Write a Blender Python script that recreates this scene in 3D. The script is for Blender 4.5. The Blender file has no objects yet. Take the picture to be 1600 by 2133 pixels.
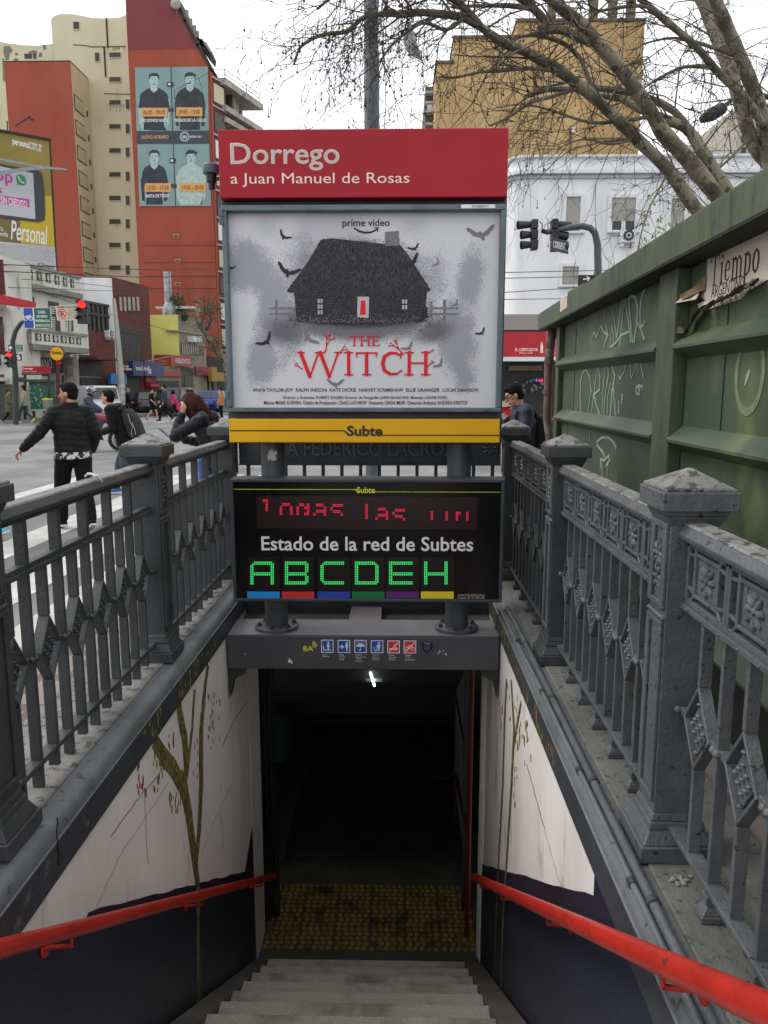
import bpy, bmesh, math, random
from mathutils import Vector as V, Matrix as M, Euler, noise
rad = math.radians
SC = bpy.context.scene
# ------------------------------------------------------------------ camera
CZ, TILT, YAW = 1.70, 9.2, 1.13
CAM = V((0, 0, CZ))
cd = bpy.data.cameras.new('camera'); cam = bpy.data.objects.new('camera', cd); SC.collection.objects.link(cam)
cam.location = CAM; cam.rotation_euler = (rad(90 - TILT), 0, rad(YAW))
cd.sensor_fit = 'HORIZONTAL'; cd.sensor_width = 36; cd.lens = 36; cd.clip_end = 2000; cd.clip_start = .05
SC.camera = cam
# ------------------------------------------------------------------ overcast sky + soft sun
SUN_EL, SUN_ROT = 50, 282
w = bpy.data.worlds.new('World'); SC.world = w; w.use_nodes = True
nt = w.node_tree; nt.nodes.clear()
sky = nt.nodes.new('ShaderNodeTexSky'); sky.sky_type = 'NISHITA'; sky.sun_disc = False
sky.sun_elevation = rad(SUN_EL); sky.sun_rotation = rad(SUN_ROT); sky.air_density = 1.2; sky.dust_density = 4
mixc = nt.nodes.new('ShaderNodeMixRGB'); mixc.inputs[0].default_value = .9; mixc.inputs[2].default_value = (10.6, 10.7, 11.0, 1)
bg = nt.nodes.new('ShaderNodeBackground'); bg.inputs[1].default_value = .10
wo = nt.nodes.new('ShaderNodeOutputWorld')
nt.links.new(sky.outputs[0], mixc.inputs[1]); nt.links.new(mixc.outputs[0], bg.inputs[0]); nt.links.new(bg.outputs[0], wo.inputs[0])
sl = bpy.data.lights.new('sun', 'SUN'); sl.energy = 1.1; sl.angle = rad(22); sl.color = (1, .96, .9)
so = bpy.data.objects.new('sun', sl); SC.collection.objects.link(so)
_az = rad(SUN_ROT); _el = rad(SUN_EL)
so.rotation_euler = V((math.sin(_az) * math.cos(_el), math.cos(_az) * math.cos(_el), math.sin(_el))).to_track_quat('Z', 'Y').to_euler()
SC.view_settings.view_transform = 'Standard'; SC.view_settings.look = 'None'
SC.view_settings.exposure = .55; SC.view_settings.gamma = 1
SC.cycles.max_bounces = 6
# ------------------------------------------------------------------ helpers
RM = Euler((rad(90 - TILT), 0, rad(YAW))).to_matrix()
def ray(x, y): return RM @ V(((x - 800) / 1600, -(y - 1066.5) / 1600, -1))
def atY(x, y, Y): d = ray(x, y); return CAM + d * (Y / d.y)
def atZ(x, y, z): d = ray(x, y); return CAM + d * ((z - CZ) / d.z)
def atX(x, y, X): d = ray(x, y); return CAM + d * (X / d.x)
class Fr:                                   # an upright plane through A, running along A->B; s along, t = world z
    def __init__(s, A, B):
        s.o = V((A[0], A[1], 0)); s.u = (V((B[0], B[1], 0)) - s.o).normalized(); s.n = V((s.u.y, -s.u.x, 0))
        if s.n.dot(CAM - s.o) < 0: s.n = -s.n
    def st(s, x, y):
        d = ray(x, y); p = CAM + d * ((s.o - CAM).dot(s.n) / d.dot(s.n)); return ((p - s.o).dot(s.u), p.z)
    def pt(s, a, t, d=0): return s.o + s.u * a + V((0, 0, t)) + s.n * d
    def px(s, x, y, d=0): return s.pt(*s.st(x, y), d)
    def P(s, pts): return [s.st(x, y) for x, y in pts]
    def R(s, x0, y0, x1, y1):               # a rectangle from two picture corners
        a = s.st(x0, y0); b = s.st(x1, y1); return [(a[0], b[1]), (b[0], b[1]), (b[0], a[1]), (a[0], a[1])]
def front(Y): return Fr((0, Y), (1, Y))
def lin(h):
    h = h.lstrip('#'); o = []
    for i in (0, 2, 4):
        c = int(h[i:i+2], 16) / 255; o.append(c / 12.92 if c <= .04045 else ((c + .055) / 1.055) ** 2.4)
    return tuple(o) + (1,)
MATS = {}
def mat(name, c1, c2=None, sc=3, rough=.6, bump=0, bsc=40, metal=0, lo=.35, hi=.65, emit=0, c3=None, sc3=20, lo3=.55, hi3=.62, stretch=None, spec=None):
    if name in MATS: return MATS[name]
    m = bpy.data.materials.new(name); MATS[name] = m; m.use_nodes = True
    N = m.node_tree.nodes; L = m.node_tree.links; b = N['Principled BSDF']
    c1 = lin(c1) if isinstance(c1, str) else tuple(c1) + (1,)
    b.inputs['Roughness'].default_value = rough; b.inputs['Metallic'].default_value = metal
    if spec is not None: b.inputs['Specular IOR Level'].default_value = spec
    tc = N.new('ShaderNodeTexCoord'); mp = N.new('ShaderNodeMapping'); L.new(tc.outputs['Object'], mp.inputs[0])
    if stretch: mp.inputs['Scale'].default_value = stretch
    def noise_(s, d=5):
        n = N.new('ShaderNodeTexNoise'); n.inputs['Scale'].default_value = s; n.inputs['Detail'].default_value = d; n.inputs['Roughness'].default_value = .6
        L.new(mp.outputs[0], n.inputs['Vector']); return n
    def ramp(n, a, z):
        r = N.new('ShaderNodeMapRange'); r.inputs[1].default_value = a; r.inputs[2].default_value = z; L.new(n.outputs['Fac'], r.inputs[0]); return r
    col = None
    if c2:
        c2 = lin(c2) if isinstance(c2, str) else tuple(c2) + (1,)
        mx = N.new('ShaderNodeMixRGB'); L.new(ramp(noise_(sc), lo, hi).outputs[0], mx.inputs[0]); mx.inputs[1].default_value = c1; mx.inputs[2].default_value = c2; col = mx
        if c3:
            c3 = lin(c3) if isinstance(c3, str) else tuple(c3) + (1,)
            m3 = N.new('ShaderNodeMixRGB'); L.new(ramp(noise_(sc3, 3), lo3, hi3).outputs[0], m3.inputs[0]); L.new(mx.outputs[0], m3.inputs[1]); m3.inputs[2].default_value = c3; col = m3
        L.new(col.outputs[0], b.inputs['Base Color'])
    else: b.inputs['Base Color'].default_value = c1
    if bump:
        bn = N.new('ShaderNodeBump'); bn.inputs['Strength'].default_value = bump; bn.inputs['Distance'].default_value = .02
        L.new(noise_(bsc, 6).outputs['Fac'], bn.inputs['Height']); L.new(bn.outputs[0], b.inputs['Normal'])
    if emit:
        b.inputs['Emission Color'].default_value = c1; b.inputs['Emission Strength'].default_value = emit
    return m
def brickmat(name, c1, c2, mortar, bw=.24, bh=.075, ax='xz', rough=.85):
    m = bpy.data.materials.new(name); MATS[name] = m; m.use_nodes = True
    N = m.node_tree.nodes; L = m.node_tree.links; b = N['Principled BSDF']; b.inputs['Roughness'].default_value = rough
    tc = N.new('ShaderNodeTexCoord'); sp = N.new('ShaderNodeSeparateXYZ'); cb = N.new('ShaderNodeCombineXYZ'); L.new(tc.outputs['Object'], sp.inputs[0])
    ad = N.new('ShaderNodeMath'); ad.operation = 'ADD'; L.new(sp.outputs[0], ad.inputs[0]); L.new(sp.outputs[1], ad.inputs[1])
    L.new(ad.outputs[0], cb.inputs[0]); L.new(sp.outputs[1 if ax == 'xy' else 2], cb.inputs[1])
    if ax == 'xy': L.new(sp.outputs[0], cb.inputs[0])
    t = N.new('ShaderNodeTexBrick'); t.inputs['Scale'].default_value = 1; t.inputs['Brick Width'].default_value = bw; t.inputs['Row Height'].default_value = bh
    t.inputs['Mortar Size'].default_value = .06 * bh * 2; t.inputs['Color1'].default_value = lin(c1); t.inputs['Color2'].default_value = lin(c2); t.inputs['Mortar'].default_value = lin(mortar)
    L.new(cb.outputs[0], t.inputs['Vector'])
    n = N.new('ShaderNodeTexNoise'); n.inputs['Scale'].default_value = .6; n.inputs['Detail'].default_value = 6; L.new(tc.outputs['Object'], n.inputs['Vector'])
    r = N.new('ShaderNodeMapRange'); r.inputs[1].default_value = .3; r.inputs[2].default_value = .7; r.inputs[3].default_value = .72; r.inputs[4].default_value = 1.12; L.new(n.outputs['Fac'], r.inputs[0])
    mx = N.new('ShaderNodeMixRGB'); mx.blend_type = 'MULTIPLY'; mx.inputs[0].default_value = 1; L.new(t.outputs['Color'], mx.inputs[1]); L.new(r.outputs[0], mx.inputs[2])
    L.new(mx.outputs[0], b.inputs['Base Color']); return m
def tag(o, label=None, cat=None, group=None, kind=None):
    for k, v in (('label', label), ('category', cat), ('group', group), ('kind', kind)):
        if v: o[k] = v
    return o
def thing(name, label, cat, loc=(0, 0, 0), group=None, kind=None):
    o = bpy.data.objects.new(name, None); o.empty_display_size = .1; SC.collection.objects.link(o); o.location = loc
    return tag(o, label, cat, group, kind)
def rootloc(p):
    while p.parent: p = p.parent
    return p.location
class MB:
    def __init__(s): s.v = []; s.f = []; s.mi = []; s.k = 0
    def add(s, vs, fs):
        o = len(s.v); s.v += [tuple(v) for v in vs]; s.f += [[i + o for i in f] for f in fs]; s.mi += [s.k] * len(fs); return s
    def box(s, a, b):
        x0, y0, z0 = [min(a[i], b[i]) for i in range(3)]; x1, y1, z1 = [max(a[i], b[i]) for i in range(3)]
        return s.add([(x0,y0,z0),(x1,y0,z0),(x1,y1,z0),(x0,y1,z0),(x0,y0,z1),(x1,y0,z1),(x1,y1,z1),(x0,y1,z1)], [(0,3,2,1),(4,5,6,7),(0,1,5,4),(1,2,6,5),(2,3,7,6),(3,0,4,7)])
    def cbox(s, c, sz): return s.box([c[i] - sz[i] / 2 for i in range(3)], [c[i] + sz[i] / 2 for i in range(3)])
    def loft(s, rings, cap=True):
        n = len(rings[0]); vs = [p for r in rings for p in r]; fs = []
        for i in range(len(rings) - 1):
            for j in range(n): fs.append((i*n+j, i*n+(j+1) % n, (i+1)*n+(j+1) % n, (i+1)*n+j))
        if cap: fs += [tuple(range(n))[::-1], tuple((len(rings)-1)*n + j for j in range(n))]
        return s.add(vs, fs)
    def tube(s, pts, r, n=8, cap=True):
        pts = [V(p) for p in pts]; rr = r if isinstance(r, (list, tuple)) else [r] * len(pts); rings = []; pu = None
        for i, p in enumerate(pts):
            d = (pts[min(i+1, len(pts)-1)] - pts[max(i-1, 0)]).normalized()
            if pu is None: pu = d.orthogonal().normalized()
            pu = (pu - d * pu.dot(d)); pu = pu.normalized() if pu.length > 1e-6 else d.orthogonal().normalized()
            w_ = d.cross(pu); rings.append([p + (pu * math.cos(2*math.pi*j/n) + w_ * math.sin(2*math.pi*j/n)) * rr[i] for j in range(n)])
        return s.loft(rings, cap)
    def cone(s, p, q, r0, r1=None, n=12): return s.tube([p, q], [r0, r0 if r1 is None else r1], n)
    def bar(s, p, q, w, h, up=(0, 0, 1)):
        p, q = V(p), V(q); d = (q - p).normalized(); u = V(up); u = (u - d * u.dot(d))
        u = u.normalized() if u.length > 1e-5 else d.orthogonal().normalized(); x = d.cross(u)
        return s.loft([[c + x*w/2 + u*h/2, c - x*w/2 + u*h/2, c - x*w/2 - u*h/2, c + x*w/2 - u*h/2] for c in (p, q)])
    def ell(s, c, r, n=12, m=8, rot=None):
        c = V(c); r = (r, r, r) if not hasattr(r, '__len__') else r; vs = [V((0, 0, -r[2]))]
        for i in range(1, m):
            a = math.pi * i / m - math.pi / 2
            for j in range(n): b = 2*math.pi*j/n; vs.append(V((r[0]*math.cos(a)*math.cos(b), r[1]*math.cos(a)*math.sin(b), r[2]*math.sin(a))))
        vs.append(V((0, 0, r[2])))
        if rot is not None: vs = [rot @ v for v in vs]
        fs = [(0, 1+(j+1) % n, 1+j) for j in range(n)]
        for i in range(m-2):
            for j in range(n): fs.append((1+i*n+j, 1+i*n+(j+1) % n, 1+(i+1)*n+(j+1) % n, 1+(i+1)*n+j))
        fs += [(len(vs)-1, 1+(m-2)*n+j, 1+(m-2)*n+(j+1) % n) for j in range(n)]
        return s.add([c + v for v in vs], fs)
    def rc(s, p, q, r0, r1, n=12):           # round-ended limb
        p, q = V(p), V(q); d = (q - p).normalized() if (q-p).length > 1e-6 else V((0, 0, 1)); pts = []; rr = []
        for a in (85, 55, 25): pts.append(p - d * r0 * math.sin(rad(a))); rr.append(r0 * math.cos(rad(a)))
        pts.append(p); rr.append(r0); pts.append(q); rr.append(r1)
        for a in (25, 55, 85): pts.append(q + d * r1 * math.sin(rad(a))); rr.append(r1 * math.cos(rad(a)))
        return s.tube(pts, rr, n)
    def poly(s, F, pts, d0=0, d1=.01):
        n = len(pts); vs = [F.pt(a, t, d0) for a, t in pts] + [F.pt(a, t, d1) for a, t in pts]
        return s.add(vs, [tuple(range(n)), tuple(range(n, 2*n))] + [(i, (i+1) % n, n+(i+1) % n, n+i) for i in range(n)])
    def rect(s, F, x0, y0, x1, y1, d0=0, d1=.01): return s.poly(F, F.R(x0, y0, x1, y1), d0, d1)
    def stroke(s, F, pts, w, d0=.001, d1=.004):   # a painted line of width w on a plane, pts in (s,t); w may be a list
        n = len(pts)
        for i in range(n - 1):
            a, b = V(pts[i]), V(pts[i+1]); d = b - a
            if d.length < 1e-6: continue
            d.normalize(); p = V((-d.y, d.x)); w0 = (w[i] if isinstance(w, list) else w) / 2; w1 = (w[i+1] if isinstance(w, list) else w) / 2
            a = a - d * w0 * .6; b = b + d * w1 * .6
            s.poly(F, [tuple(a + p*w0), tuple(a - p*w0), tuple(b - p*w1), tuple(b + p*w1)], d0, d1 + .00003 * (i % 7) * (1 if d1 >= d0 else -1))
        return s
    def disc(s, F, c, r, d0=0, d1=.01, n=20, sy=1): return s.poly(F, [(c[0] + r*math.cos(2*math.pi*i/n), c[1] + sy*r*math.sin(2*math.pi*i/n)) for i in range(n)], d0, d1)
    def ring(s, F, c, r0, r1, d0=0, d1=.01, n=28, a0=0, a1=360, sy=1):
        k = n
        for i in range(k):
            a, b = rad(a0 + (a1-a0)*i/k), rad(a0 + (a1-a0)*(i+1)/k)
            s.poly(F, [(c[0]+r*math.cos(x), c[1]+sy*r*math.sin(x)) for r, x in ((r0, a), (r1, a), (r1, b), (r0, b))], d0, d1)
        return s
    def lathe(s, c, prof, n=16):
        return s.loft([[V((c[0] + r*math.cos(2*math.pi*j/n), c[1] + r*math.sin(2*math.pi*j/n), c[2] + z)) for j in range(n)] for r, z in prof])
    def prism(s, poly, axis, a, b):          # 2-D outline swept along an axis ('x','y','z')
        def P(p, k): return {'y': (p[0], k, p[1]), 'x': (k, p[0], p[1]), 'z': (p[0], p[1], k)}[axis]
        n = len(poly); return s.add([P(p, a) for p in poly] + [P(p, b) for p in poly], [tuple(range(n)), tuple(range(n, 2*n))] + [(i, (i+1) % n, n+(i+1) % n, n+i) for i in range(n)])
    def mesh(s, name, off=V((0, 0, 0))):
        me = bpy.data.meshes.new(name); me.from_pydata([V(v) - off for v in s.v], [], s.f)
        bm = bmesh.new(); bm.from_mesh(me)
        bmesh.ops.recalc_face_normals(bm, faces=bm.faces); bm.to_mesh(me); bm.free()
        for p, k in zip(me.polygons, s.mi): p.material_index = k
        return me
    def build(s, name, m, parent=None, smooth=False, bevel=0, seg=2):
        me = s.mesh(name, rootloc(parent) if parent else V((0, 0, 0)))
        for k in (m if isinstance(m, (list, tuple)) else [m]): me.materials.append(MATS[k] if isinstance(k, str) else k)
        o = bpy.data.objects.new(name, me); SC.collection.objects.link(o)
        if parent: o.parent = parent
        if smooth:
            me.polygons.foreach_set('use_smooth', [True] * len(me.polygons))
            try: me.set_sharp_from_angle(angle=rad(40))
            except Exception: pass
        if bevel:
            b = o.modifiers.new('bevel', 'BEVEL'); b.width = bevel; b.segments = seg; b.limit_method = 'ANGLE'; b.angle_limit = rad(35)
        return o
def kids(o): return [c for c in bpy.data.objects if c.parent == o]
def dup(o, loc, rz=None, label=None, scale=None):
    ch = {}
    for c in bpy.data.objects:
        if c.parent: ch.setdefault(c.parent.name, []).append(c)
    def go(x, par):
        y = x.copy(); SC.collection.objects.link(y)
        if par: y.parent = par
        for c in ch.get(x.name, []): go(c, y)
        return y
    r = go(o, None); r.location = loc
    if rz is not None: r.rotation_euler = (0, 0, rz)
    if label: r['label'] = label
    return r
_FC = {}
def text(s, F, pts, m, parent, name='lettering', bold=0, d=.004, th=.002, shear=0, sxy=1, fit=True):
    """flat letters on plane F; pts = picture box (x0,y0,x1,y1) the inked letters fill"""
    key = (s, bold, shear)
    if key not in _FC:
        c = bpy.data.curves.new('lettering', 'FONT'); c.body = s; c.offset = bold; c.shear = shear; c.resolution_u = 3; c.fill_mode = 'FRONT'
        o = bpy.data.objects.new('lettering', c); SC.collection.objects.link(o); bpy.context.view_layer.update()
        me = bpy.data.meshes.new_from_object(o.evaluated_get(bpy.context.evaluated_depsgraph_get()))
        _FC[key] = ([tuple(v.co) for v in me.vertices], [tuple(p.vertices) for p in me.polygons])
        bpy.data.objects.remove(o); bpy.data.curves.remove(c); bpy.data.meshes.remove(me)
    vs, fs = _FC[key]
    if isinstance(pts[0], tuple): a, b = pts
    else: a, b = F.st(pts[0], pts[3]), F.st(pts[2], pts[1])
    x0 = min(v[0] for v in vs); x1 = max(v[0] for v in vs); y0 = min(v[1] for v in vs); y1 = max(v[1] for v in vs)
    kx = (b[0]-a[0]) / (x1-x0); ky = (b[1]-a[1]) / (y1-y0)
    mb = MB(); mb.add([F.pt(a[0] + (v[0]-x0)*kx, a[1] + (v[1]-y0)*ky, d + th) for v in vs], fs)
    off = rootloc(parent); me = bpy.data.meshes.new(name); me.from_pydata([V(v) - off for v in mb.v], [], mb.f)
    me.materials.append(MATS[m]); o = bpy.data.objects.new(name, me); SC.collection.objects.link(o); o.parent = parent
    return o
def zig(F, pts): return F.P(pts)
# ------------------------------------------------------------------ materials of the entrance
mat('iron', '#414446', '#323537', 4, .42, .22, 60, c3='#3a3a38', sc3=55, lo3=.68, hi3=.72)
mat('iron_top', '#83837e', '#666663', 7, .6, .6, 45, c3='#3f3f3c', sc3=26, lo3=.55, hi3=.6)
mat('iron_pale', '#5b5f62', '#4a4d50', 5, .4, .3, 60, c3='#2c2c2b', sc3=34, lo3=.64, hi3=.68)
mat('relief', '#6a6d6f', '#3f4244', 30, .5, .8, 60)
mat('coping', '#6e6f6b', '#585955', 3, .7, .5, 30, c3='#454441', sc3=30, lo3=.6, hi3=.66)
mat('coping_left', '#7f7e7a', '#636260', 4, .75, .6, 24, c3='#4a4a47', sc3=22, lo3=.57, hi3=.62)
mat('fascia', '#3d4146', '#33363b', 2, .5, .3, 30, c3='#5f6266', sc3=9, lo3=.62, hi3=.75)
mat('molding', '#6a6e70', '#56595b', 3, .5, .3, 30, c3='#3f4143', sc3=18, lo3=.64, hi3=.68)
mat('plaster', '#ece7e2', '#d8d2cd', 1.4, .8, .2, 20, c3='#94908c', sc3=6, lo3=.6, hi3=.8, stretch=(1, 1, .3))
mat('dado', '#20253a', '#191c2a', 2, .45, .15, 20)
mat('dado_edge', '#2b2329', None, rough=.7)
mat('fascia_stain', '#9a938e', None, rough=.9)
mat('crack', '#3e3a38', None, rough=.9)
mat('trunk_paint', '#6b6730', '#3a3717', 16, .8, 0, stretch=(1, 3, 1.6), c3='#8f8940', sc3=14, lo3=.56, hi3=.6)
mat('leaf_yellow', '#8d8428', '#5d5a1e', 8, .8)
mat('leaf_red', '#7c2730', '#9b4048', 8, .8)
mat('step', '#b3aea3', '#8f8a80', 140, .85, .3, 120, c3='#67635c', sc3=3, lo3=.5, hi3=.75)
mat('curb', '#6d6862', '#5a5650', 3, .85, .3, 30)
mat('tactile', '#5e4e2b', '#483b22', 4, .75, .1, 60, c3='#2a231c', sc3=5, lo3=.52, hi3=.66)
mat('stud', '#8f7636', '#6f5b2c', 5, .6, c3='#3a2f20', sc3=5, lo3=.52, hi3=.66)
mat('concrete_dark', '#4a4a45', '#37382f', 3, .9, .3, 30)
mat('tunnel_wall', '#4a5652', '#39423f', 2, .6)
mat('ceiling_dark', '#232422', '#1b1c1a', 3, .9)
mat('teal_wall', '#6c9084', '#567a6e', 2, .6)
mat('gate_black', '#17181a', None, rough=.5)
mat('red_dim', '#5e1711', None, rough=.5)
mat('red_rail', '#bb2a1f', '#a02318', 9, .36, .2, 70, c3='#6f2a20', sc3=26, lo3=.63, hi3=.68, stretch=(1, .35, 1))
mat('steel_gray', '#4b4b50', '#424246', 3, .4, .1, 40)
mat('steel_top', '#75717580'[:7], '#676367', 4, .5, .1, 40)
mat('pipe_gray', '#4d5256', '#43474b', 4, .4, .15, 40)
mat('case_blue', '#5c6e74', '#4a5a60', 4, .4, .15, 30, c3='#39454a', sc3=14, lo3=.62, hi3=.68)
mat('case_dark', '#3a4146', '#2c3236', 3, .5, .1, 30)
mat('sign_red', '#a00d20', '#970c1e', 1.5, .45, spec=.3)
mat('sign_yellow', '#dfa906', '#d6a004', 1.5, .45, spec=.3)
mat('black', '#101012', None, rough=.5)
mat('letter_gray', '#b9b0a9', None, rough=.6); mat('letter_pale', '#e9cfc4', None, rough=.6); mat('white', '#dcdcdc', None, rough=.6)
mat('paper', '#b6b6ba', '#a3a3a8', 1.3, .5, .02, 10, spec=.35)
mat('mist', '#9a9aa5', '#85858f', 24, .5, lo=.4, hi=.6, spec=.3)
mat('moon', '#a6a6aa', '#9b9b9f', 60, .5, lo=.4, hi=.6, spec=.3)
mat('mist_dark', '#77767e', '#9a9aa2', 150, .5, lo=.42, hi=.58, spec=.3)
mat('ink', '#161617', '#4b4b4e', 200, .6, lo=.45, hi=.62, spec=.3)
mat('thatch', '#454548', '#121214', 70, .6, lo=.4, hi=.6, spec=.3, stretch=(2.6, 1, .55))
mat('ink_soft', '#4f4f53', '#8b8b90', 220, .6, lo=.42, hi=.56, spec=.3)
mat('bird', '#2a2a2c', None, rough=.6, spec=.3); mat('bird_pale', '#77777b', None, rough=.6, spec=.3)
mat('title_red', '#d4202c', None, rough=.6, spec=.3)
mat('led_face', '#0a090b', '#0e0b0d', 3, .18, spec=.4)
mat('led_red_bed', '#22090e', '#170508', 200, .3)
mat('led_green_bed', '#120b0a', None, rough=.3)
mat('led_green', '#2fd064', None, emit=.7); mat('led_red', '#d01a3c', None, emit=.5); mat('lime', '#c8d232', None, rough=.5)
for n_, c_ in (('tab_blue', '#1c8bd8'), ('tab_red', '#c62b32'), ('tab_navy', '#1f3f9f'), ('tab_green', '#0d6b3c'), ('tab_purple', '#56216e'), ('tab_yellow', '#dcc01e'), ('icon_blue', '#1450a8'), ('icon_red', '#d02a3c')): mat(n_, c_, None, rough=.4)
mat('asphalt', '#7e7e7d', '#6d6d6e', 1.1, .85, .3, 60, c3='#5e5e5f', sc3=.35, lo3=.48, hi3=.62)
mat('road_paint', '#b9b9b5', '#9f9e9a', 3, .8, .1, 40)
brickmat('paving', '#7a6e69', '#857872', '#5f5854', .4, .4, 'xy')
mat('kerb_stone', '#8d8b86', '#75736f', 2, .85, .2, 20)
mat('lamp_white', '#f4fff4', None, emit=4)
mat('galv', '#8f979c', '#7b8388', 5, .5, .1, 40)
mat('zinc_dark', '#2b2e30', None, rough=.5)
# ------------------------------------------------------------------ ground with the stair pit cut out
def holed(name, X0, Y0, X1, Y1, z0, z1, m, lab=None):
    hx0, hx1, hy0, hy1 = -1.22, .72, .6, 6.0
    mb = MB()
    for a in ((X0, Y0, X1, hy0), (X0, hy1, X1, Y1), (X0, hy0, hx0, hy1), (hx1, hy0, X1, hy1)):
        if z1 == z0: mb.add([(a[0], a[1], z0), (a[2], a[1], z0), (a[2], a[3], z0), (a[0], a[3], z0)], [(0, 1, 2, 3)])
        else: mb.box((a[0], a[1], z0), (a[2], a[3], z1))
    return tag(mb.build(name, m), kind='structure')
holed('road', -400, -400, 400, 400, 0, 0, 'asphalt')
holed('pavement', -2.15, -8, 6, 10.5, .004, .12, 'paving')
mb = MB(); mb.box((-2.32, -8, .004), (-2.152, 10.67, .135)); mb.box((-2.152, 10.502, .004), (6, 10.67, .135))
tag(mb.build('kerb', 'kerb_stone', bevel=.02), kind='structure')
mb = MB()                                               # zebra bars beside the stairs, and the far crossing
for x0 in (-6.2, -5.3, -4.4, -3.5, -2.75): mb.add([(x0, 3.0 - (x0 + 3) * 1.3, .004), (x0 + .45, 3.0 - (x0 + 3) * 1.3, .004), (x0 + .45, 15, .004), (x0, 15, .004)], [(0, 1, 2, 3)])
for i in range(12): mb.add([(-17 + i * 1.2, 36.9 + i * .2, .004), (-16.45 + i * 1.2, 36.9 + i * .2, .004), (-15.2 + i * 1.2, 44 + i * .2, .004), (-15.75 + i * 1.2, 44 + i * .2, .004)], [(0, 1, 2, 3)])
mb.add([(-19, 47, .004), (-3, 44.5, .004), (-3, 45.1, .004), (-19, 47.6, .004)], [(0, 1, 2, 3)])
tag(mb.build('road_markings', 'road_paint'), kind='structure')
# ------------------------------------------------------------------ staircase
st = thing('staircase', 'worn speckled granite steps leading down into the dark subway entrance', 'staircase', (0, .98, 0))
RUN, RISE, N0 = .311, .1975, 16
mb = MB(); mb.box((-1.07, -.3, -.4), (.55, .98, 0))
for i in range(1, N0): mb.box((-1.07, .98 + (i-1) * RUN - .02, -i * RISE - .3), (.55, .98 + i * RUN, -i * RISE))
for i in range(N0): mb.box((-1.07, .95 + i * RUN, -i * RISE - .035), (.55, .995 + i * RUN, -i * RISE + .002))
mb.build('steps', 'step', st, bevel=.006)
LZ = -N0 * RISE; LY = .98 + 15 * RUN
mb = MB()
for x0, x1 in ((-1.2, -1.072), (.552, .7)):
    mb.prism([(.4, .25), (.98, .07), (LY + .2, LZ + .05), (LY + .2, LZ - .3), (.4, -.6)], 'x', x0, x1)
mb.build('side_curb', 'curb', st, bevel=.008)
mb = MB(); mb.box((-1.2, LY + .002, LZ - .2), (.7, 6.0, LZ)); mb.box((-1.2, 6.0005, LZ - .2), (.7, 6.9195, LZ - .008)); mb.box((-1.2, 6.92, LZ - .2), (.7, 7.25, LZ)); mb.build('landing', 'concrete_dark', st)
mb = MB()
for i in range(7): mb.box((-1.2, 7.252 + i * .3, LZ - .17 * (i + 1) - .2), (.7, 7.55 + i * .3, LZ - .17 * (i + 1)))
mb.box((-1.9, 9.36, LZ - 1.5), (1.4, 13.5, LZ - 1.36)); mb.build('lower_flight', 'concrete_dark', st)
tf = thing('tactile_paving', 'dirty yellow studded warning tiles across the stair landing', 'tactile tiles', (-.25, 6.46, LZ))
mb = MB(); ms = MB()
for i in range(6):
    for j in range(3):
        x = -1.2 + i * .3167; y = 6.0 + .004 + j * .3047
        mb.box((x + .006, y, LZ - .03), (x + .3107, y + .296, LZ + .004))
        for a in range(5):
            for b in range(5):
                cx = x + .032 + a * .06 + (.015 if b % 2 else 0); cy = y + .03 + b * .06
                ms.lathe((cx, cy, LZ + .004), [(.024, -.002), (.022, .008), (.013, .012)], 9)
o = mb.build('tile', 'tactile', tf); ms.build('studs', 'stud', o, smooth=True)
# ------------------------------------------------------------------ side walls with fascia, cove and coping
def sidewall(sgn, xw, label, cop, ymax):
    """sgn -1 left, +1 right; xw = inner face of the wall"""
    X = lambda d: xw + sgn * d
    wl = thing('stair_wall', label, 'wall', (X(.1), 3, 0))
    mb = MB(); mb.box((X(.012), .3, -3.6), (X(.3), ymax, -.02)); mb.build('plaster_face', 'plaster', wl)
    mb = MB(); mb.prism([(X(0), -.02), (X(0), .12), (X(.3), .12), (X(.3), -.02)], 'y', .3, 6.0); mb.build('fascia_band', 'fascia', wl, bevel=.006)
    prof = [(X(-.002), .122)] + [(X(.005 + .055 * (1 - math.cos(rad(a)))), .125 + .055 * math.sin(rad(a))) for a in range(0, 91, 15)] + [(X(.1), .183), (X(.1), .122)]
    mb = MB(); mb.prism(prof, 'y', .3, 6.0); mb.build('cove', 'molding', wl, smooth=True)
    mb = MB(); mb.box((X(.102), -1, .0), (X(.52), 6.5, .19)); mb.build('coping', cop, wl, bevel=.008)
    return wl
WL = sidewall(-1, -1.2, 'left stair wall, white plaster with a painted tree trunk above a dark dado', 'coping_left', 5.86)
WR = sidewall(1, .70, 'right stair wall, white plaster with twin thin painted trunks and a pipe on its edge', 'coping', 5.86)
FL, FRt = Fr((-1.212, 0), (-1.212, 1)), Fr((.712, 0), (.712, 1))
def decal(F, pts, m, par, name, d=.002, rough=0):
    q = F.P(pts); mb = MB(); mb.poly(F, q, 0, d); return mb.build(name, m, par)
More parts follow.
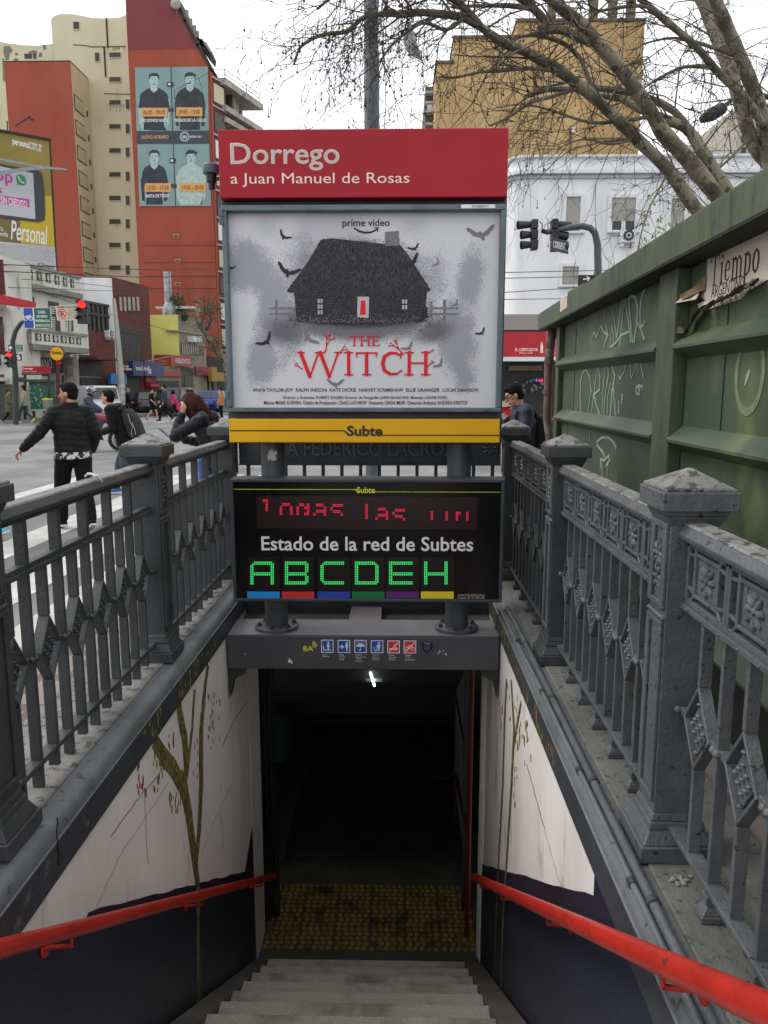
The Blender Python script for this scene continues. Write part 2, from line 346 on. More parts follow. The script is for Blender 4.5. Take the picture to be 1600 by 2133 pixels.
# dark dado, raggedly brushed upper edge
def ragged(F, a, b, n, amp, seed):
    r = random.Random(seed); A, B = V(F.st(*a)), V(F.st(*b)); return [tuple(A + (B - A) * (i / n) + V((0, r.uniform(-amp, amp)))) for i in range(n + 1)]
edge = ragged(FL, (183, 1899), (510, 1815), 26, .006, 1)
mb = MB(); mb.poly(FL, edge + [(5.86, -1.9), (5.86, -3.6), (.5, -3.6)] + FL.P([(-160, 2010), (0, 1985), (120, 1955), (176, 1925)]), 0, .003); mb.build('dado_paint', 'dado', WL)
edge = ragged(FRt, (1003, 1800), (1238, 1866), 26, .006, 2)
mb = MB(); mb.poly(FRt, edge + [(FRt.st(1238, 1866)[0], -.021), (.6, -.021), (.6, -3.6), (5.86, -3.6)], 0, .003); mb.build('dado_paint', 'dado', WR)
# painted trees
def painted(F, par, strokes, leaves, seed):
    mb = MB()
    for pts, wd in strokes:
        q = F.P(pts); mb.stroke(F, q, [w_ * 1.3 for w_ in wd], .001, .0045)
    mb.build('painted_trunk', 'trunk_paint', par)
    r = random.Random(seed)
    for m_, boxes, n in leaves:
        mb = MB()
        for k in range(n):
            x0, y0, x1, y1 = r.choice(boxes); s, t = F.st(r.uniform(x0, x1), r.uniform(y0, y1)); l = r.uniform(.012, .026); wd = l * r.uniform(.25, .4)
            mb.poly(F, [(s, t + l), (s + wd, t + l * .2), (s + wd * .6, t - l * .7), (s, t - l), (s - wd, t - l * .1)], .001, .003 + .0001 * (k % 9))
        mb.build('painted_leaf', m_, par)
painted(FL, WL, [([(413, 2110), (412, 1960), (411, 1840), (402, 1770), (393, 1700), (384, 1650), (376, 1627)], [.05, .052, .055, .075, .08, .085, .09]),
    ([(380, 1640), (360, 1600), (340, 1575), (322, 1545)], [.075, .075, .07, .06]),
    ([(382, 1640), (388, 1600), (384, 1540), (374, 1490), (368, 1420)], [.08, .07, .07, .06, .05]),
    ([(408, 1790), (414, 1730), (418, 1640), (418, 1520), (426, 1430), (432, 1390)], [.06, .06, .07, .065, .05, .04]),
    ([(391, 1590), (399, 1520), (404, 1440)], [.035, .03, .025])],
    [('leaf_yellow', [(298, 1490, 330, 1550), (318, 1570, 350, 1650), (352, 1650, 376, 1690), (425, 1440, 446, 1560)], 60), ('leaf_red', [(285, 1585, 305, 1660), (350, 1530, 365, 1560), (432, 1400, 462, 1600), (400, 1540, 416, 1625)], 32)], 4)
painted(FRt, WR, [([(1030, 2050), (1035, 1900), (1040, 1780), (1048, 1640), (1052, 1500), (1056, 1420)], [.03, .032, .035, .04, .04, .035]),
    ([(1044, 2055), (1050, 1890), (1057, 1780), (1066, 1640), (1072, 1520), (1066, 1420)], [.035, .035, .04, .045, .045, .03]),
    ([(1070, 1560), (1078, 1510), (1086, 1465)], [.03, .025, .02])],
    [('leaf_yellow', [(1058, 1410, 1090, 1500), (1075, 1500, 1100, 1560)], 40), ('leaf_red', [(1040, 1460, 1052, 1520), (1080, 1520, 1108, 1590), (1070, 1600, 1078, 1680)], 22)], 5)
def cracks(F, par, lines, m='crack', w=.004):
    mb = MB(); r = random.Random(7)
    for pts in lines:
        q = F.P(pts); out = []
        for i in range(len(q) - 1):
            for k in range(7): out.append((q[i][0] + (q[i+1][0]-q[i][0])*k/7 + r.uniform(-.006, .006), q[i][1] + (q[i+1][1]-q[i][1])*k/7 + r.uniform(-.006, .006)))
        out.append(q[-1]); mb.stroke(F, out, [w * r.uniform(.3, 1.1) for _ in out], .001, .0035)
    mb.build('crack_line', m, par)
cracks(FL, WL, [[(230, 1740), (290, 1660), (340, 1600)], [(462, 1555), (485, 1505), (520, 1452)]], 'crack', .0028)
cracks(FL, WL, [[(200, 1885), (250, 1780), (310, 1690), (350, 1630)], [(480, 1640), (440, 1720), (420, 1780)], [(300, 1640), (303, 1720), (308, 1800)]], 'fascia_stain', .004)
cracks(FRt, WR, [[(1098, 1590), (1125, 1690), (1135, 1725)]], 'crack', .003)
cracks(FRt, WR, [[(1135, 1725), (1155, 1800), (1172, 1850)]], 'fascia_stain', .003)
FLf = Fr((-1.2, 0), (-1.2, 1)); cracks(FLf, WL, [[(118, 1700), (119, 1760), (122, 1800)]], 'black', .008)
# painted branches run up over the dark bands
FRf = Fr((.70, 0), (.70, 1))
mb = MB(); r = random.Random(11)
for F, boxes in ((FLf, [(290, 1475, 335, 1530), (350, 1395, 420, 1450), (395, 1330, 450, 1385)]),):
    for k in range(70):
        x0, y0, x1, y1 = r.choice(boxes); s, t = F.st(r.uniform(x0, x1), r.uniform(y0, y1)); l = r.uniform(.015, .03)
        if -.02 < t < .12: mb.poly(F, [(s, min(t + l, .118)), (s + .008, t), (s, max(t - l, -.018)), (s - .008, t)], .001, .002 + .0001 * (k % 9))
mb.build('painted_leaf', 'leaf_yellow', WL)
mb = MB()
for k in range(80):
    s = r.uniform(3.2, 5.6); t = r.uniform(0, .1); l = r.uniform(.015, .03); mb.poly(FRf, [(s, min(t + l, .118)), (s + .006, t), (s, max(t - l, -.018)), (s - .006, t)], .001, .002 + .0001 * (k % 9))
mb.build('painted_leaf', 'leaf_yellow', WR)
mb = MB()
for s in (4.35, 4.3, 3.75, 3.7, 3.35): mb.poly(FRf, [(s - .008, .07), (s + .006, .08), (s + .008, .03), (s - .004, .02)], .001, .0032)
mb.build('painted_leaf', 'leaf_red', WR)
# wall corners at the doorway
mb = MB(); mb.box((-1.21, 5.862, -3.2), (-1.45, 6.3, -.3)); mb.build('pilaster', 'plaster', WL)
mb = MB(); mb.lathe((.80, 6.0, -3.2), [(.12, 0), (.12, 2.9)], 20); mb.build('pilaster', 'plaster', WR, smooth=True)
# conduits along the right coping
cp = thing('conduit', 'thin grey painted conduits clipped along the right coping edge', 'conduit', (.74, 3, .19))
mb = MB(); mb.tube([(.752, -.5, .203), (.752, 2.5, .203), (.75, 4.9, .203), (.748, 5.15, .19), (.735, 5.3, .06), (.70, 5.4, -.1)], .017, 10); mb.build('tube', 'iron_pale', cp, smooth=True)
mb = MB(); mb.tube([(.722, -.5, .196), (.720, 3.7, .196), (.715, 5.2, .16), (.69, 5.35, -.05)], .011, 8); mb.build('tube', 'molding', cp, smooth=True)
for y in (1.2, 2.05, 2.75, 3.55, 4.35):
    mb = MB(); mb.tube([(.752, y, .203), (.752, y + .025, .203)], .0215, 10); mb.build('clip', 'iron', cp, smooth=True); mb = MB(); mb.tube([(.72, y + .1, .196), (.72, y + .13, .196)], .015, 8); mb.build('clip', 'iron', cp, smooth=True)
# ------------------------------------------------------------------ tunnel
tn = thing('subway_tunnel', 'dark tiled passage at the foot of the stairs', 'tunnel', (-.25, 9, LZ))
mb = MB(); mb.box((-1.9, 6.3, -4.8), (-1.72, 13.5, -.28)); mb.build('left_panel', 'teal_wall', tn)
mb = MB(); mb.box((1.3, 6.2, -4.8), (1.5, 13.5, -.28)); mb.build('right_panel', 'tunnel_wall', tn)
mb = MB(); mb.box((-1.9, 13.5, -4.8), (1.5, 13.7, -.28)); mb.build('end_panel', 'tunnel_wall', tn)
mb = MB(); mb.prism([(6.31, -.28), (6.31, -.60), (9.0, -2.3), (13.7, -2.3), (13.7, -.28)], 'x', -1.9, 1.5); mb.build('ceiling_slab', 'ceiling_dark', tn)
for q_ in (((-1.9, 6.3, LZ - .4), (-1.202, 9.4, LZ + .0)), ((.702, 6.0, LZ - .4), (1.4, 9.4, LZ + .0))): mb = MB(); mb.box(*q_); mb.build('ledge', 'concrete_dark', tn)
lf = thing('fluorescent_lamp', 'small lit fluorescent tube on the tunnel ceiling behind the beam', 'ceiling lamp', tuple(atY(776, 1408, 6.85)))
c = lf.location
A_, B_ = atY(772, 1402, 6.72), atY(780, 1428, 7.16); U_ = V((0, .53, .85))
mb = MB(); mb.bar(A_ + U_ * .05, B_ + U_ * .05, .16, .03, U_); mb.build('housing', 'galv', lf)
mb = MB(); mb.tube([A_, B_], .011, 12); mb.build('tube', 'lamp_white', lf, smooth=True)
gt = thing('folding_gate', 'folded black steel lattice gate at the left side of the doorway', 'gate', (-1.3, 6.4, LZ))
mb = MB()
for i in range(6): mb.box((-1.22 + i * .022, 6.36 + (i % 2) * .05, LZ), (-1.208 + i * .022, 6.42 + (i % 2) * .05, -.29))
for k in range(12): mb.bar((-1.22, 6.35, -3 + k * .22), (-1.1, 6.35, -2.8 + k * .22), .012, .01)
mb.build('lattice', 'gate_black', gt)
gt = thing('mesh_gate', 'open dark mesh gate against the right side of the tunnel', 'gate', (.62, 6.6, LZ))
mb = MB()
for k in range(26): mb.box((.60, 6.5 + k * .045, -2.5), (.606, 6.506 + k * .045, -.75))
for k in range(44): mb.box((.6061, 6.5, -2.5 + k * .046), (.612, 7.65, -2.494 + k * .046))
mb.build('mesh_panel', 'zinc_dark', gt)
mb = MB()
for a in ((6.46, -3.1, 6.5, -.29), (7.65, -3.1, 7.69, -.29)): mb.box((.59, a[0], a[1]), (.63, a[2], a[3]))
for z in (-.5, -2.54, -1.5): mb.box((.592, 6.501, z), (.628, 7.649, z + .04))
mb.build('gate_frame', 'gate_black', gt)
# ------------------------------------------------------------------ red handrails
def handrail(name, label, pts, brk, rr=.027, hm='red_rail'):
    h = thing(name, label, 'handrail', tuple(pts[0]))
    mb = MB(); mb.tube(pts, rr, 14); mb.build('rail_tube', hm, h, smooth=True)
    for p, wall in brk:
        mb = MB(); mb.tube([p, V(p) + V((0, 0, -.06)), V((wall, p[1], p[2] - .07))], .008, 8); mb.build('bracket', 'red_rail', h, smooth=True)
        mb = MB(); mb.tube([V((wall, p[1], p[2] - .07)), V((wall + (.008 if wall < 0 else -.008), p[1], p[2] - .07))], .03, 12); mb.build('bracket_plate', 'red_rail', h, smooth=True)
    return h
PL = [atX(565, 1826, -1.11), atX(2, 1976, -1.11)]; dl = (PL[1] - PL[0])
L_ = [PL[0] - dl * .04, PL[0], PL[1], PL[1] + dl * .35]
handrail('handrail', 'glossy red tubular handrail along the left stair wall', L_, [(PL[0] + dl * k, -1.205) for k in (.1, .52, .9)], .027)
PR = [atX(988, 1827, .61), atX(1596, 2104, .61)]; dr = (PR[1] - PR[0])
handrail('handrail', 'thick glossy red handrail along the right stair wall', [PR[0], PR[1], PR[1] + dr * .4], [(PR[0] + dr * k, .705) for k in (.1, .33, .62, .9)], .030)
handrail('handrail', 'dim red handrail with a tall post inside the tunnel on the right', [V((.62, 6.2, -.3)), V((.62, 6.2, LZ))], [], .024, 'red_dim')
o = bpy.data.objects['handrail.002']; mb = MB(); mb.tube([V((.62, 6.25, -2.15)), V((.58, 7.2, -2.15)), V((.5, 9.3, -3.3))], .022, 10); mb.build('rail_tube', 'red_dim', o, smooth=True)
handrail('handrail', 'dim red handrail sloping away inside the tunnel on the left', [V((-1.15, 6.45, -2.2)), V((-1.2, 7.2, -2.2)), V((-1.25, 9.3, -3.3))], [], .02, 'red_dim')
# ------------------------------------------------------------------ beam over the stairs
YB = 5.13; FB = front(YB)
bm_ = thing('lintel_beam', 'grey steel beam across the stairs with a row of rule stickers', 'beam', (-.25, 5.3, -.25))
mb = MB(); mb.box((-1.199, YB, -.25), (.699, 5.5, -.006)); mb.build('beam_box', 'steel_gray', bm_, bevel=.006)
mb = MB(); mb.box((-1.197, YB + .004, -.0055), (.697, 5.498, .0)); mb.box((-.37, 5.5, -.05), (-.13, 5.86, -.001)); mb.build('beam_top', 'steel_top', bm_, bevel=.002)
for x, s in ((-1.195, 1), (.695, -1)):
    mb = MB(); mb.prism([(x, -.252), (x + s * .13, -.252), (x + s * .1, -.3), (x + s * .03, -.34), (x, -.47)], 'y', YB + .02, YB + .12); mb.build('corbel', 'zinc_dark', bm_)
mb = MB(); mb.box((-1.2, 5.55, -.28), (.7, 5.86, -.06)); mb.build('soffit_slab', 'concrete_dark', bm_)
def icon(x, y, m, kind, cap):
    mb = MB(); q = FB.R(x, y, x + 26, y + 27); mb.poly(FB, q, 0, .001); mb.build('sticker_border', 'white', bm_)
    mb = MB(); mb.rect(FB, x + 1.7, y + 1.7, x + 24.3, y + 25.3, 0, .0016); mb.build('sticker', m, bm_)
    mb = MB(); P = lambda a, b: FB.st(x + a, y + b); k = .003; D = .0022
    def man(a, h0=6): mb.disc(FB, P(a, h0), .0075, 0, D); mb.poly(FB, [P(a-3, h0+3), P(a+3, h0+3), P(a+3, h0+9), P(a+1.5, h0+9), P(a+1.5, 22), P(a-1.5, 22), P(a-1.5, h0+9), P(a-3, h0+9)], 0, D + .0001)
    if kind == 'rail': man(15); mb.stroke(FB, [P(5, 13), P(5, 21), P(20, 21)], .006, 0, D + .0002)
    if kind == 'right': man(19); mb.stroke(FB, [P(3, 14), P(12, 14)], .007, 0, D); mb.stroke(FB, [P(8, 10), P(12.5, 14), P(8, 18)], .006, 0, D + .0002)
    if kind == 'umb':
        mb.poly(FB, [P(13 + 9 * math.cos(rad(a)), 14 - 7 * math.sin(rad(a))) for a in range(0, 181, 15)], 0, D); mb.stroke(FB, [P(13, 14), P(13, 21), P(11, 22), P(10, 20)], .004, 0, D + .0002)
        for a in range(6, 22, 3): mb.stroke(FB, [P(a, 4), P(a - .7, 5.5)], .003, 0, D)
    if kind == 'bin': man(17); mb.stroke(FB, [P(7, 14), P(8, 22), P(12, 22), P(13, 14)], .004, 0, D); mb.stroke(FB, [P(15, 11), P(11, 12)], .005, 0, D + .0003)
    if kind == 'smoke': mb.stroke(FB, [P(5, 18), P(20, 18)], .011, 0, D); mb.stroke(FB, [P(19, 15), P(14, 12), P(15, 8), P(20, 9)], .004, 0, D); mb.stroke(FB, [P(4, 23), P(23, 4)], .005, 0, D + .0005)
    if kind == 'bike':
        mb.ring(FB, P(7, 17), .011, .0145, 0, D, 16); mb.ring(FB, P(19, 17), .011, .0145, 0, D, 16)
        mb.stroke(FB, [P(7, 17), P(11, 10), P(17, 10), P(13, 17), P(11, 10)], .003, 0, D); mb.stroke(FB, [P(19, 17), P(17, 8)], .003, 0, D); mb.stroke(FB, [P(4, 23), P(23, 4)], .005, 0, D + .0005)
    mb.build('pictogram', 'white', bm_)
    for i, l in enumerate(cap): text(l, FB, (x + 3, y + 29 + i * 4.4, x + 3 + 1.35 * len(l), y + 32.3 + i * 4.4), 'white', bm_, 'caption', d=.001)
icon(669, 1332.5, 'icon_blue', 'rail', ['Usá el', 'pasamanos.']); icon(703.5, 1333, 'icon_blue', 'right', ['Mantené', 'siempre la', 'derecha.'])
icon(738, 1333, 'icon_blue', 'umb', ['En días de', 'lluvia, circulá', 'con mayor', 'precaución.']); icon(772.5, 1333.5, 'icon_blue', 'bin', ['Arrojá los', 'residuos en', 'los cestos.'])
icon(807, 1334, 'icon_red', 'smoke', ['Prohibido', 'fumar dentro', 'del subte.']); icon(841, 1334, 'icon_red', 'bike', ['Prohibido', 'ingresar', 'con bicicletas.'])
text('BA', FB, (632, 1345, 653, 1355.5), 'lime', bm_, 'wifi_logo', bold=.035); text('WiFi', FB, (651, 1346, 659, 1350), 'white', bm_, 'wifi_logo')
mb = MB(); c_ = FB.st(649, 1346)
for r_ in (.013, .023, .033): mb.ring(FB, c_, r_, r_ + .006, .001, .003, 8, 0, 75)
mb.build('wifi_logo', 'lime', bm_)
mb = MB(); mb.poly(FB, FB.P([(878, 1338), (890, 1334.5), (902, 1338), (902.5, 1348), (898, 1358), (890, 1362), (882, 1358), (877.5, 1348)]), 0, .001); mb.build('badge_sticker', 'tab_navy', bm_)
mb = MB(); mb.poly(FB, FB.P([(879, 1339), (890, 1335.5), (901, 1339), (901.3, 1348), (897, 1357), (890, 1360.8), (883, 1357), (878.7, 1348)]), 0, .0016); mb.build('badge_sticker', 'black', bm_)
mb = MB(); cx, cy = FB.st(890, 1348); mb.poly(FB, [(cx + (.028 if i % 2 else .019) * math.cos(rad(i*30)), cy + (.028 if i % 2 else .019) * math.sin(rad(i*30))) for i in range(12)], 0, .0022); mb.build('badge_sticker', 'steel_gray', bm_)
text('POLICIA', FB, (884, 1338.5, 896, 1340.7), 'white', bm_, 'badge_sticker', d=.0012)
mb = MB(); r = random.Random(5)
for (cx, cy, rr, n) in ((604, 1374, 6, 5), (915, 1358, 3, 3), (930, 1361, 3.5, 3), (924, 1355, 2, 2), (510, 1362, 2, 1), (500, 1350, 1.5, 1)):
    for k in range(n):
        x, y = cx + r.uniform(-rr, rr) * .7, cy + r.uniform(-rr, rr); mb.poly(FB, FB.P([(x + r.uniform(.4, rr*.6) * math.cos(rad(a)), y + r.uniform(.4, rr*.7) * math.sin(rad(a))) for a in range(0, 360, 45)]), 0, .001 + .0002 * k)
mb.build('scuff', 'white', bm_)
# rear wall of the pit
rw = thing('rear_wall', 'dark coping wall closing the back of the stairwell under the lettered railing', 'wall', (-.25, 6.1, 0))
mb = MB(); mb.box((-1.2, 5.862, -.28), (.7, 6.3, .12)); mb.build('fascia_band', 'fascia', rw)
mb = MB(); mb.box((-1.3, 5.84, .122), (.8, 6.32, .188)); mb.build('coping', 'coping', rw, bevel=.01)
# ------------------------------------------------------------------ cast-iron railings
def fb(mb, F, s0, s1, t0, t1, d0, d1): return mb.poly(F, [(s0, t0), (s1, t0), (s1, t1), (s0, t1)], d0, d1)
def flower(mb, F, s, t, r, d, petals=8):
    for k in range(petals):
        a = 2 * math.pi * k / petals; c = F.pt(s + r * .58 * math.cos(a), t + r * .62 * math.sin(a), d)
        q = M((F.u, V((0, 0, 1)), F.n)).transposed(); rot = q @ M.Rotation(a, 3, 'Z')
        mb.ell(c, (r * .4, r * .2, r * .22), 8, 5, rot)
    mb.ell(F.pt(s, t, d), (r * .22,) * 3, 8, 5)
def post(root, F, s, m='iron', z0=.19, fl=True, pale='iron'):
    def sq(mb, w, a, b, w2=None):
        w2 = (w2 or w) * .9; w = w * .9; R_ = []
        for z, ww in ((a, w), (b, w2)): R_.append([F.pt(s + i * ww / 2, z, j * ww / 2) for i, j in ((-1, -1), (1, -1), (1, 1), (-1, 1))])
        mb.loft(R_)
    mb = MB(); sq(mb, .165, .33, 1.315); po = mb.build('post', m, root, bevel=.004)
    mb = MB(); sq(mb, .27, z0, z0 + .055); sq(mb, .25, z0 + .056, z0 + .1, .2); sq(mb, .205, z0 + .1005, z0 + .125, .195); sq(mb, .185, z0 + .126, z0 + .15, .17); mb.build('plinth', m, po, bevel=.004)
    mb = MB(); sq(mb, .17, 1.285, 1.315, .205); sq(mb, .205, 1.3155, 1.333, .215); sq(mb, .255, 1.334, 1.392); mb.build('cap', m, po, bevel=.004)
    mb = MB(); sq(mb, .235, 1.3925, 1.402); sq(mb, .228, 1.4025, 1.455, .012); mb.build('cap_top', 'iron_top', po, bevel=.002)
    mb = MB()
    for a, b, ins in ((1.04, 1.27, .035), (.40, .96, .032)):
        w0 = .0743
        fb(mb, F, s - w0 + .004, s + w0 - .004, b, b + .02, .0744, .086); fb(mb, F, s - w0 + .004, s + w0 - .004, a - .02, a, .0744, .086)
        fb(mb, F, s - w0 + .004, s - w0 + ins, a, b, .0744, .0855); fb(mb, F, s + w0 - ins, s + w0 - .004, a, b, .0744, .0855)
    if fl:
        for k in range(9): mb.ell(F.pt(s - .064 + k * .016, .99, .077), (.011, .011, .011), 6, 4)
    mb.build('face_molding', pale, po, bevel=.003)
    if fl:
        mb = MB(); flower(mb, F, s, 1.185, .048, .077); flower(mb, F, s, 1.11, .043, .077, 6); mb.build('flower_relief', 'relief' if pale != 'iron' else m, po, smooth=True)
    return po
def panel(root, F, s0, s1, m='iron', frieze=False, top='iron_top', nunit=None, feet=False, pitch=.3):
    bw = .0085 if frieze else .0105; bd = .018 if frieze else .021; L = s1 - s0; n = nunit or max(1, round(L / pitch)); u = L / n
    mb = MB(); mb.loft([[F.pt(s, t, d) for d, t in ((-.05, 1.262), (-.035, 1.29), (.035, 1.29), (.05, 1.262), (.046, 1.247), (.02, 1.247), (.02, 1.224), (-.02, 1.224), (-.02, 1.247), (-.046, 1.247))] for s in (s0, s1)])
    o = mb.build('top_rail', m, root, bevel=.003)
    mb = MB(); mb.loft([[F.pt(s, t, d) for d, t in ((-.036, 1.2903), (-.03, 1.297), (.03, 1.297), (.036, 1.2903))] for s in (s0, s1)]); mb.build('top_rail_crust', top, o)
    mb = MB(); fb(mb, F, s0, s1, 1.028, 1.046, -.03, .03); fb(mb, F, s0, s1, 1.046, 1.064, -.018, .018)
    k = s0 + .06
    while k < s1 - .02: mb.ell(F.pt(k, 1.037, .03), (.006, .006, .006), 6, 4); k += .12
    mb.build('middle_rail', m, root, bevel=.003)
    mb = MB(); fb(mb, F, s0, s1, .285, .303, -.026, .026); fb(mb, F, s0, s1, .268, .285, -.014, .014); mb.build('bottom_rail', m, root, bevel=.003)
    for i in range(n + 1):
        s = s0 + i * u
        if 0 < i < n:
            mb = MB(); fb(mb, F, s - bw, s + bw, .1905 if not feet else .235, 1.03, -bd, bd)
            if not frieze: fb(mb, F, s - .015, s + .015, 1.06, 1.23, -.021, .021)
            mb.build('baluster', m, root, bevel=.003)
            if feet:
                mb = MB()
                for w_, a, b, w2 in ((.06, .191, .212, .06), (.055, .2125, .24, .03), (.036, .2405, .268, .036)):
                    mb.loft([[F.pt(s + i_ * x / 2, z, j * x / 2 * 1.2) for i_, j in ((-1, -1), (1, -1), (1, 1), (-1, 1))] for z, x in ((a, w_), (b, w2))])
                mb.build('foot', m, root, bevel=.003)
        if i < n:
            c = s + u / 2; mb = MB(); hw, hh, tc = u * .33, .135, .70
            fb(mb, F, c - bw, c + bw, tc + hh - .004, 1.03, -bd, bd); fb(mb, F, c - bw, c + bw, .21 if not feet else .29, tc - hh + .004, -bd, bd)
            pts = [(c, tc + hh), (c + hw, tc), (c, tc - hh), (c - hw, tc)]; w_ = .016
            for k in range(4):
                a, b = pts[k], pts[(k+1) % 4]; ia = (c + (a[0]-c) * .86, tc + (a[1]-tc) * .86); ib = (c + (b[0]-c) * .86, tc + (b[1]-tc) * .86)
                mb.poly(F, [a, b, ib, ia], -bd - .001, bd + .001)
            for sg in (-1, 1): fb(mb, F, c + sg * hw, c + sg * (u / 2 - .012), tc - .012, tc + .012, -.014, .014); mb.ell(F.pt(c + sg * (u/2 - .012), tc, .02), (.014, .014, .014), 6, 4)
            mb.poly(F, [(c, tc + hh * .62), (c + hw * .58, tc), (c, tc - hh * .62), (c - hw * .58, tc)], -.007, .007)
            for k, (a, b) in enumerate(((0, .075), (0, .04), (.028, .02), (-.028, .02), (0, 0), (.028, -.02), (-.028, -.02), (0, -.04), (0, -.075), (.05, 0), (-.05, 0))):
                for sd in (-.01, .01): mb.ell(F.pt(c + a * .8, tc + b, sd), (.011, .011, .006), 6, 4)
            mb.build('diamond_baluster', m, root, bevel=.002, seg=1)
            if frieze:
                mb = MB(); p0, p1 = c - u * .26, c + u * .26; t0, t1 = 1.092, 1.205
                fb(mb, F, p0, p1, t0, t1, -.012, .01)
                for a in ((p0, p1, t1, t1 + .012), (p0, p1, t0 - .012, t0), (p0 - .012, p0, t0 - .012, t1 + .012), (p1, p1 + .012, t0 - .012, t1 + .012)): fb(mb, F, a[0], a[1], a[2], a[3], -.02, .02)
                for sg, px in ((-1, p0 - .006), (1, p1 + .006)):
                    e = c + sg * u * .47
                    for a, b in (((px, t1 + .006), (c + sg * u * .36, 1.246)), ((px, t0 - .006), (c + sg * u * .36, 1.063)), ((px, t1), (e, 1.2)), ((px, t0), (e, 1.10))): mb.stroke(F, [a, b], .011, -.018, .018)
                fb(mb, F, s + .002, s + .018, 1.062, 1.248, -.02, .02); fb(mb, F, s + u - .018, s + u - .002, 1.062, 1.248, -.02, .02)
                o = mb.build('frieze_frame', m, root, bevel=.002, seg=1)
                mb = MB(); flower(mb, F, c, (t0 + t1) / 2, .052, .011); mb.build('flower_relief', 'relief', o, smooth=True)
PY = (.45, 2.39, 4.17, 6.05)
RX, LX = .90, -1.375
rr_ = thing('iron_railing', 'grey cast iron railing with flower frieze along the right side of the stairwell', 'railing', (RX, 3, .19))
F = Fr((RX, 0), (RX, 1))
for y in PY: post(rr_, F, y, 'iron_pale' if y < 3 else 'iron', pale='iron_pale')
for a, b in zip(PY[:-1], PY[1:]): panel(rr_, F, a + .0746, b - .0746, 'iron_pale' if a < 4 else 'iron', True, feet=True, nunit=6)
PL_ = (.45, 2.36, 4.17, 6.05)
ll_ = thing('iron_railing', 'plain dark iron railing with diamond balusters along the left side of the stairwell', 'railing', (LX, 3, .19))
F = Fr((LX, 0), (LX, 1))
for y in PL_: post(ll_, F, y)
for a, b in zip(PL_[:-1], PL_[1:]): panel(ll_, F, a + .0746, b - .0746, 'iron', False, top='coping_left', nunit=6)
bk = thing('iron_railing', 'dark rear railing with a band of raised lettering behind the sign columns', 'railing', (-.25, 6.15, .19))
F = front(6.15)
mb = MB(); fb(mb, F, LX + .09, RX - .09, 1.10, 1.36, -.02, .02); fb(mb, F, LX + .09, RX - .09, 1.085, 1.1, -.035, .035); fb(mb, F, LX + .09, RX - .09, 1.36, 1.38, -.045, .045); mb.build('letter_band', 'iron', bk, bevel=.003)
text('A FEDERICO LACROZE', F, (598, 917, 966, 949), 'iron_pale', bk, 'raised_lettering', bold=.015, d=.02, th=.008)
mb = MB(); fb(mb, F, LX + .09, RX - .09, .285, .303, -.026, .026); mb.build('bottom_rail', 'iron', bk)
for i in range(15):
    mb = MB(); s = LX + .16 + i * .151; fb(mb, F, s - .013, s + .013, .189, 1.084, -.02, .02); mb.build('baluster', 'iron', bk)
mb = MB(); fb(mb, F, .64, .80, 1.10, 1.36, .021, .03); o = mb.build('end_tile', 'iron', bk, bevel=.003)
mb = MB(); flower(mb, F, .72, 1.23, .07, .03); mb.build('flower_relief', 'relief', o, smooth=True)
tw = thing('string', 'loose pale string draped over the left top rail', 'string', tuple(atX(190, 990, LX)))
mb = MB(); mb.tube([atX(x, y, LX + dx) for x, y, dx in ((178, 992, -.05), (183, 987, -.02), (190, 987, .02), (200, 992, .045), (208, 999, .055), (213, 1003, .056))], .006, 6); mb.build('strand', 'letter_gray', tw)
cr = MB(); r = random.Random(9)
for k in range(10):
    p = atZ(1415 + r.uniform(-16, 28), 1835 + r.uniform(-8, 12), .19); cr.ell((p.x, p.y, .194), (r.uniform(.006, .014), r.uniform(.006, .014), .005), 6, 4)
tag(cr.build('crumbs', 'coping_left'), 'pale crumbled paper scraps beside the right post plinth', 'litter', kind='stuff')
# ------------------------------------------------------------------ the station sign
YS = 5.08; F = front(YS)
sg = thing('station_sign', 'large station sign case on two steel columns with red header and yellow band', 'station sign', (-.23, 5.3, 0))
X0, X1 = -1.13, .668
for px in (577, 951):
    x = atY(px, 1305, 5.3).x
    mb = MB(); mb.cone((x, 5.3, .0), (x, 5.3, 1.36), .083, n=28); po = mb.build('column', 'pipe_gray', sg, smooth=True)
    mb = MB(); mb.lathe((x, 5.3, 0), [(.155, .0), (.155, .02), (.15, .024), (.09, .026)], 32); mb.build('flange', 'pipe_gray', po, smooth=True)
    for k in range(6):
        mb = MB(); a = rad(k * 60 + 20); mb.lathe((x + .125 * math.cos(a), 5.3 + .125 * math.sin(a), .024), [(.016, 0), (.016, .014), (.009, .0145), (.009, .026)], 6); mb.build('bolt', 'iron', po)
F3 = front(5.3 - .084); mb = MB()
for pts in ([(557, 950), (560, 943), (558, 938), (563, 940), (566, 932), (569, 941), (576, 939), (578, 946), (573, 949), (577, 957), (568, 960), (563, 956), (560, 961)],):
    mb.poly(F3, F3.P(pts), -.012, .0015)
mb.build('paint_chip', 'letter_gray', sg)
z = lambda y: F.st(760, y)[1]
mb = MB(); mb.box((X0 - .012, YS + .06, z(925)), (X1 + .012, 5.46, z(350))); mb.build('case_body', 'case_dark', sg, bevel=.006)
mb = MB(); mb.box((X0, YS - .03, z(414)), (X1, 5.5, z(271))); hd = mb.build('header', 'sign_red', sg, bevel=.006)
FH = front(YS - .03)
text('Dorrego', FH, (481, 296.5, 707, 356), 'letter_pale', hd, bold=.012, d=.0005, th=.0005)
text('Dorrego', FH, (482.5, 298.3, 705.5, 354.5), 'letter_gray', hd, bold=.0, d=.0015, th=.0005)
text('a Juan Manuel de Rosas', FH, (481, 359, 853, 390), 'letter_pale', hd, bold=.0, d=.0005)
mb = MB()
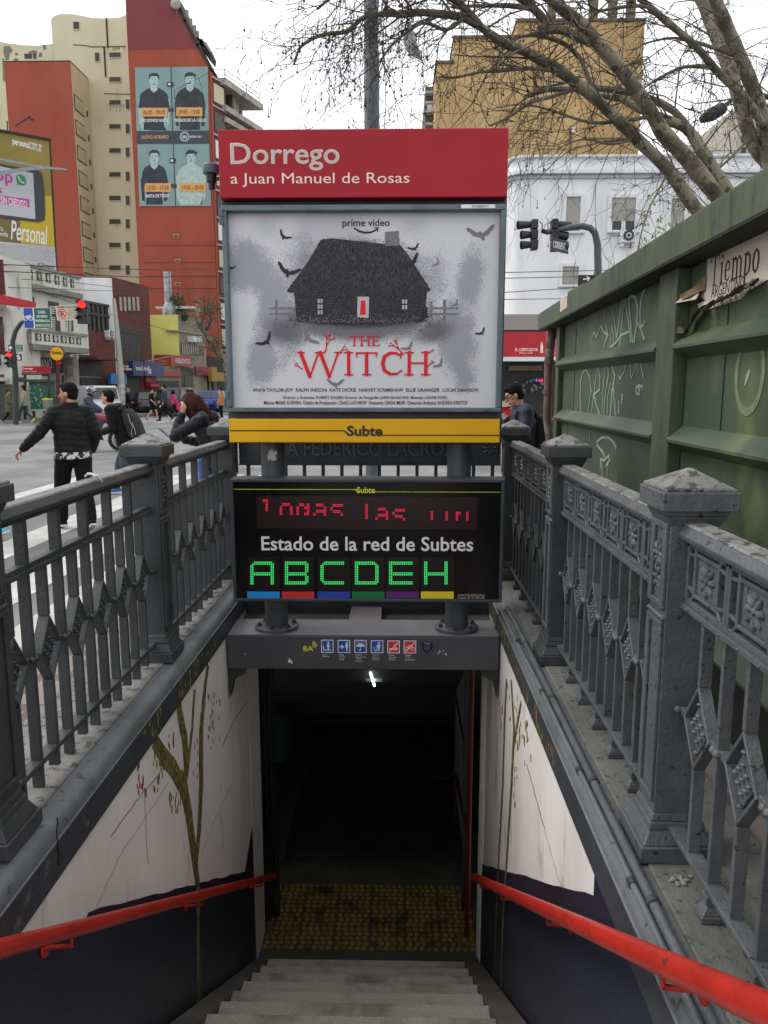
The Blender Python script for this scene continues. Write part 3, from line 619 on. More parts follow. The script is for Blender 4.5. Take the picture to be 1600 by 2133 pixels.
for a in ((466, 428, 1055, 440), (478, 849, 1045, 858)): fb(mb, F, X0 + .005, X1 - .005, z(a[3]), z(a[1]), -.06, .03)
for x0, x1 in ((X0 + .006, X0 + .036), (X1 - .036, X1 - .006)): fb(mb, F, x0, x1, z(849) + .0005, z(440) - .0005, -.06, .0295)
mb.build('case_frame', 'case_blue', sg, bevel=.005)
for y in (452, 470, 830): mb = MB(); fb(mb, F, X0 - .008, X0 + .018, z(y), z(y - 16), .0305, .04); mb.build('hinge', 'case_blue', sg, bevel=.003)
mb = MB(); mb.rect(F, 960, 428.5, 1030, 436, .0305, .033); o = mb.build('serial_plate', 'white', sg); text('1016223111', F, (983, 429.6, 1016, 434.6), 'black', o, bold=.02, d=.0335)
mb = MB(); fb(mb, F, X0 + .01, X1 - .01, z(921.5), z(872.5), -.06, .02); yb = mb.build('yellow_band', 'sign_yellow', sg, bevel=.004)
FY = front(YS - .02)
text('Subte', FY, (723, 886.5, 797, 908.5), 'black', yb, bold=.03, d=.001)
mb = MB(); mb.rect(FY, 479, 895.7, 714, 898.4, 0, .002); mb.rect(FY, 790, 905.3, 1040.5, 907.8, 0, .002); mb.poly(FY, FY.P([(713, 895.7), (717.5, 895.7), (731, 908), (726, 908)]), 0, .0022); mb.build('line_mark', 'black', yb)
se = thing('light_sensor', 'grey drum shaped sensor mounted at the left edge of the red header', 'sensor', tuple(atY(440, 352, 5.2)))
c = se.location; mb = MB(); mb.lathe((c.x, c.y, c.z - .03), [(.052, 0), (.055, .006), (.055, .05), (.048, .058), (.01, .06)], 20); mb.build('drum', 'case_blue', se, smooth=True)
mb = MB(); mb.lathe((c.x, c.y, c.z - .105), [(.02, -.02), (.022, .02), (.033, .025), (.035, .074)], 16); mb.box((c.x, c.y - .01, c.z - .07), (c.x + .09, c.y + .01, c.z - .05)); mb.build('socket', 'black', se, smooth=True)
# ------------------------------------------------------------------ the film poster in the case: a plain cottage in mist
FP = front(YS + .035)
def print_mat():
    """printed stippled mist: soft ellipses thresholded by fine grain, all part of the sheet's own print"""
    m = bpy.data.materials.new('poster_print'); m.use_nodes = True; N = m.node_tree.nodes; L = m.node_tree.links; b = N['Principled BSDF']; b.inputs['Roughness'].default_value = .5; b.inputs['Specular IOR Level'].default_value = .35
    tc = N.new('ShaderNodeTexCoord'); o = V((-.23, YS + .05, 1))
    def math_(op, a, c=None):
        n = N.new('ShaderNodeMath'); n.operation = op
        for i, v in enumerate((a, c)):
            if v is None: continue
            if isinstance(v, (int, float)): n.inputs[i].default_value = v
            else: L.new(v, n.inputs[i])
        return n.outputs[0]
    def nz(sc, d=2):
        n = N.new('ShaderNodeTexNoise'); n.inputs['Scale'].default_value = sc; n.inputs['Detail'].default_value = d; L.new(tc.outputs['Object'], n.inputs['Vector']); return n.outputs['Fac']
    def field(bl):
        out = None
        for x, y, rx, ry, rot, st in bl:
            c = FP.px(x, y) - o; k = (FP.px(x + 1, y) - FP.px(x, y)).length; mp = N.new('ShaderNodeMapping'); mp.vector_type = 'TEXTURE'
            mp.inputs['Location'].default_value = (c.x, 0, c.z); mp.inputs['Rotation'].default_value = (0, rad(rot), 0); mp.inputs['Scale'].default_value = (rx * k, 1000, ry * k); L.new(tc.outputs['Object'], mp.inputs[0])
            ln = N.new('ShaderNodeVectorMath'); ln.operation = 'LENGTH'; L.new(mp.outputs[0], ln.inputs[0]); v = math_('MULTIPLY', math_('MAXIMUM', math_('SUBTRACT', 1.0, ln.outputs['Value']), 0), st); out = v if out is None else math_('MAXIMUM', out, v)
        return out
    def over(col, f, c, grain, wob, gain=1.0):
        f2 = math_('ADD', f, math_('MULTIPLY', math_('SUBTRACT', nz(9, 4), .5), wob)); g = math_('ADD', math_('MULTIPLY', math_('SUBTRACT', nz(grain, 1), .5), 1.6), .5)
        th = math_('MULTIPLY', math_('SUBTRACT', f2, math_('MULTIPLY', g, .6)), 5.0); cl = math_('MINIMUM', math_('MAXIMUM', th, 0), gain); mx = N.new('ShaderNodeMixRGB'); L.new(cl, mx.inputs[0])
        if isinstance(col, tuple): mx.inputs[1].default_value = col
        else: L.new(col, mx.inputs[1])
        mx.inputs[2].default_value = lin(c); return mx.outputs[0]
    col = over(lin('#cdcdd0'), field([(690, 500, 150, 130, 0, .8), (560, 470, 70, 60, 20, .6), (860, 470, 90, 60, 0, .5)]), '#b4b4b8', 190, .2, .8)
    col = over(col, field([(520, 560, 120, 80, 35, .95), (575, 650, 62, 160, -8, .95), (550, 745, 52, 110, 10, .9), (980, 580, 50, 110, 10, .85), (950, 700, 70, 125, -5, .95), (965, 775, 45, 75, -25, .85), (640, 590, 110, 150, 0, .7), (870, 590, 110, 130, 0, .65)]), '#83838d', 230, .6, .75)
    col = over(col, field([(752, 668, 250, 66, 0, 1.05), (600, 690, 100, 50, 10, .75), (900, 690, 90, 50, -10, .75), (752, 560, 175, 95, 0, .9)]), '#5a5a5f', 260, .25, .9)
    col = over(col, field([(752, 655, 180, 42, 0, 1.1)]), '#29292c', 260, .2, .9)
    for ang, x, y in ((0, 0, 0),):
        cr = N.new('ShaderNodeTexWave'); cr.inputs['Scale'].default_value = .35; cr.inputs['Distortion'].default_value = 9; cr.inputs['Detail'].default_value = 1; L.new(tc.outputs['Object'], cr.inputs['Vector'])
        bn = N.new('ShaderNodeBump'); bn.inputs['Strength'].default_value = .25; bn.inputs['Distance'].default_value = .02; L.new(cr.outputs['Fac'], bn.inputs['Height']); L.new(bn.outputs[0], b.inputs['Normal'])
    L.new(col, b.inputs['Base Color']); return m
ps = thing('poster', 'grey misty film poster of a dark cottage with red title letters behind the sign glass', 'poster', (-.23, YS + .05, 1))
mb = MB(); mb.box((X0 + .03, YS + .035, z(851)), (X1 - .03, YS + .05, z(437))); mb.build('sheet', print_mat(), ps)
def pp(pts, m, name, d=.001): mb = MB(); mb.poly(FP, FP.P(pts), 0, d); return mb.build(name, m, ps)
def blob(cx, cy, rx, ry, seed, n=60, amp=.12):
    r = random.Random(seed); ph = [r.uniform(0, 6.28) for _ in range(5)]
    return [(cx + rx * (1 + sum(amp / (k+1) * math.sin((k+2) * a + ph[k]) for k in range(5))) * math.cos(a), cy + ry * (1 + sum(amp / (k+1) * math.sin((k+2) * a + ph[k] + 1) for k in range(5))) * math.sin(a)) for a in [2*math.pi*i/n for i in range(n)]]
mb = MB()
for x in (576, 926): mb.rect(FP, x - 3, 624, x + 3, 668, 0, .0012)
for y in (640, 652): mb.rect(FP, 560, y, 616, y + 4, 0, .0014); mb.rect(FP, 884, y, 955, y + 4, 0, .0014)
mb.rect(FP, 896, 628, 901, 664, 0, .0012); mb.build('drawn_fence', 'ink_soft', ps)
pp([(612, 596), (890, 596), (884, 668), (800, 676), (700, 677), (618, 670)], 'ink', 'drawn_cottage', .0018)
pp([(597, 606), (640, 548), (668, 500), (690, 496), (800, 508), (832, 508), (850, 530), (897, 604), (888, 610), (760, 600), (700, 606), (640, 600), (604, 610)], 'thatch', 'drawn_cottage', .0022)
pp([(597, 606), (640, 548), (668, 500), (676, 497), (690, 512), (712, 556), (738, 602), (700, 606), (640, 601), (604, 610)], 'ink', 'drawn_cottage', .00235)
pp([(802, 512), (802, 483), (831, 481), (832, 512)], 'ink_soft', 'drawn_cottage', .0024)
pp([(745, 618), (769, 618), (768, 662), (744, 661)], 'paper', 'drawn_door', .0026)
pp([(752, 626), (761, 626), (762, 656), (750, 656)], 'title_red', 'drawn_door', .003)
mb = MB()
for x0, x1, y0, y1 in ((662, 673, 623, 656), (838, 848, 624, 645)):
    for i in range(2):
        for j in range(3 if y1 - y0 > 25 else 2): mb.rect(FP, x0 + i * 6, y0 + j * 11.5, x0 + i * 6 + 4, y0 + j * 11.5 + 8.5, 0, .0026)
mb.build('drawn_window', 'paper', ps)
def bird(cx, cy, sx, rot, m, k):
    c, s = math.cos(rot), math.sin(rot); P = []
    for a, b in ((-1, -.42), (-.78, -.45), (-.42, -.24), (-.16, -.12), (-.05, -.24), (.06, -.22), (.14, -.1), (.42, -.34), (.78, -.72), (1, -.8), (.9, -.5), (.6, -.06), (.28, .12), (.36, .34), (.2, .38), (.06, .2), (-.1, .18), (-.38, .12), (-.55, .05), (-.7, -.12), (-.88, -.2)): P.append((cx + (a*c - b*s) * sx, cy + (a*s + b*c) * sx))
    pp(P, m, 'drawn_bird', .0032 + k * .0001)
for k, (x, y, s_, a, m_) in enumerate(((590, 492, 15, .8, 'bird'), (597, 566, 26, .5, 'bird'), (1000, 489, 30, .05, 'bird_pale'), (862, 518, 13, -.2, 'bird'), (852, 552, 26, -.3, 'bird'), (745, 553, 22, -.9, 'bird'), (911, 548, 10, -.9, 'bird_pale'), (553, 713, 20, -.5, 'bird'), (640, 700, 24, 1.2, 'bird_pale'), (884, 660, 22, -.9, 'bird'), (1002, 694, 12, -.4, 'bird'), (950, 633, 9, -.7, 'bird_pale'), (697, 800, 18, .2, 'bird_pale'), (915, 760, 13, -.6, 'bird_pale'), (482, 558, 8, .2, 'bird'), (850, 725, 14, -.4, 'bird_pale'))): bird(x, y, s_, a, m_, k)
r = random.Random(31)
for m_c, nn, fy in (('ink', 420, 0), ('ink_soft', 380, 1)):
    mb = MB()
    for k in range(nn):
        q_ = r.random()
        if q_ < .62: x, y = r.uniform(596, 905), 664 + abs(r.gauss(0, 11 + 7 * fy))
        elif q_ < .8: t_ = r.random(); x, y = (604 + 84 * t_, 604 - 106 * t_) if r.random() < .5 else (895 - 60 * t_, 600 - 90 * t_); x += r.gauss(0, 3 + 3*fy); y += r.gauss(0, 3 + 3*fy)
        elif q_ < .9: x, y = r.uniform(690, 832), 504 - abs(r.gauss(0, 3 + 2*fy))
        else: x, y = r.choice((610, 888)) + r.gauss(0, 5), r.uniform(604, 670)
        mb.disc(FP, FP.st(x, y), r.uniform(.0012, .0034), 0, .003, 5)
    o = mb.build('printed_speckle', m_c, ps); o['kind'] = 'stuff'
mb = MB()
for k in range(420): x, y = r.uniform(606, 892), 672 - abs(r.gauss(0, 8)); mb.disc(FP, FP.st(x, y), r.uniform(.0015, .004), 0, .0028, 5)
mb.build('printed_speckle', 'ink_soft', ps)['kind'] = 'stuff'
text('prime video', FP, (713.5, 456, 812, 476), 'black', ps, 'poster_lettering', bold=.012, d=.001)
mb = MB(); q = FP.P([(738, 475), (747, 481), (759, 484.5), (772, 484), (783, 479), (787, 476)]); mb.stroke(FP, q, [.008, .012, .013, .012, .01, .006], 0, .002); mb.stroke(FP, FP.P([(780, 474.5), (788, 474.5), (786.5, 482)]), .006, 0, .0025); mb.build('poster_lettering', 'black', ps)
# plain serif capitals drawn as strokes
GL = {'T': (.8, [((0, .96), (.8, .96), .06), ((.03, .96), (.03, .8), .05), ((.77, .96), (.77, .8), .05), ((.4, .96), (.4, 0), .13), ((.24, .02), (.56, .02), .05)]),
      'H': (.95, [((.16, 0), (.16, 1), .13), ((.79, 0), (.79, 1), .13), ((.16, .52), (.79, .52), .06), ((0, .02), (.32, .02), .05), ((.63, .02), (.95, .02), .05), ((0, .98), (.32, .98), .05), ((.63, .98), (.95, .98), .05)]),
      'E': (.72, [((.16, 0), (.16, 1), .13), ((0, .97), (.68, .97), .06), ((0, .03), (.7, .03), .06), ((.16, .52), (.52, .52), .06), ((.67, .99), (.67, .82), .05), ((.7, .01), (.7, .2), .05), ((.52, .62), (.52, .42), .05)]),
      'V': (.95, [((.12, 1), (.47, -.08), .14), ((.82, 1), (.47, -.08), .07), ((0, .98), (.28, .98), .05), ((.68, .98), (.95, .98), .05)]),
      'I': (.36, [((.18, 0), (.18, 1), .13), ((.02, .02), (.34, .02), .05), ((.02, .98), (.34, .98), .05)]),
      'C': (.86, [((.8, .84), (.62, .95), .08), ((.62, .95), (.4, .96), .1), ((.4, .96), (.18, .8), .12), ((.18, .8), (.11, .5), .14), ((.11, .5), (.18, .2), .14), ((.18, .2), (.4, .04), .12), ((.4, .04), (.64, .05), .09), ((.64, .05), (.84, .2), .06), ((.8, 1), (.8, .74), .05)]),
      'i': (.34, [((.17, 0), (.17, .66), .15), ((.02, .02), (.32, .02), .05), ((.02, .64), (.18, .64), .05), ((.17, .84), (.17, .9), .15)]),
      'e': (.5, [((.08, .36), (.42, .36), .05), ((.42, .36), (.4, .55), .1), ((.4, .55), (.26, .65), .08), ((.26, .65), (.12, .55), .11), ((.12, .55), (.08, .33), .14), ((.08, .33), (.13, .1), .13), ((.13, .1), (.28, .02), .08), ((.28, .02), (.45, .14), .05)]),
      'm': (.9, [((.14, 0), (.14, .66), .14), ((.45, 0), (.45, .52), .14), ((.76, 0), (.76, .52), .14), ((.14, .56), (.3, .66), .08), ((.3, .66), (.45, .52), .1), ((.45, .56), (.61, .66), .08), ((.61, .66), (.76, .52), .1), ((0, .64), (.14, .64), .05), ((.02, .02), (.28, .02), .05), ((.34, .02), (.56, .02), .05), ((.65, .02), (.9, .02), .05)]),
      'p': (.56, [((.14, -.3), (.14, .66), .14), ((.14, .56), (.3, .66), .08), ((.3, .66), (.44, .54), .11), ((.44, .54), (.48, .33), .14), ((.48, .33), (.43, .1), .13), ((.43, .1), (.28, .01), .09), ((.28, .01), (.14, .08), .07), ((0, .64), (.14, .64), .05), ((0, -.28), (.3, -.28), .05)]),
      'o': (.56, [((.28, .66), (.42, .56), .09), ((.42, .56), (.48, .33), .13), ((.48, .33), (.42, .1), .13), ((.42, .1), (.28, 0), .09), ((.28, 0), (.14, .1), .09), ((.14, .1), (.08, .33), .13), ((.08, .33), (.14, .56), .13), ((.14, .56), (.28, .66), .09)])}
def serif(word, F, box, m, par, name, d=.003, ov={}, gap=.1):
    W = 0; pos = []
    for i, ch in enumerate(word): pos.append(W); W += GL[ch][0] + gap + ov.get(i, 0)
    W -= gap; x0, y0, x1, y1 = box; mb = MB(); k = 0
    a, b = (F.st(x0, y1), F.st(x1, y0))
    for i, ch in enumerate(word):
        for p, q, w_ in GL[ch][1]:
            T = lambda u: (a[0] + (pos[i] + u[0]) / W * (b[0] - a[0]), a[1] + u[1] * (b[1] - a[1]))
            mb.stroke(F, [T(p), T(q)], w_ * (b[1] - a[1]) * 1.15, 0, d + k * .00003); k += 1
    return mb.build(name, m, par)
serif('THE', FP, (729, 699.5, 791, 720), 'title_red', ps, 'poster_lettering', .0045)
serif('VVITCH', FP, (620, 733, 896, 781), 'title_red', ps, 'poster_lettering', .0045, {0: -.3, 1: -.02})
mb = MB(); r = random.Random(2)                          # bare branches round the title
def twig(x, y, a, l, k):
    if k < 0 or l < 3: return
    x2, y2 = x + l * math.cos(a), y - l * math.sin(a); mb.stroke(FP, FP.P([(x, y), ((x+x2)/2 + r.uniform(-1, 1), (y+y2)/2 + r.uniform(-1, 1)), (x2, y2)]), [.004 + .002*k, .003 + .0017*k, .002 + .0014*k], 0, .004 + .0004*k)
    twig(x2, y2, a + r.uniform(.2, .6), l * .7, k - 1); twig(x2, y2, a - r.uniform(.2, .7), l * .68, k - 1)
twig(676, 735, 1.3, 17, 3); twig(702, 738, .7, 12, 2); twig(840, 738, 2.3, 15, 3); twig(630, 768, 2.6, 9, 2); twig(890, 765, .8, 9, 2); twig(892, 734, .5, 8, 1); mb.build('drawn_twigs', 'title_red', ps)
for s_, b in (('ANYA TAYLOR-JOY  RALPH INESON  KATE DICKIE  HARVEY SCRIMSHAW  ELLIE GRAINGER  LUCAS DAWSON', (527, 808.5, 996, 818)), ('Director y Guionista: ROBERT EGGERS Director de Fotografía: JARIN BLASCHKE  Montaje: LOUISE FORD', (590, 825, 932, 832.5)), ('Música: MARK KORVEN  Diseño de Producción: CRAIG LATHROP  Vestuario: LINDA MUIR  Dirección Artística: ANDREA KRISTOF', (550, 835, 974, 842.5))): text(s_, FP, b, 'black', ps, 'poster_lettering', bold=.012, d=.001)
# ------------------------------------------------------------------ LED board
YL = 5.02; F = front(YL); z = lambda y: F.st(760, y)[1]
ld = thing('led_board', 'black electronic board with green letters A B C D E H and red scrolling text', 'display board', (-.23, 5.1, .8))
a0, a1 = F.st(483, 1125)[0], F.st(1048.5, 1125)[0]
mb = MB(); mb.box((a0, YL + .012, z(1253)), (a1, YL + .19, z(998))); mb.build('housing', 'case_dark', ld, bevel=.01)
mb = MB()
for q in ((a0, a1, z(1004.5), z(998)), (a0, a1, z(1253), z(1247))): fb(mb, F, *q, -.011, .012)
for q in ((a0, a0 + .022), (a1 - .022, a1)): fb(mb, F, *q, z(1247) + .0004, z(1004.5) - .0004, -.011, .0115)
mb.build('frame', 'case_dark', ld, bevel=.004)
mb = MB(); fb(mb, F, a0 + .02, a1 - .02, z(1248), z(1004), -.012, 0); mb.build('face', 'led_face', ld)
mb = MB(); mb.rect(F, 534, 1034, 993, 1102, 0, .001); mb.build('red_matrix', 'led_red_bed', ld)
text('Subte', F, (743.5, 1014.5, 781.5, 1027), 'lime', ld, bold=.02, d=.001)
mb = MB(); mb.rect(F, 487, 1018.6, 739, 1020.2, 0, .002); mb.rect(F, 779, 1024, 1043, 1025.6, 0, .002); mb.poly(F, F.P([(738, 1018.6), (741, 1018.6), (747, 1025), (744, 1025)]), 0, .0022); mb.build('line_mark', 'lime', ld)
text('Estado de la red de Subtes', F, (545, 1118.5, 986, 1146.5), 'white', ld, bold=.014, d=.001)
r5 = {'l': '110 010 010 010 010 010 010', 'o': '00000 00000 01110 10001 10001 10001 01110', 'd': '00001 00001 01101 10011 10001 10011 01101', 'a': '00000 00000 01110 00001 01111 10001 01111', 's': '00000 00000 01111 10000 01110 00001 11110', 'i': '1 0 1 1 1 1 1', 'n': '00000 00000 10110 11001 10001 10001 10001'}
def dots(mb, F, x, y, rpx, d): c = F.st(x, y); e = F.st(x + rpx, y)[0] - c[0]; mb.disc(F, c, e, 0, d, 6)
mb = MB()
def ledword(chs, x0, y0, rows, slope):
    x = x0
    for ch, gap in chs:
        R_ = r5[ch].split()
        for j in rows:
            for i, b in enumerate(R_[j]):
                if b == '1':
                    for di in (0, 1):
                        for dj in (0, 1): dots(mb, F, x + i * 5.4 + di * 2.7, y0 + (j - rows[0]) * 6.4 + dj * 3.2 + (x - x0) * slope, 1.25, .0018)
        x += len(R_[0]) * 5.4 + gap
ledword([('l', 0)], 549, 1041, range(0, 4), 0); ledword([('o', 8), ('d', 8), ('a', 8), ('s', 0)], 584, 1049, range(2, 6), .02)
ledword([('l', 10), ('a', 8), ('s', 0)], 757, 1051, range(1, 6), .06); ledword([('l', 20), ('i', 16), ('n', 0)], 893, 1066, range(3, 6), .02)
mb.build('red_text', 'led_red', ld)
for k, (ch, x, tab) in enumerate((('A', 523, 'tab_blue'), ('B', 595, 'tab_red'), ('C', 669, 'tab_navy'), ('D', 741, 'tab_green'), ('E', 812, 'tab_purple'), ('H', 885, 'tab_yellow'))):
    mb = MB(); mb.rect(F, x - 7, 1160, x + 60, 1231, 0, .001); mb.build('letter_bed', 'led_green_bed', ld)
    seg = {'A': 'tlrm', 'B': 'tlrmb', 'C': 'tlb', 'D': 'tlrb', 'E': 'tlmb', 'H': 'lrm'}[ch]; on = set(); n = 13
    for i in range(n):
        for q in (0, 1):
            if 't' in seg: on.add((i, q))
            if 'b' in seg: on.add((i, n - 1 - q))
            if 'm' in seg: on.add((i, 6 + q))
            if 'l' in seg: on.add((q, i))
            if 'r' in seg: on.add((n - 1 - q, i))
    for c_ in {'A': [(0, 0), (12, 0), (1, 0), (0, 1)], 'B': [(12, 0), (12, 12), (12, 6), (12, 7)], 'C': [(0, 0), (1, 0), (0, 1), (0, 12), (1, 12), (0, 11)], 'D': [(12, 0), (12, 12), (12, 1), (11, 0)]}.get(ch, []): on.discard(c_)
    mb = MB()
    for i, j in on: dots(mb, F, x + i * 3.85, 1171 + j * 3.75, 1.5, .0018)
    mb.build('green_letter', 'led_green', ld)
    mb = MB(); mb.rect(F, x - 8, 1232, x + 60, 1247, 0, .0015); mb.build('line_tab', tab, ld)
text('www.microled.com.ar', F, (954, 1236.5, 1010, 1241.5), 'letter_gray', ld, d=.001); text('Rivadavia 100  Tel. 4954-1827', F, (954, 1243, 1010, 1247), 'letter_gray', ld, d=.001)
# lamp post behind the sign
lp = thing('lamp_post', 'tall dark steel pole rising behind the red header into the sky', 'lamp post', (-.40, 11.6, .12))
mb = MB(); mb.tube([(-.40, 11.6, 0), (-.40, 11.6, 6.3), (-.405, 11.6, 6.32), (-.405, 11.6, 12)], [.108, .108, .103, .098], 24); mb.build('shaft', 'pipe_gray', lp, smooth=True)
mb = MB(); mb.lathe((-.40, 11.6, 6.28), [(.112, 0), (.112, .03)], 24); mb.lathe((-.40, 11.6, 0), [(.2, 0), (.2, .1), (.12, .4)], 20); mb.build('collar', 'pipe_gray', lp, smooth=True)
mb = MB(); mb.tube([(-.22, 11.55, 1.5), (-.25, 11.5, 5), (-.2, 11.5, 5.6), (-.27, 11.52, 7.5), (-.28, 11.5, 9)], .006, 5); mb.build('cable', 'black', lp)
# ------------------------------------------------------------------ green newsstand kiosk on the right
mat('kiosk', '#46543f', '#323e31', 1.3, .5, .15, 30, c3='#687049', sc3=2.0, lo3=.55, hi3=.8, stretch=(1, 1, .6))
mat('kiosk_post', '#4d5743', '#3d4834', 6, .55, .2, 30, c3='#33382c', sc3=30, lo3=.6, hi3=.66, stretch=(1, 1, .25))
mat('kiosk_fascia', '#3a4633', '#4d553c', 7, .6, .25, 30, c3='#2f352a', sc3=12, lo3=.55, hi3=.65, stretch=(1, 1, .3))
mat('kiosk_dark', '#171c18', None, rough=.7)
mat('spray', '#9fb09f', '#7f9481', 6, .7); mat('spray_soft', '#5f6b4a', '#7d8562', 9, .8)
mat('newsprint', '#c9c1b4', '#b5a998', 4, .8, .2, 20, c3='#8c7a5a', sc3=5, lo3=.66, hi3=.8); mat('newsprint_old', '#7e6c4f', '#5a4c3c', 12, .85); mat('newsprint_dark', '#4a4139', '#2e2823', 14, .85)
mat('rust_pipe', '#54403a', '#6d5348', 8, .7, .3, 40, c3='#6d6a5e', sc3=4)
K = Fr((1.495, 2.68), (1.495 + .0086 * 5, 7.68))
tk = lambda s: 2.496 - .0154 * (s - .25)
def slab(mb, a, b, u0, u1, d0, d1): return mb.poly(K, [(a, tk(a) + u0), (b, tk(b) + u0), (b, tk(b) + u1), (a, tk(a) + u1)], d0, d1)
ks = thing('newsstand_kiosk', 'large closed green metal newsstand with graffiti beside the right railing', 'kiosk', tuple(K.pt(1.5, .12, -.9)))
mb = MB(); mb.poly(K, [(-2.4, .12), (4.78, .12), (4.78, tk(4.78) - .165), (-2.4, tk(-2.4) - .165)], -1.85, 0); mb.build('body', 'kiosk', ks)
mb = MB(); slab(mb, -2.6, 5.22, -.155, 0, -2.0, .16); mb.build('roof_fascia', 'kiosk_fascia', ks, bevel=.006)
mb = MB(); slab(mb, -2.58, 5.2, .0005, .014, -1.98, .14); mb.build('roof', 'kiosk_fascia', ks)
mb = MB(); slab(mb, -2.59, 5.21, -.163, -.1555, -1.9, .158); mb.build('soffit', 'kiosk_dark', ks)  # thin black sheet that paints in the shade under the roof overhang
for a, b, d in ((4.66, 4.80, .05), (1.46, 1.74, .075), (-1.75, -1.45, .075)):
    mb = MB(); mb.poly(K, [(a, .12), (b, .12), (b, tk(b) - .1645), (a, tk(a) - .1645)], .0005, d); mb.build('corner_post', 'kiosk_post', ks, bevel=.006)
for a, b in ((1.745, 4.655), (-1.445, 1.455)):
    for t in (1.925, 1.44, .97, .5):
        mb = MB(); q = [(0.0006, t + .06), (.085, t - .01), (.085, t - .024), (.0006, t - .075)]
        mb.loft([[K.pt(s, tt, d) for d, tt in q] for s in (a, b)]); mb.build('folded_rib', 'kiosk', ks)
    mb = MB(); fb(mb, K, a, a + .012, .2, 2.2, .0005, .004); fb(mb, K, b - .5, b - .494, 1.5, 2.2, .0005, .004); mb.build('seam', 'kiosk_dark', ks)
mb = MB(); fb(mb, K, -1.445, 1.455, .12, .98, .0004, .004); mb.build('lower_shade', 'kiosk_dark', ks); mb = MB(); fb(mb, K, 1.745, 4.655, .12, .98, .0004, .004); mb.build('lower_shade', 'kiosk_dark', ks)  # dark sheets: shade between kiosk and railing put into the wall colour
for s0, s1, t1, d0, d1 in ((1.55, 2.3, 2.60, -1.0, -.3), (3.1, 3.9, 2.55, -1, -.3), (4.45, 5.05, 2.53, -.9, -.15), (-.6, -.15, 3.0, -1.4, -.5)):
    mb = MB(); fb(mb, K, s0, s1, tk(s0) + .015, t1 + .06, d0, d1); o = mb.build('roof_vent', 'kiosk_dark', ks, bevel=.01)
    mb = MB(); fb(mb, K, s0 - .05, s1 + .05, t1 + .0605, t1 + .09, d0 - .05, d1 + .05); mb.build('vent_lid', 'kiosk_fascia', o, bevel=.005)
def G(x, y): return (1160 + x / 4.845, 560 + y / 4.845)
mb = MB()
for pts, w_ in (([(358, 705), (370, 660), (385, 640), (402, 690), (425, 640), (450, 575), (480, 640), (525, 665), (490, 740), (480, 800)], .016), ([(480, 415), (490, 500), (515, 650)], .014),
    ([(570, 415), (580, 500), (610, 690), (640, 480), (668, 262)], .018), ([(540, 800), (550, 690), (565, 570), (578, 735)], .014), ([(640, 770), (660, 560), (688, 280), (720, 480), (745, 640), (752, 735)], .018),
    ([(520, 815), (600, 745), (660, 665), (745, 630)], .018), ([(730, 300), (740, 440), (770, 740)], .018), ([(725, 310), (760, 270), (800, 290), (820, 380), (810, 560), (785, 735)], .022), ([(895, 205), (860, 280), (845, 420), (850, 590), (885, 710)], .02), ([(820, 545), (840, 585), (875, 575), (893, 530)], .02)): mb.stroke(K, K.P([G(*p) for p in pts]), w_, .0005, .004)
for pts, w_ in (([(245, 1450), (238, 1300), (245, 1130), (270, 1040), (305, 1020), (335, 1090), (350, 1240), (340, 1290), (318, 1455)], .018), ([(355, 1460), (385, 1200), (420, 985), (440, 1100), (435, 1220), (375, 1270), (400, 1370), (435, 1465)], .017),
    ([(460, 1468), (470, 1250), (490, 985)], .014), ([(478, 1468), (495, 1260), (525, 1080), (520, 980)], .02), ([(512, 1470), (520, 1290), (545, 1160)], .015), ([(545, 1475), (560, 1250), (590, 1080), (565, 985)], .022), ([(595, 1478), (585, 1330), (570, 1170)], .015),
    ([(710, 930), (685, 1040), (645, 1115), (635, 1085)], .012), ([(752, 930), (750, 1060), (758, 1105), (790, 1030), (805, 910), (818, 1030)], .012), ([(845, 900), (860, 1000), (876, 1090)], .012), ([(870, 1190), (830, 1175), (802, 1205), (810, 1255), (835, 1270), (842, 1225), (826, 1195)], .014),
    ([(665, 1270), (660, 1350)], .025), ([(630, 1340), (626, 1455)], .02), ([(345, 1595), (335, 1730)], .012), ([(410, 1790), (415, 1740), (460, 1700), (530, 1705), (580, 1750), (603, 1810)], .022), ([(410, 1780), (460, 1840), (488, 1900)], .016),
    ([(445, 2010), (445, 1920), (480, 1935), (530, 1885), (535, 1940), (500, 1990)], .02), ([(455, 1960), (470, 2125)], .014), ([(525, 1960), (508, 2120)], .012)): mb.stroke(K, K.P([G(*p) for p in pts]), w_, .0005, .004)
mb.build('graffiti', 'spray', ks)
mb = MB(); c_ = K.st(1562, 778); mb.ring(K, c_, .115, .145, .0005, .003, 30, sy=1.25); mb.build('graffiti', 'spray_soft', ks)
mb = MB(); mb.stroke(K, K.P([(1553, 802), (1558, 785), (1563, 772)]), [.01, .03, .012], .0005, .003); mb.build('graffiti', 'spray', ks)
KF = Fr(tuple(K.pt(0, 0, .16))[:2], tuple(K.pt(1, 0, .16))[:2])
mb = MB(); mb.poly(KF, KF.P([(1168, 624), (1182, 615), (1182, 640), (1168, 651)]), .0005, .004); mb.build('sticker', 'newsprint', ks)
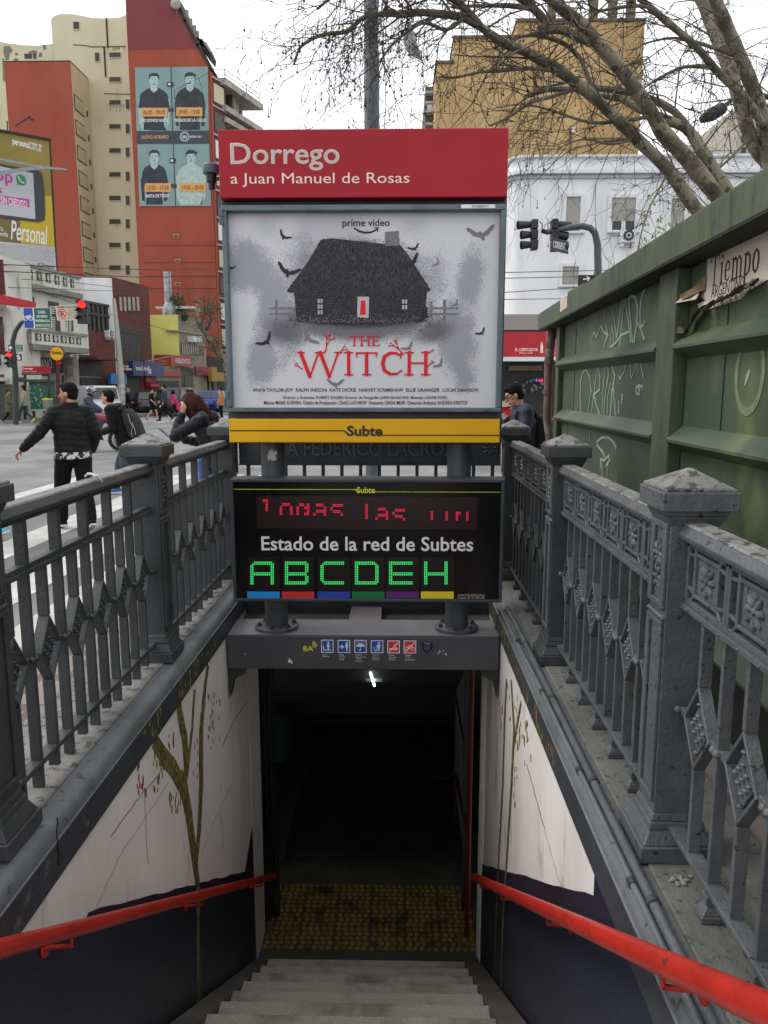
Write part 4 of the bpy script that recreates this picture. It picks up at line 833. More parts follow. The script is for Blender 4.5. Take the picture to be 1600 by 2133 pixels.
# torn newspaper bill
tp = thing('torn_paper', 'weathered newspaper bill lettered Tiempo peeling off the green kiosk panel', 'poster', tuple(K.px(1540, 570)))
mb = MB(); mb.poly(K, K.P([(1476, 536), (1484, 525), (1504, 511), (1517, 498), (1528, 491), (1600, 465), (1660, 440), (1660, 575), (1600, 583), (1586, 592), (1560, 606), (1545, 623), (1515, 633), (1490, 640), (1470, 646), (1458, 635), (1473, 626), (1460, 618), (1470, 600), (1475, 575)]), .0005, .006); mb.build('sheet', 'newsprint', tp)
def flap(pts, m, name='curled_flap'):
    mb = MB(); a = [K.px(x, y, d) for x, y, d in pts]; b = [p + K.n * .004 + V((0, 0, .002)) for p in a]; n = len(a)
    mb.add(a + b, [tuple(range(n)), tuple(range(n, 2*n))] + [(i, (i+1) % n, n+(i+1) % n, n+i) for i in range(n)]); mb.build(name, m, tp)
flap([(1476, 572, .008), (1474, 604, .012), (1462, 618, .06), (1440, 632, .07), (1429, 636, .06), (1439, 614, .05), (1458, 600, .03)], 'newsprint_old')
flap([(1441, 622, .05), (1470, 612, .03), (1472, 624, .05), (1441, 632, .08)], 'newsprint')
flap([(1480, 634, .012), (1486, 638, .05), (1478, 656, .08), (1460, 672, .05), (1446, 694, .05), (1444, 690, .03), (1447, 668, .02), (1466, 646, .015)], 'newsprint_dark')
flap([(1446, 694, .05), (1442, 696, .06), (1418, 689, .07), (1428, 672, .06), (1442, 684, .04)], 'newsprint_dark')
flap([(1458, 634, .009), (1474, 628, .01), (1486, 632, .01), (1468, 647, .02)], 'newsprint')
r = random.Random(4); x = 1490
while x < 1590:
    y = 640 - (x - 1490) * .50; k = r.uniform(8, 17)
    flap([(x, y - 8, .009), (x + k * .6, y - 12 - r.uniform(0, 6), .03), (x + k, y - 9, .05), (x + k * .8, y + 4, .07), (x + 2, y + r.uniform(2, 7), .04)], r.choice(['newsprint_dark', 'newsprint_old', 'newsprint_dark', 'newsprint'])); x += k * .7
class _B: pass
def serif_st(word, F, a, b, m, par, name, d, slant=0):
    W = sum(GL[c][0] + .07 for c in word) - .07; mb = MB(); x0 = 0; k = 0
    for ch in word:
        for p, q, w_ in GL[ch][1]:
            T = lambda u: (a[0] + (x0 + u[0]) / W * (b[0] - a[0]), a[1] + u[1] * (b[1] - a[1])); mb.stroke(F, [T(p), T(q)], w_ * (b[1] - a[1]) * .62, .0005, d + k * .00003); k += 1
        x0 += GL[ch][0] + .07
    return mb.build(name, m, par)
a = K.st(1481, 598); b = K.st(1589, 512); tT = K.st(1481, 537)[1]
serif_st('Tiempo', K, (a[0], a[1]), (b[0], tT), 'black', tp, 'printed_lettering', .0075)
q = K.st(1484, 621); e = K.st(1545, 590); text('ARGENTINO', K, ((q[0], q[1]), (e[0] - .05, q[1] + .055)), 'black', tp, 'printed_lettering', bold=.0, d=.006, th=.001)
dp = thing('downpipe', 'crooked rusty brown downpipe bending down from the kiosk roof corner', 'pipe', tuple(atY(1148, 920, 7.5)))
mb = MB(); mb.tube([atY(x, y, Y) for x, y, Y in ((1180, 684, 7.75), (1163, 678, 7.72), (1152, 690, 7.7), (1147, 712, 7.7), (1143, 760, 7.7), (1142, 820, 7.7), (1140, 870, 7.7), (1147, 925, 7.7), (1152, 1000, 7.7), (1153, 1080, 7.7))], [.05, .05, .05, .045, .044, .042, .042, .042, .05, .05], 10); mb.build('tube', 'rust_pipe', dp, smooth=True)
mb = MB()
for y in (715, 750, 812): mb.tube([atY(1146 - (y - 715) * .04, y, 7.7), atY(1146 - (y - 715) * .04, y + 8, 7.7)], .054, 10)
mb.build('joint_ring', 'rust_pipe', dp)
# ------------------------------------------------------------------ plane trees (bare, with hanging seed balls)
mat('bark', '#7d7764', '#5b5646', 3.5, .85, .4, 30, lo=.48, hi=.52, c3='#443f32', sc3=5, lo3=.56, hi3=.59)
mat('twig', '#3a322b', '#2b2520', 5, .9); mat('branch', '#6a6352', '#4c463a', 4, .85, .3, 30); mat('fruit', '#3b332b', None, rough=.9); mat('leaf_green', '#6b7f2e', '#4f6424', 5, .7)
TR = random.Random(21)
class Tree:
    def __init__(s): s.limb, s.br, s.tw, s.fr, s.lf = MB(), MB(), MB(), MB(), MB(); s.nt = 0
    def twig(s, p, d, L, r, lv):
        if s.nt > 7000: return
        r = max(r, .0036)
        n = 3 if lv else 4; pts = [V(p)]; d = V(d).normalized()
        for i in range(n):
            d = (d + V((TR.uniform(-.62, .62), TR.uniform(-.62, .62), TR.uniform(-.42, .34) - .07 * (2 - min(lv, 2))))).normalized(); pts.append(pts[-1] + d * L / n)
        (s.br if r > .012 else s.tw).tube(pts, [r * (1 - .6 * i / n) for i in range(n + 1)], 3 if r < .009 else 5, cap=False); s.nt += 1
        if lv > 0:
            for k in range(TR.randint(2, 3)):
                i = TR.randint(1, n); dd = (pts[i] - pts[i-1]).normalized() + V((TR.uniform(-1, 1), TR.uniform(-1, 1), TR.uniform(-1, .6))) * .9
                s.twig(pts[i], dd, L * TR.uniform(.45, .7), r * .6, lv - 1)
        elif TR.random() < .22:
            q = pts[-1] + V((0, 0, -TR.uniform(.02, .1))); s.tw.tube([pts[-1], q], .004, 3, cap=False); rr = TR.uniform(.009, .015); s.fr.ell(q - V((0, 0, rr)), rr, 6, 4)
    def limb_(s, pts, r0, r1, sec=1.0, big=True, first=0.0, lv=2, Ls=(.7, 1.5)):
        P = [atY(x, y, Y) for x, y, Y in pts]; Q = []
        for i in range(len(P) - 1):
            for k in range(4):
                t = k / 4; a, b, c, d = P[max(i-1, 0)], P[i], P[i+1], P[min(i+2, len(P)-1)]
                Q.append(.5 * ((2*b) + (c-a)*t + (2*a-5*b+4*c-d)*t*t + (3*b-a-3*c+d)*t**3))
        Q.append(P[-1]); n = len(Q); rr = [r0 + (r1 - r0) * i / (n-1) for i in range(n)]
        rr = [x * TR.uniform(.93, 1.08) for x in rr]; (s.limb if big else s.br).tube(Q, rr, 12 if big else 7)
        acc = 0
        for i in range(1, n):
            seg = (Q[i] - Q[i-1]).length; acc += seg * sec * .9
            while acc > .16:
                acc -= .16
                if i / n < first: continue
                dr = (Q[i] - Q[i-1]).normalized(); dd = dr * .5 + V((TR.uniform(-1, 1), TR.uniform(-1, 1), TR.uniform(-.75, .9)))
                s.twig(Q[i], dd, TR.uniform(*Ls), max(.006, min(rr[i] * .3, .014)), lv)
        return Q
    def done(s, root):
        s.limb.build('trunk', 'bark', root, smooth=True); s.br.build('branches', 'branch', root, smooth=True); s.tw.build('twigs', 'twig', root)['kind'] = 'stuff'; s.fr.build('seed_balls', 'fruit', root)['kind'] = 'stuff'
        if s.lf.v: s.lf.build('last_leaves', 'leaf_green', root)
ta = thing('plane_tree', 'bare mottled plane tree reaching left over the white corner building', 'tree', tuple(atY(1560, 520, 11.6) * 1)[:2] + (.12,))
T = Tree()
b0 = atY(1560, 520, 11.6); T.limb.tube([(b0.x + .3, 11.7, 0), (b0.x + .2, 11.7, 1.5), (b0.x, 11.6, 3.0), atY(1500, 470, 11.6)], [.34, .27, .24, .2], 14)
T.limb_([(1510, 490, 11.6), (1450, 435, 11.4), (1394, 356, 11.2), (1326, 289, 11), (1262, 225, 10.8), (1210, 180, 10.6), (1150, 139, 10.4), (1094, 107, 10.2), (1044, 86, 10), (1002, 56, 9.9)], .10, .045, .9, first=.3)
T.limb_([(1002, 56, 9.9), (965, 37, 9.8), (924, 30, 9.7), (875, 26, 9.6), (830, 30, 9.5), (800, 22, 9.4)], .05, .032, 2.0, False, lv=3, Ls=(.5, 1.0))
T.limb_([(830, 30, 9.5), (762, 34, 9.3), (725, 64, 9.2), (680, 71, 9.1), (650, 81, 9), (624, 101, 9), (612, 135, 9)], .03, .012, 2.6, False, lv=3, Ls=(.4, .8))
T.limb_([(1002, 56, 9.9), (960, 10, 9.7), (900, -20, 9.5), (820, -40, 9.3), (740, -30, 9.2), (690, -5, 9.1), (660, 20, 9.1)], .045, .012, 2.4, False, lv=3, Ls=(.5, .9))
T.limb_([(965, 37, 9.8), (930, 62, 9.6), (880, 48, 9.5), (820, 90, 9.3), (790, 130, 9.2)], .025, .01, 2.0, False, lv=2)
T.limb_([(1540, 470, 11.7), (1491, 405, 11.6), (1431, 330, 11.4), (1382, 277, 11.3), (1360, 240, 11.2), (1330, 195, 11.1), (1292, 142, 11), (1255, 101, 10.9), (1217, 56, 10.8), (1180, 26, 10.7), (1150, 0, 10.6), (1115, -30, 10.5)], .115, .06, .7, first=.3)
T.limb_([(1530, 430, 11.9), (1499, 375, 11.9), (1469, 326, 11.9), (1439, 277, 12), (1412, 259, 12), (1337, 229, 12), (1290, 205, 12.1), (1240, 200, 12.2)], .11, .035, .8, first=.3)
T.limb_([(1439, 277, 12), (1405, 232, 12.1), (1352, 204, 12.2), (1315, 193, 12.1), (1247, 184, 12), (1180, 186, 11.8), (1139, 187, 11.7), (1094, 202, 11.5)], .06, .03, .9, False)
T.limb_([(1232, 90, 10.9), (1210, 79, 10.8), (1161, 60, 10.7), (1124, 64, 10.6), (1135, 45, 10.6), (1112, 19, 10.5), (1090, 0, 10.4), (1050, -25, 10.2)], .06, .045, 1, False)
T.limb_([(1112, 19, 10.5), (1060, 12, 10.3), (1000, 12, 10), (940, 14, 9.8)], .035, .015, 1.6, False)
T.limb_([(1240, 200, 10.8), (1202, 112, 10.9), (1135, 77, 10.7), (1082, 77, 10.5), (1030, 100, 10.3)], .03, .015, 1.2, False)
T.limb_([(1210, 180, 10.6), (1157, 199, 10.4), (1105, 214, 10.2), (1060, 244, 10.1), (1019, 262, 10)], .028, .012, 1.2, False)
T.limb_([(1150, 146, 10.4), (1097, 142, 10.2), (1037, 148, 10), (1000, 150, 9.9), (950, 161, 9.8), (915, 160, 9.8)], .028, .01, 1.4, False)
T.limb_([(1360, 240, 11.2), (1310, 250, 11), (1230, 255, 10.8), (1150, 230, 10.6), (1090, 215, 10.5)], .03, .01, 1.3, False)
T.limb_([(1326, 289, 11), (1270, 300, 10.8), (1215, 290, 10.7), (1160, 310, 10.5)], .02, .008, 1.2, False)
for k in range(46):                                   # the last green leaves low on the tree
    p = atY(TR.uniform(1330, 1400), TR.uniform(400, 560), 11 + TR.uniform(-.3, .3)); a = V((TR.uniform(-1, 1), TR.uniform(-1, 1), TR.uniform(-1, 1))).normalized() * .035; b = a.orthogonal() * TR.uniform(.6, 1)
    T.lf.add([p + a, p + b * .8, p - a * .8, p - b * .8], [(0, 1, 2, 3)])
T.limb_([(1394, 356, 11.2), (1370, 400, 11.1), (1350, 440, 11), (1335, 490, 10.9), (1325, 540, 10.9)], .015, .006, 2.2, False, lv=2, Ls=(.3, .6))
T.done(ta); NTA = T.nt
tb = thing('plane_tree', 'second bare plane tree with two steep pale limbs at the right edge', 'tree', tuple(atY(1640, 420, 13))[:2] + (.12,))
T = Tree(); b0 = atY(1640, 420, 13); T.limb.tube([(b0.x + .2, 13, 0), (b0.x + .1, 13, 2), atY(1625, 400, 13), atY(1600, 300, 13)], [.3, .24, .19, .13], 14)
T.limb_([(1612, 330, 13), (1596, 270, 13), (1574, 199, 12.9), (1544, 124, 12.8), (1514, 56, 12.7), (1491, 0, 12.6), (1478, -40, 12.5)], .115, .085, .5)
T.limb_([(1600, 340, 13.2), (1570, 300, 13.2), (1547, 232, 13.3), (1525, 161, 13.4), (1495, 86, 13.5), (1469, 19, 13.6), (1445, -30, 13.7)], .115, .085, .5)
T.limb_([(1590, 262, 12.9), (1551, 202, 12.7), (1499, 154, 12.5), (1450, 97, 12.3), (1394, 49, 12.1), (1337, 0, 12), (1300, -30, 11.9)], .06, .042, .7)
T.limb_([(1532, 116, 12.8), (1450, 88, 12.5), (1397, 79, 12.3), (1337, 92, 12.1)], .03, .012, 1.2, False)
T.limb_([(1484, 142, 12.5), (1427, 139, 12.3), (1375, 161, 12.1), (1341, 184, 12)], .03, .012, 1.2, False)
T.limb_([(1394, 49, 12.1), (1350, 15, 12), (1300, 14, 11.9), (1240, 22, 11.8), (1225, 0, 11.7)], .03, .015, 1.2, False)
T.limb_([(1560, 290, 12.8), (1510, 340, 12.5), (1480, 360, 12.3), (1420, 350, 12.1)], .02, .008, 1.8, False)
T.limb_([(1585, 320, 12.8), (1560, 240, 12.5), (1590, 160, 12.3), (1610, 100, 12.1)], .02, .008, 1.6, False)
T.done(tb)
bg_ = thing('plastic_bag', 'torn white plastic bag snagged high in the bare branches', 'plastic bag', tuple(atY(858, 90, 9.6)))
mat('bag', '#c6c3c4', '#aeabae', 6, .6)
mb = MB(); A = [(852, 46), (860, 60), (866, 84), (873, 100), (880, 128), (868, 122), (856, 116), (846, 102), (840, 84), (846, 66)]
P = [atY(x, y, 9.6 + .05 * math.sin(i * 1.7)) for i, (x, y) in enumerate(A)]; n = len(P); c_ = sum(P, V()) / n + V((0, -.1, 0)); c2 = c_ + V((0, .16, 0))
mb.add(P + [c_, c2], [(i, (i+1) % n, n) for i in range(n)] + [((i+1) % n, i, n + 1) for i in range(n)]); mb.build('crumpled_film', 'bag', bg_, smooth=True)
# ------------------------------------------------------------------ right side street
mat('white_wall', '#e3e4e4', '#d6d7d8', 1.2, .85, .05, 10, c3='#a3a6ab', sc3=.7, lo3=.55, hi3=.8, stretch=(1, 1, .3)); mat('white_trim', '#d2d4d6', None, rough=.8); mat('cornice_gray', '#b2b5b8', None, rough=.8)
mat('shutter', '#a3a097', '#928f86', 2, .7); mat('pane', '#20242a', None, rough=.15); mat('awning_red', '#b01c2a', '#a01724', 2, .6); mat('awning_pale', '#cc5a5a', None, rough=.6); mat('soffit', '#8d8885', None, rough=.8); mat('shop_dark', '#1b1a1b', '#2a2726', 3, .6)
mat('tan_wall', '#b89b6c', '#a98d60', .35, .85, .05, 5, c3='#9a8054', sc3=.15, lo3=.5, hi3=.75, stretch=(1, 1, .35)); mat('tan_dark', '#6e624e', '#5c5140', 2, .8); mat('grey_post', '#77756f', None, rough=.8)
def slat(mb, F, x0, y0, x1, y1, n, d0, d1):
    for i in range(n): mb.rect(F, x0, y0 + (y1-y0) * (i + .06) / n, x1, y0 + (y1-y0) * (i + .9) / n, d0, d1)
F = front(29)
wb = thing('corner_building', 'white rendered corner building with shuttered windows above a red pizzeria sign', 'building', tuple(atY(1250, 870, 33))[:2] + (0,))
z = lambda y: F.st(1200, y)[1]; xx = lambda x: F.st(x, 500)[0]
def rounded(x0, y0, x1, y1, rr, z0, z1, mb):
    mb.prism([(x0 + rr - rr * math.cos(rad(a)), y0 + rr - rr * math.sin(rad(a))) for a in range(0, 91, 15)] + [(x1, y0), (x1, y1), (x0, y1)], 'z', z0, z1)
xl = xx(1062)
mb = MB(); rounded(xl, 29, 16, 40, .55, z(660), z(360), mb); mb.build('wall', 'white_wall', wb, smooth=True)
mb = MB(); rounded(xl + .02, 29.1, 16, 40, .55, z(357), z(326), mb); mb.build('parapet', 'white_wall', wb, smooth=True)
for y0, y1, o_, m_ in ((364, 357, .25, 'white_trim'), (372, 365, .1, 'cornice_gray'), (327, 323, .08, 'white_trim')):
    mb = MB(); rounded(xl - o_, 29 - o_, 16.2, 40.2, .55 + o_, z(y0), z(y1), mb); mb.build('cornice', m_, wb, smooth=True)
for x0, y0, x1, y1, sh in ((1178, 411, 1208, 483, 1), (1272, 413, 1323, 482, .70), (1395, 415, 1425, 482, 1), (1171, 556, 1204, 594, 1), (1480, 415, 1520, 482, 1)):
    mb = MB(); mb.rect(F, x0 - 6, y0 - 7, x1 + 6, y0 - .5, .002, .10); mb.rect(F, x0 - 6, y0 - .4, x0 - 1, y1, .002, .10); mb.rect(F, x1 + 1, y0 - .4, x1 + 6, y1, .002, .10); mb.rect(F, x0 - 9, y1 + .5, x1 + 9, y1 + 4, .002, .2)
    w_ = mb.build('window', 'white_trim', wb); ym = y0 + (y1 - y0) * sh
    mb = MB(); mb.rect(F, x0 - 1, y0, x1 + 1, y1, .002, .02); mb.build('pane', 'pane', w_)
    mb = MB(); slat(mb, F, x0, y0, x1, ym, int((ym - y0) / 2.6), .021, .05); mb.build('shutter', 'shutter', w_)
    if sh < 1:
        mb = MB()
        for a in ((x0, ym, x0 + 2, y1), (x1 - 2, ym, x1, y1), ((x0+x1)/2 - 3.5, ym, (x0+x1)/2 + 3.5, y1), (x0, y1 - 2, x1, y1 + .3)): mb.rect(F, *a, .021, .06 + .001 * len(mb.v))
        mb.build('frame', 'white_trim', w_)
mb = MB(); mb.box((xl - .7, 28.3, z(690)), (16, 36, z(658))); mb.build('canopy_soffit', 'soffit', wb)
mb = MB(); mb.box((xl - .1, 30.5, 0), (16, 39, z(660))); mb.build('shopfront', 'shop_dark', wb)
mb = MB(); mb.rect(front(30.4), 1060, 762, 1128, 772, 0, .1); mb.build('shop_lintel', 'newsprint_old', wb)
sg2 = thing('shop_sign', 'red fascia sign of the pizzeria with white lettering under the white building', 'sign', tuple(atY(1110, 752, 28.2)))
F2 = front(28.2); mb = MB(); mb.rect(F2, 1040, 691, 1136, 743, -.5, 0); mb.build('sign_face', 'awning_red', sg2); mb = MB(); mb.rect(F2, 1136.3, 690, 1180, 743, -.5, -.02); mb.build('sign_face', 'awning_pale', sg2)
mb = MB(); mb.rect(F2, 1040, 743.5, 1180, 752, -.5, .02); mb.build('valance', 'white_trim', sg2)
text('EL LIBERTADOR', F2, (1073, 725, 1121, 731.5), 'letter_pale', sg2, bold=.02); text('Pizza y Café', F2, (1082, 732.5, 1110, 738.5), 'letter_pale', sg2)
mb = MB(); mb.poly(F2, F2.P([(1127.5, 712), (1129.5, 712), (1130, 717), (1131.5, 722), (1131, 728), (1131.5, 735), (1125.3, 735), (1126, 728), (1125.5, 722), (1127, 717)]), 0, .02); mb.build('bottle_mark', 'letter_pale', sg2)
mat('neon_red', '#ff3050', None, emit=1.2); mat('neon_blue', '#4060ff', None, emit=1.2)
ns = thing('neon_sign', 'small blue and red neon cafe sign glowing in the dark shop window', 'sign', tuple(atY(1124, 793, 30.3))); F4 = front(30.3)
text('Café', F4, (1122, 789, 1131, 795), 'neon_red', ns, bold=.03, d=.0); text('&', F4, (1116, 789, 1120.5, 794.5), 'neon_blue', ns, bold=.03, d=.0)
mat('shop_bits', '#8d8c88', '#4a5a70', 40, .6); mat('mural_blue', '#3a4a66', '#59718a', 6, .8)
mb = MB(); r = random.Random(6)
for k in range(22): x, y = r.uniform(1068, 1128), r.uniform(790, 815); mb.rect(F4, x, y, x + r.uniform(2, 6), y + r.uniform(2, 6), -.15, -.1 + .002 * k)
tag(mb.build('window_posters', 'shop_bits'), 'little notices and stickers crowding the dark pizzeria window', 'notices')
bx = thing('barrier', 'red and white striped street barrier behind the man in the navy jacket', 'barrier', tuple(atY(1062, 905, 9.5)))
F5 = front(9.5)
for i, (x0, y0, x1, y1) in enumerate(((1046, 842, 1078, 838), (1048, 850, 1082, 872), (1050, 868, 1080, 846))): mb = MB(); mb.stroke(F5, F5.P([(x0, y0), (x1, y1)]), .07, -.01 - .03 * i, .012 - .03 * i); mb.build('board', 'tab_red' if i == 1 else 'newsprint', bx)
mb = MB(); mb.rect(F5, 1052, 838, 1056, 1100, -.1, -.08); mb.rect(F5, 1076, 838, 1080, 1100, -.1, -.08); mb.build('leg_frame', 'zinc_dark', bx)
ac = thing('air_conditioner', 'white air conditioner outdoor unit under the half shuttered window', 'air conditioner', tuple(F.px(1303, 510, .1)), 'air conditioners')
mb = MB(); mb.rect(F, 1288, 483, 1319, 508, .01, .35); mb.build('casing', 'white_trim', ac, bevel=.02); mb = MB(); c_ = F.st(1304, 494); mb.disc(F, c_, .19, .351, .36); mb.build('grille', 'zinc_dark', ac); mb = MB(); mb.ring(F, c_, .06, .1, .361, .365); mb.rect(F, 1290, 508.3, 1294, 516, 0, .3); mb.rect(F, 1313, 508.3, 1317, 516, 0, .3); mb.build('bracket', 'white_trim', ac)
F = front(48)
tb_ = thing('apartment_block', 'tall tan apartment block with blank side wall rising above the white building', 'building', tuple(atY(1150, 860, 55))[:2] + (0,))
z = lambda y: F.st(1150, y)[1]; xx = lambda x: F.st(x, 200)[0]
for x0, x1, yt in ((908, 943.7, 131), (944, 1072.7, 79), (1073, 1336, 46)):
    mb = MB(); mb.box((xx(x0), 48, 0), (xx(x1), 62, z(yt))); mb.build('wall', 'tan_wall', tb_)
    mb = MB(); mb.box((xx(x0) - .05, 47.9, z(yt) + .002), (xx(x1) + .05, 62, z(yt) + .15)); mb.build('parapet_cap', 'tan_dark', tb_)
for x in (1152, 1240, 1280, 1318): mb = MB(); a = F.px(x, 46); mb.box((a.x - .22, 48.3, z(46) + .15), (a.x + .22, 48.8, z(46) + 1.5)); mb.build('roof_pillar', 'tan_dark', tb_)
mb = MB()
for y in (30, 36, 41): mb.bar(F.px(1075, y, -.5), F.px(1335, y, -.5), .04, .04)
mb.build('roof_wire', 'grey_post', tb_)
for q_ in ((1187, 262, 1190, 320), (1230, 289.6, 1232, 320), (1230, 287, 1332, 289.5), (1080, 271, 1120, 273)): mb = MB(); mb.rect(F, *q_, .002, .06); mb.build('wall_pipe', 'tan_dark', tb_)
mb = MB(); mb.rect(F, 1189, 266, 1195, 277, .002, .2); mb.build('meter_box', 'white_trim', tb_)
F = front(52); z = lambda y: F.st(895, y)[1]
nb = thing('apartment_block', 'narrow brown balcony block peeking out left of the tan building', 'building', tuple(atY(895, 860, 54))[:2] + (0,))
mb = MB(); mb.box((F.st(886, 200)[0], 52, 0), (F.st(912, 200)[0], 60, z(180))); mb.build('wall', 'tan_dark', nb)
for y in (196, 218, 236, 262): mb = MB(); mb.rect(F, 885, y, 905, y + 4, .002, .6); mb.build('balcony', 'cornice_gray', nb)
mb = MB(); mb.rect(F, 890, 223, 901, 234, .002, .5); mb.build('air_unit', 'white_trim', nb)
F = front(60)
fb_ = thing('apartment_block', 'pale distant building behind the right plane tree', 'building', tuple(atY(1600, 860, 62))[:2] + (0,)); z = lambda y: F.st(1590, y)[1]
mat('far_pale', '#aeaaa0', '#9d998f', .6, .85)
mb = MB(); mb.box((F.st(1535, 300)[0], 60, 0), (F.st(1760, 300)[0], 75, z(215))); mb.build('wall', 'far_pale', fb_)
for i in range(4):
    for j in range(6): mb = MB(); mb.rect(F, 1545 + i * 16, 235 + j * 24, 1553 + i * 16, 248 + j * 24, .002, .05); mb.build('window', 'pane', fb_)
# traffic light with street name
mat('signal_black', '#1d1e20', '#2a2b2d', 4, .5)
tl = thing('traffic_light', 'black traffic light pair on a curved grey arm with the CORRIENTES street plate', 'traffic light', tuple(atY(1246, 870, 18))[:2] + (0,))
P = [atY(x, y, 18) for x, y in ((1246, 700), (1246, 560), (1245, 510), (1240, 486), (1230, 475), (1215, 471), (1190, 473), (1165, 478), (1138, 484))]; P[0].z = 0
mb = MB(); mb.tube(P, [.1, .085, .08, .075, .072, .07, .068, .062, .055], 12); mb.build('pole', 'pipe_gray', tl, smooth=True)
def head(cx, y0, y1, vis, Y=18):
    F = front(Y); mb = MB(); hh = (y1 - y0) / 3
    for i in range(3): mb.rect(F, cx - 6.5, y0 + i * hh, cx + 6.5, y0 + (i + .95) * hh, -.16, .12)
    h = mb.build('signal_head', 'signal_black', tl, bevel=.02)
    for i in range(3):
        c_ = F.px(cx + vis[0] * 6, y0 + (i + .45) * hh, 0); dv = V(vis[1]).normalized(); mb = MB(); r_ = hh * 18 / 1600 * .36
        mb.tube([c_, c_ + dv * (.32 if i == 0 else .24)], [r_ * .8, r_ * 1.1], 12, cap=False); mb.tube([c_ + dv * .02, c_ + dv * .025], r_ * .8, 12); mb.build('visor', 'signal_black', h, smooth=True)
head(1113, 458, 521, (-1, (-1, -.15, -.08))); head(1155, 457, 524, (1, (.9, .3, -.05)))
mb = MB(); mb.tube([atY(1128, 480, 18), atY(1140, 484, 18), atY(1150, 482, 18)], .05, 8); mb.tube([atY(1124, 462, 18), atY(1130, 466, 17.9), atY(1129, 478, 17.9)], .012, 5); mb.tube([atY(1150, 462, 18), atY(1141, 466, 17.9), atY(1142, 478, 17.9)], .012, 5); mb.build('clamp', 'signal_black', tl)
A = atY(1152, 505, 17.6); FN = Fr((A.x, A.y), (A.x + 1, A.y + 1.1)); a = FN.st(1150, 519); b = FN.st(1185, 500)
mb = MB(); mb.poly(FN, [(a[0], a[1] - .02), (b[0], a[1] - .02), (b[0], a[1] + .25), (a[0], a[1] + .25)], -.02, 0); mb.build('street_plate', 'signal_black', tl); text('CORRIENTES', FN, ((a[0] + .03, a[1] + .04), (b[0] - .03, a[1] + .19)), 'white', tl, 'plate_lettering', bold=.02)
F = front(18); mb = MB(); mb.rect(F, 1205, 573, 1240, 600, -.01, .02); o = mb.build('arrow_plate', 'signal_black', tl); mb = MB(); mb.stroke(F, F.P([(1215, 582), (1227, 580)]), .03, 0, .025); mb.stroke(F, F.P([(1222, 576), (1228, 580), (1224, 585)]), .025, 0, .026); mb.build('arrow_mark', 'white', o)
sl_ = thing('street_lamp', 'dark street lamp head on a bent arm in front of the right plane tree', 'street lamp', tuple(atY(1600, 900, 14.5))[:2] + (0,))
P = [atY(x, y, 14.5) for x, y in ((1640, 900), (1640, 260), (1610, 205), (1560, 190), (1530, 205), (1505, 222))]; P[0].z = 0
mb = MB(); mb.tube(P, [.09, .07, .05, .04, .035, .03], 8); mb.build('pole', 'zinc_dark', sl_, smooth=True)
mb = MB(); a, b = atY(1512, 222, 14.5), atY(1460, 250, 14.5); mb.tube([a, a + (b-a)*.1, a + (b-a)*.6, b], [.05, .1, .12, .06], 10); mb.build('lamp_head', 'zinc_dark', sl_, smooth=True)
# overhead wires right
for k, (x0, y0, x1, y1, lab) in enumerate(((1040, 566, 1250, 560, 'upper thin black cable crossing the white corner building'), (1040, 578, 1250, 572, 'second thin black cable crossing the white corner building'), (1040, 608, 1170, 598, 'third thin black cable low on the white corner building'), (1040, 622, 1170, 619, 'lowest thin black cable on the white corner building'))):
    mb = MB(); A, B = atY(x0, y0, 22), atY(x1, y1, 26); B = A + (B - A) * 3; A = A - (B - A) * .3; mb.tube([A, (A+B)/2 - V((0, 0, .05)), B], .014, 4); tag(mb.build('cable', 'black'), lab, 'cable', 'cables over the street')
# ------------------------------------------------------------------ left side of the avenue
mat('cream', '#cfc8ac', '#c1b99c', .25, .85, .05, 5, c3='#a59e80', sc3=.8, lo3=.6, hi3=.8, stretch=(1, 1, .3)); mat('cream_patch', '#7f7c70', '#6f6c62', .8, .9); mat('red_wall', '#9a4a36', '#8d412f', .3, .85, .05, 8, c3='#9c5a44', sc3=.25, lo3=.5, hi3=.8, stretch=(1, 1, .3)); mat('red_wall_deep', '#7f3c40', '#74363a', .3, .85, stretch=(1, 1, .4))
mat('dark_window', '#2b2924', '#3d3a30', 3, .5); mat('line_dark', '#33302a', None, rough=.9); mat('shut_cream', '#b9b294', None, rough=.7); mat('brown_red', '#5e2525', '#4c1e20', 1.5, .8); mat('balcony_gray', '#a5a298', '#8d8a80', 1, .85, c3='#6b685f', sc3=2, lo3=.6, hi3=.7)
mat('mural_teal', '#7f9a99', '#768f8e', .4, .7); mat('mural_slate', '#39404a', None, rough=.7); mat('mural_face', '#b0c4be', '#94aca6', 3, .7); mat('mural_dark', '#262b33', '#333945', 1.5, .7); mat('mural_orange', '#cf9a55', None, rough=.7); mat('mural_text', '#c9c9c4', None, rough=.7)
mat('bb_gold', '#8f7c2f', '#7c6c2e', .3, .6); mat('bb_yellow', '#b7a020', None, rough=.6); mat('bb_olive', '#6d5f32', None, rough=.6); mat('bb_white', '#b9bcc2', '#a9acb2', 30, .6); mat('bb_phone', '#2a2b31', None, rough=.4); mat('bb_pink', '#b83b93', None, rough=.6); mat('bb_green', '#3a8a55', None, rough=.6)
mat('deco_white', '#d0d0c8', '#bebeb5', .8, .85, .1, 8, c3='#77776e', sc3=1.6, lo3=.58, hi3=.75, stretch=(1, 1, .3)); mat('deco_gray', '#8b8a83', '#6f6e68', 1, .85, c3='#55544f', sc3=2, lo3=.6, hi3=.75)
mat('cornice_dim', '#4a4644', None, rough=.8)
brickmat('brick_brown', '#5b2a22', '#6d3329', '#4f3a33'); mat('yellow_wall', '#dcda7a', '#d0cf72', .5, .85, .05, 6); mat('gray_wall', '#8d8878', '#7b776a', .7, .85, c3='#5f5c52', sc3=2, lo3=.6, hi3=.75)
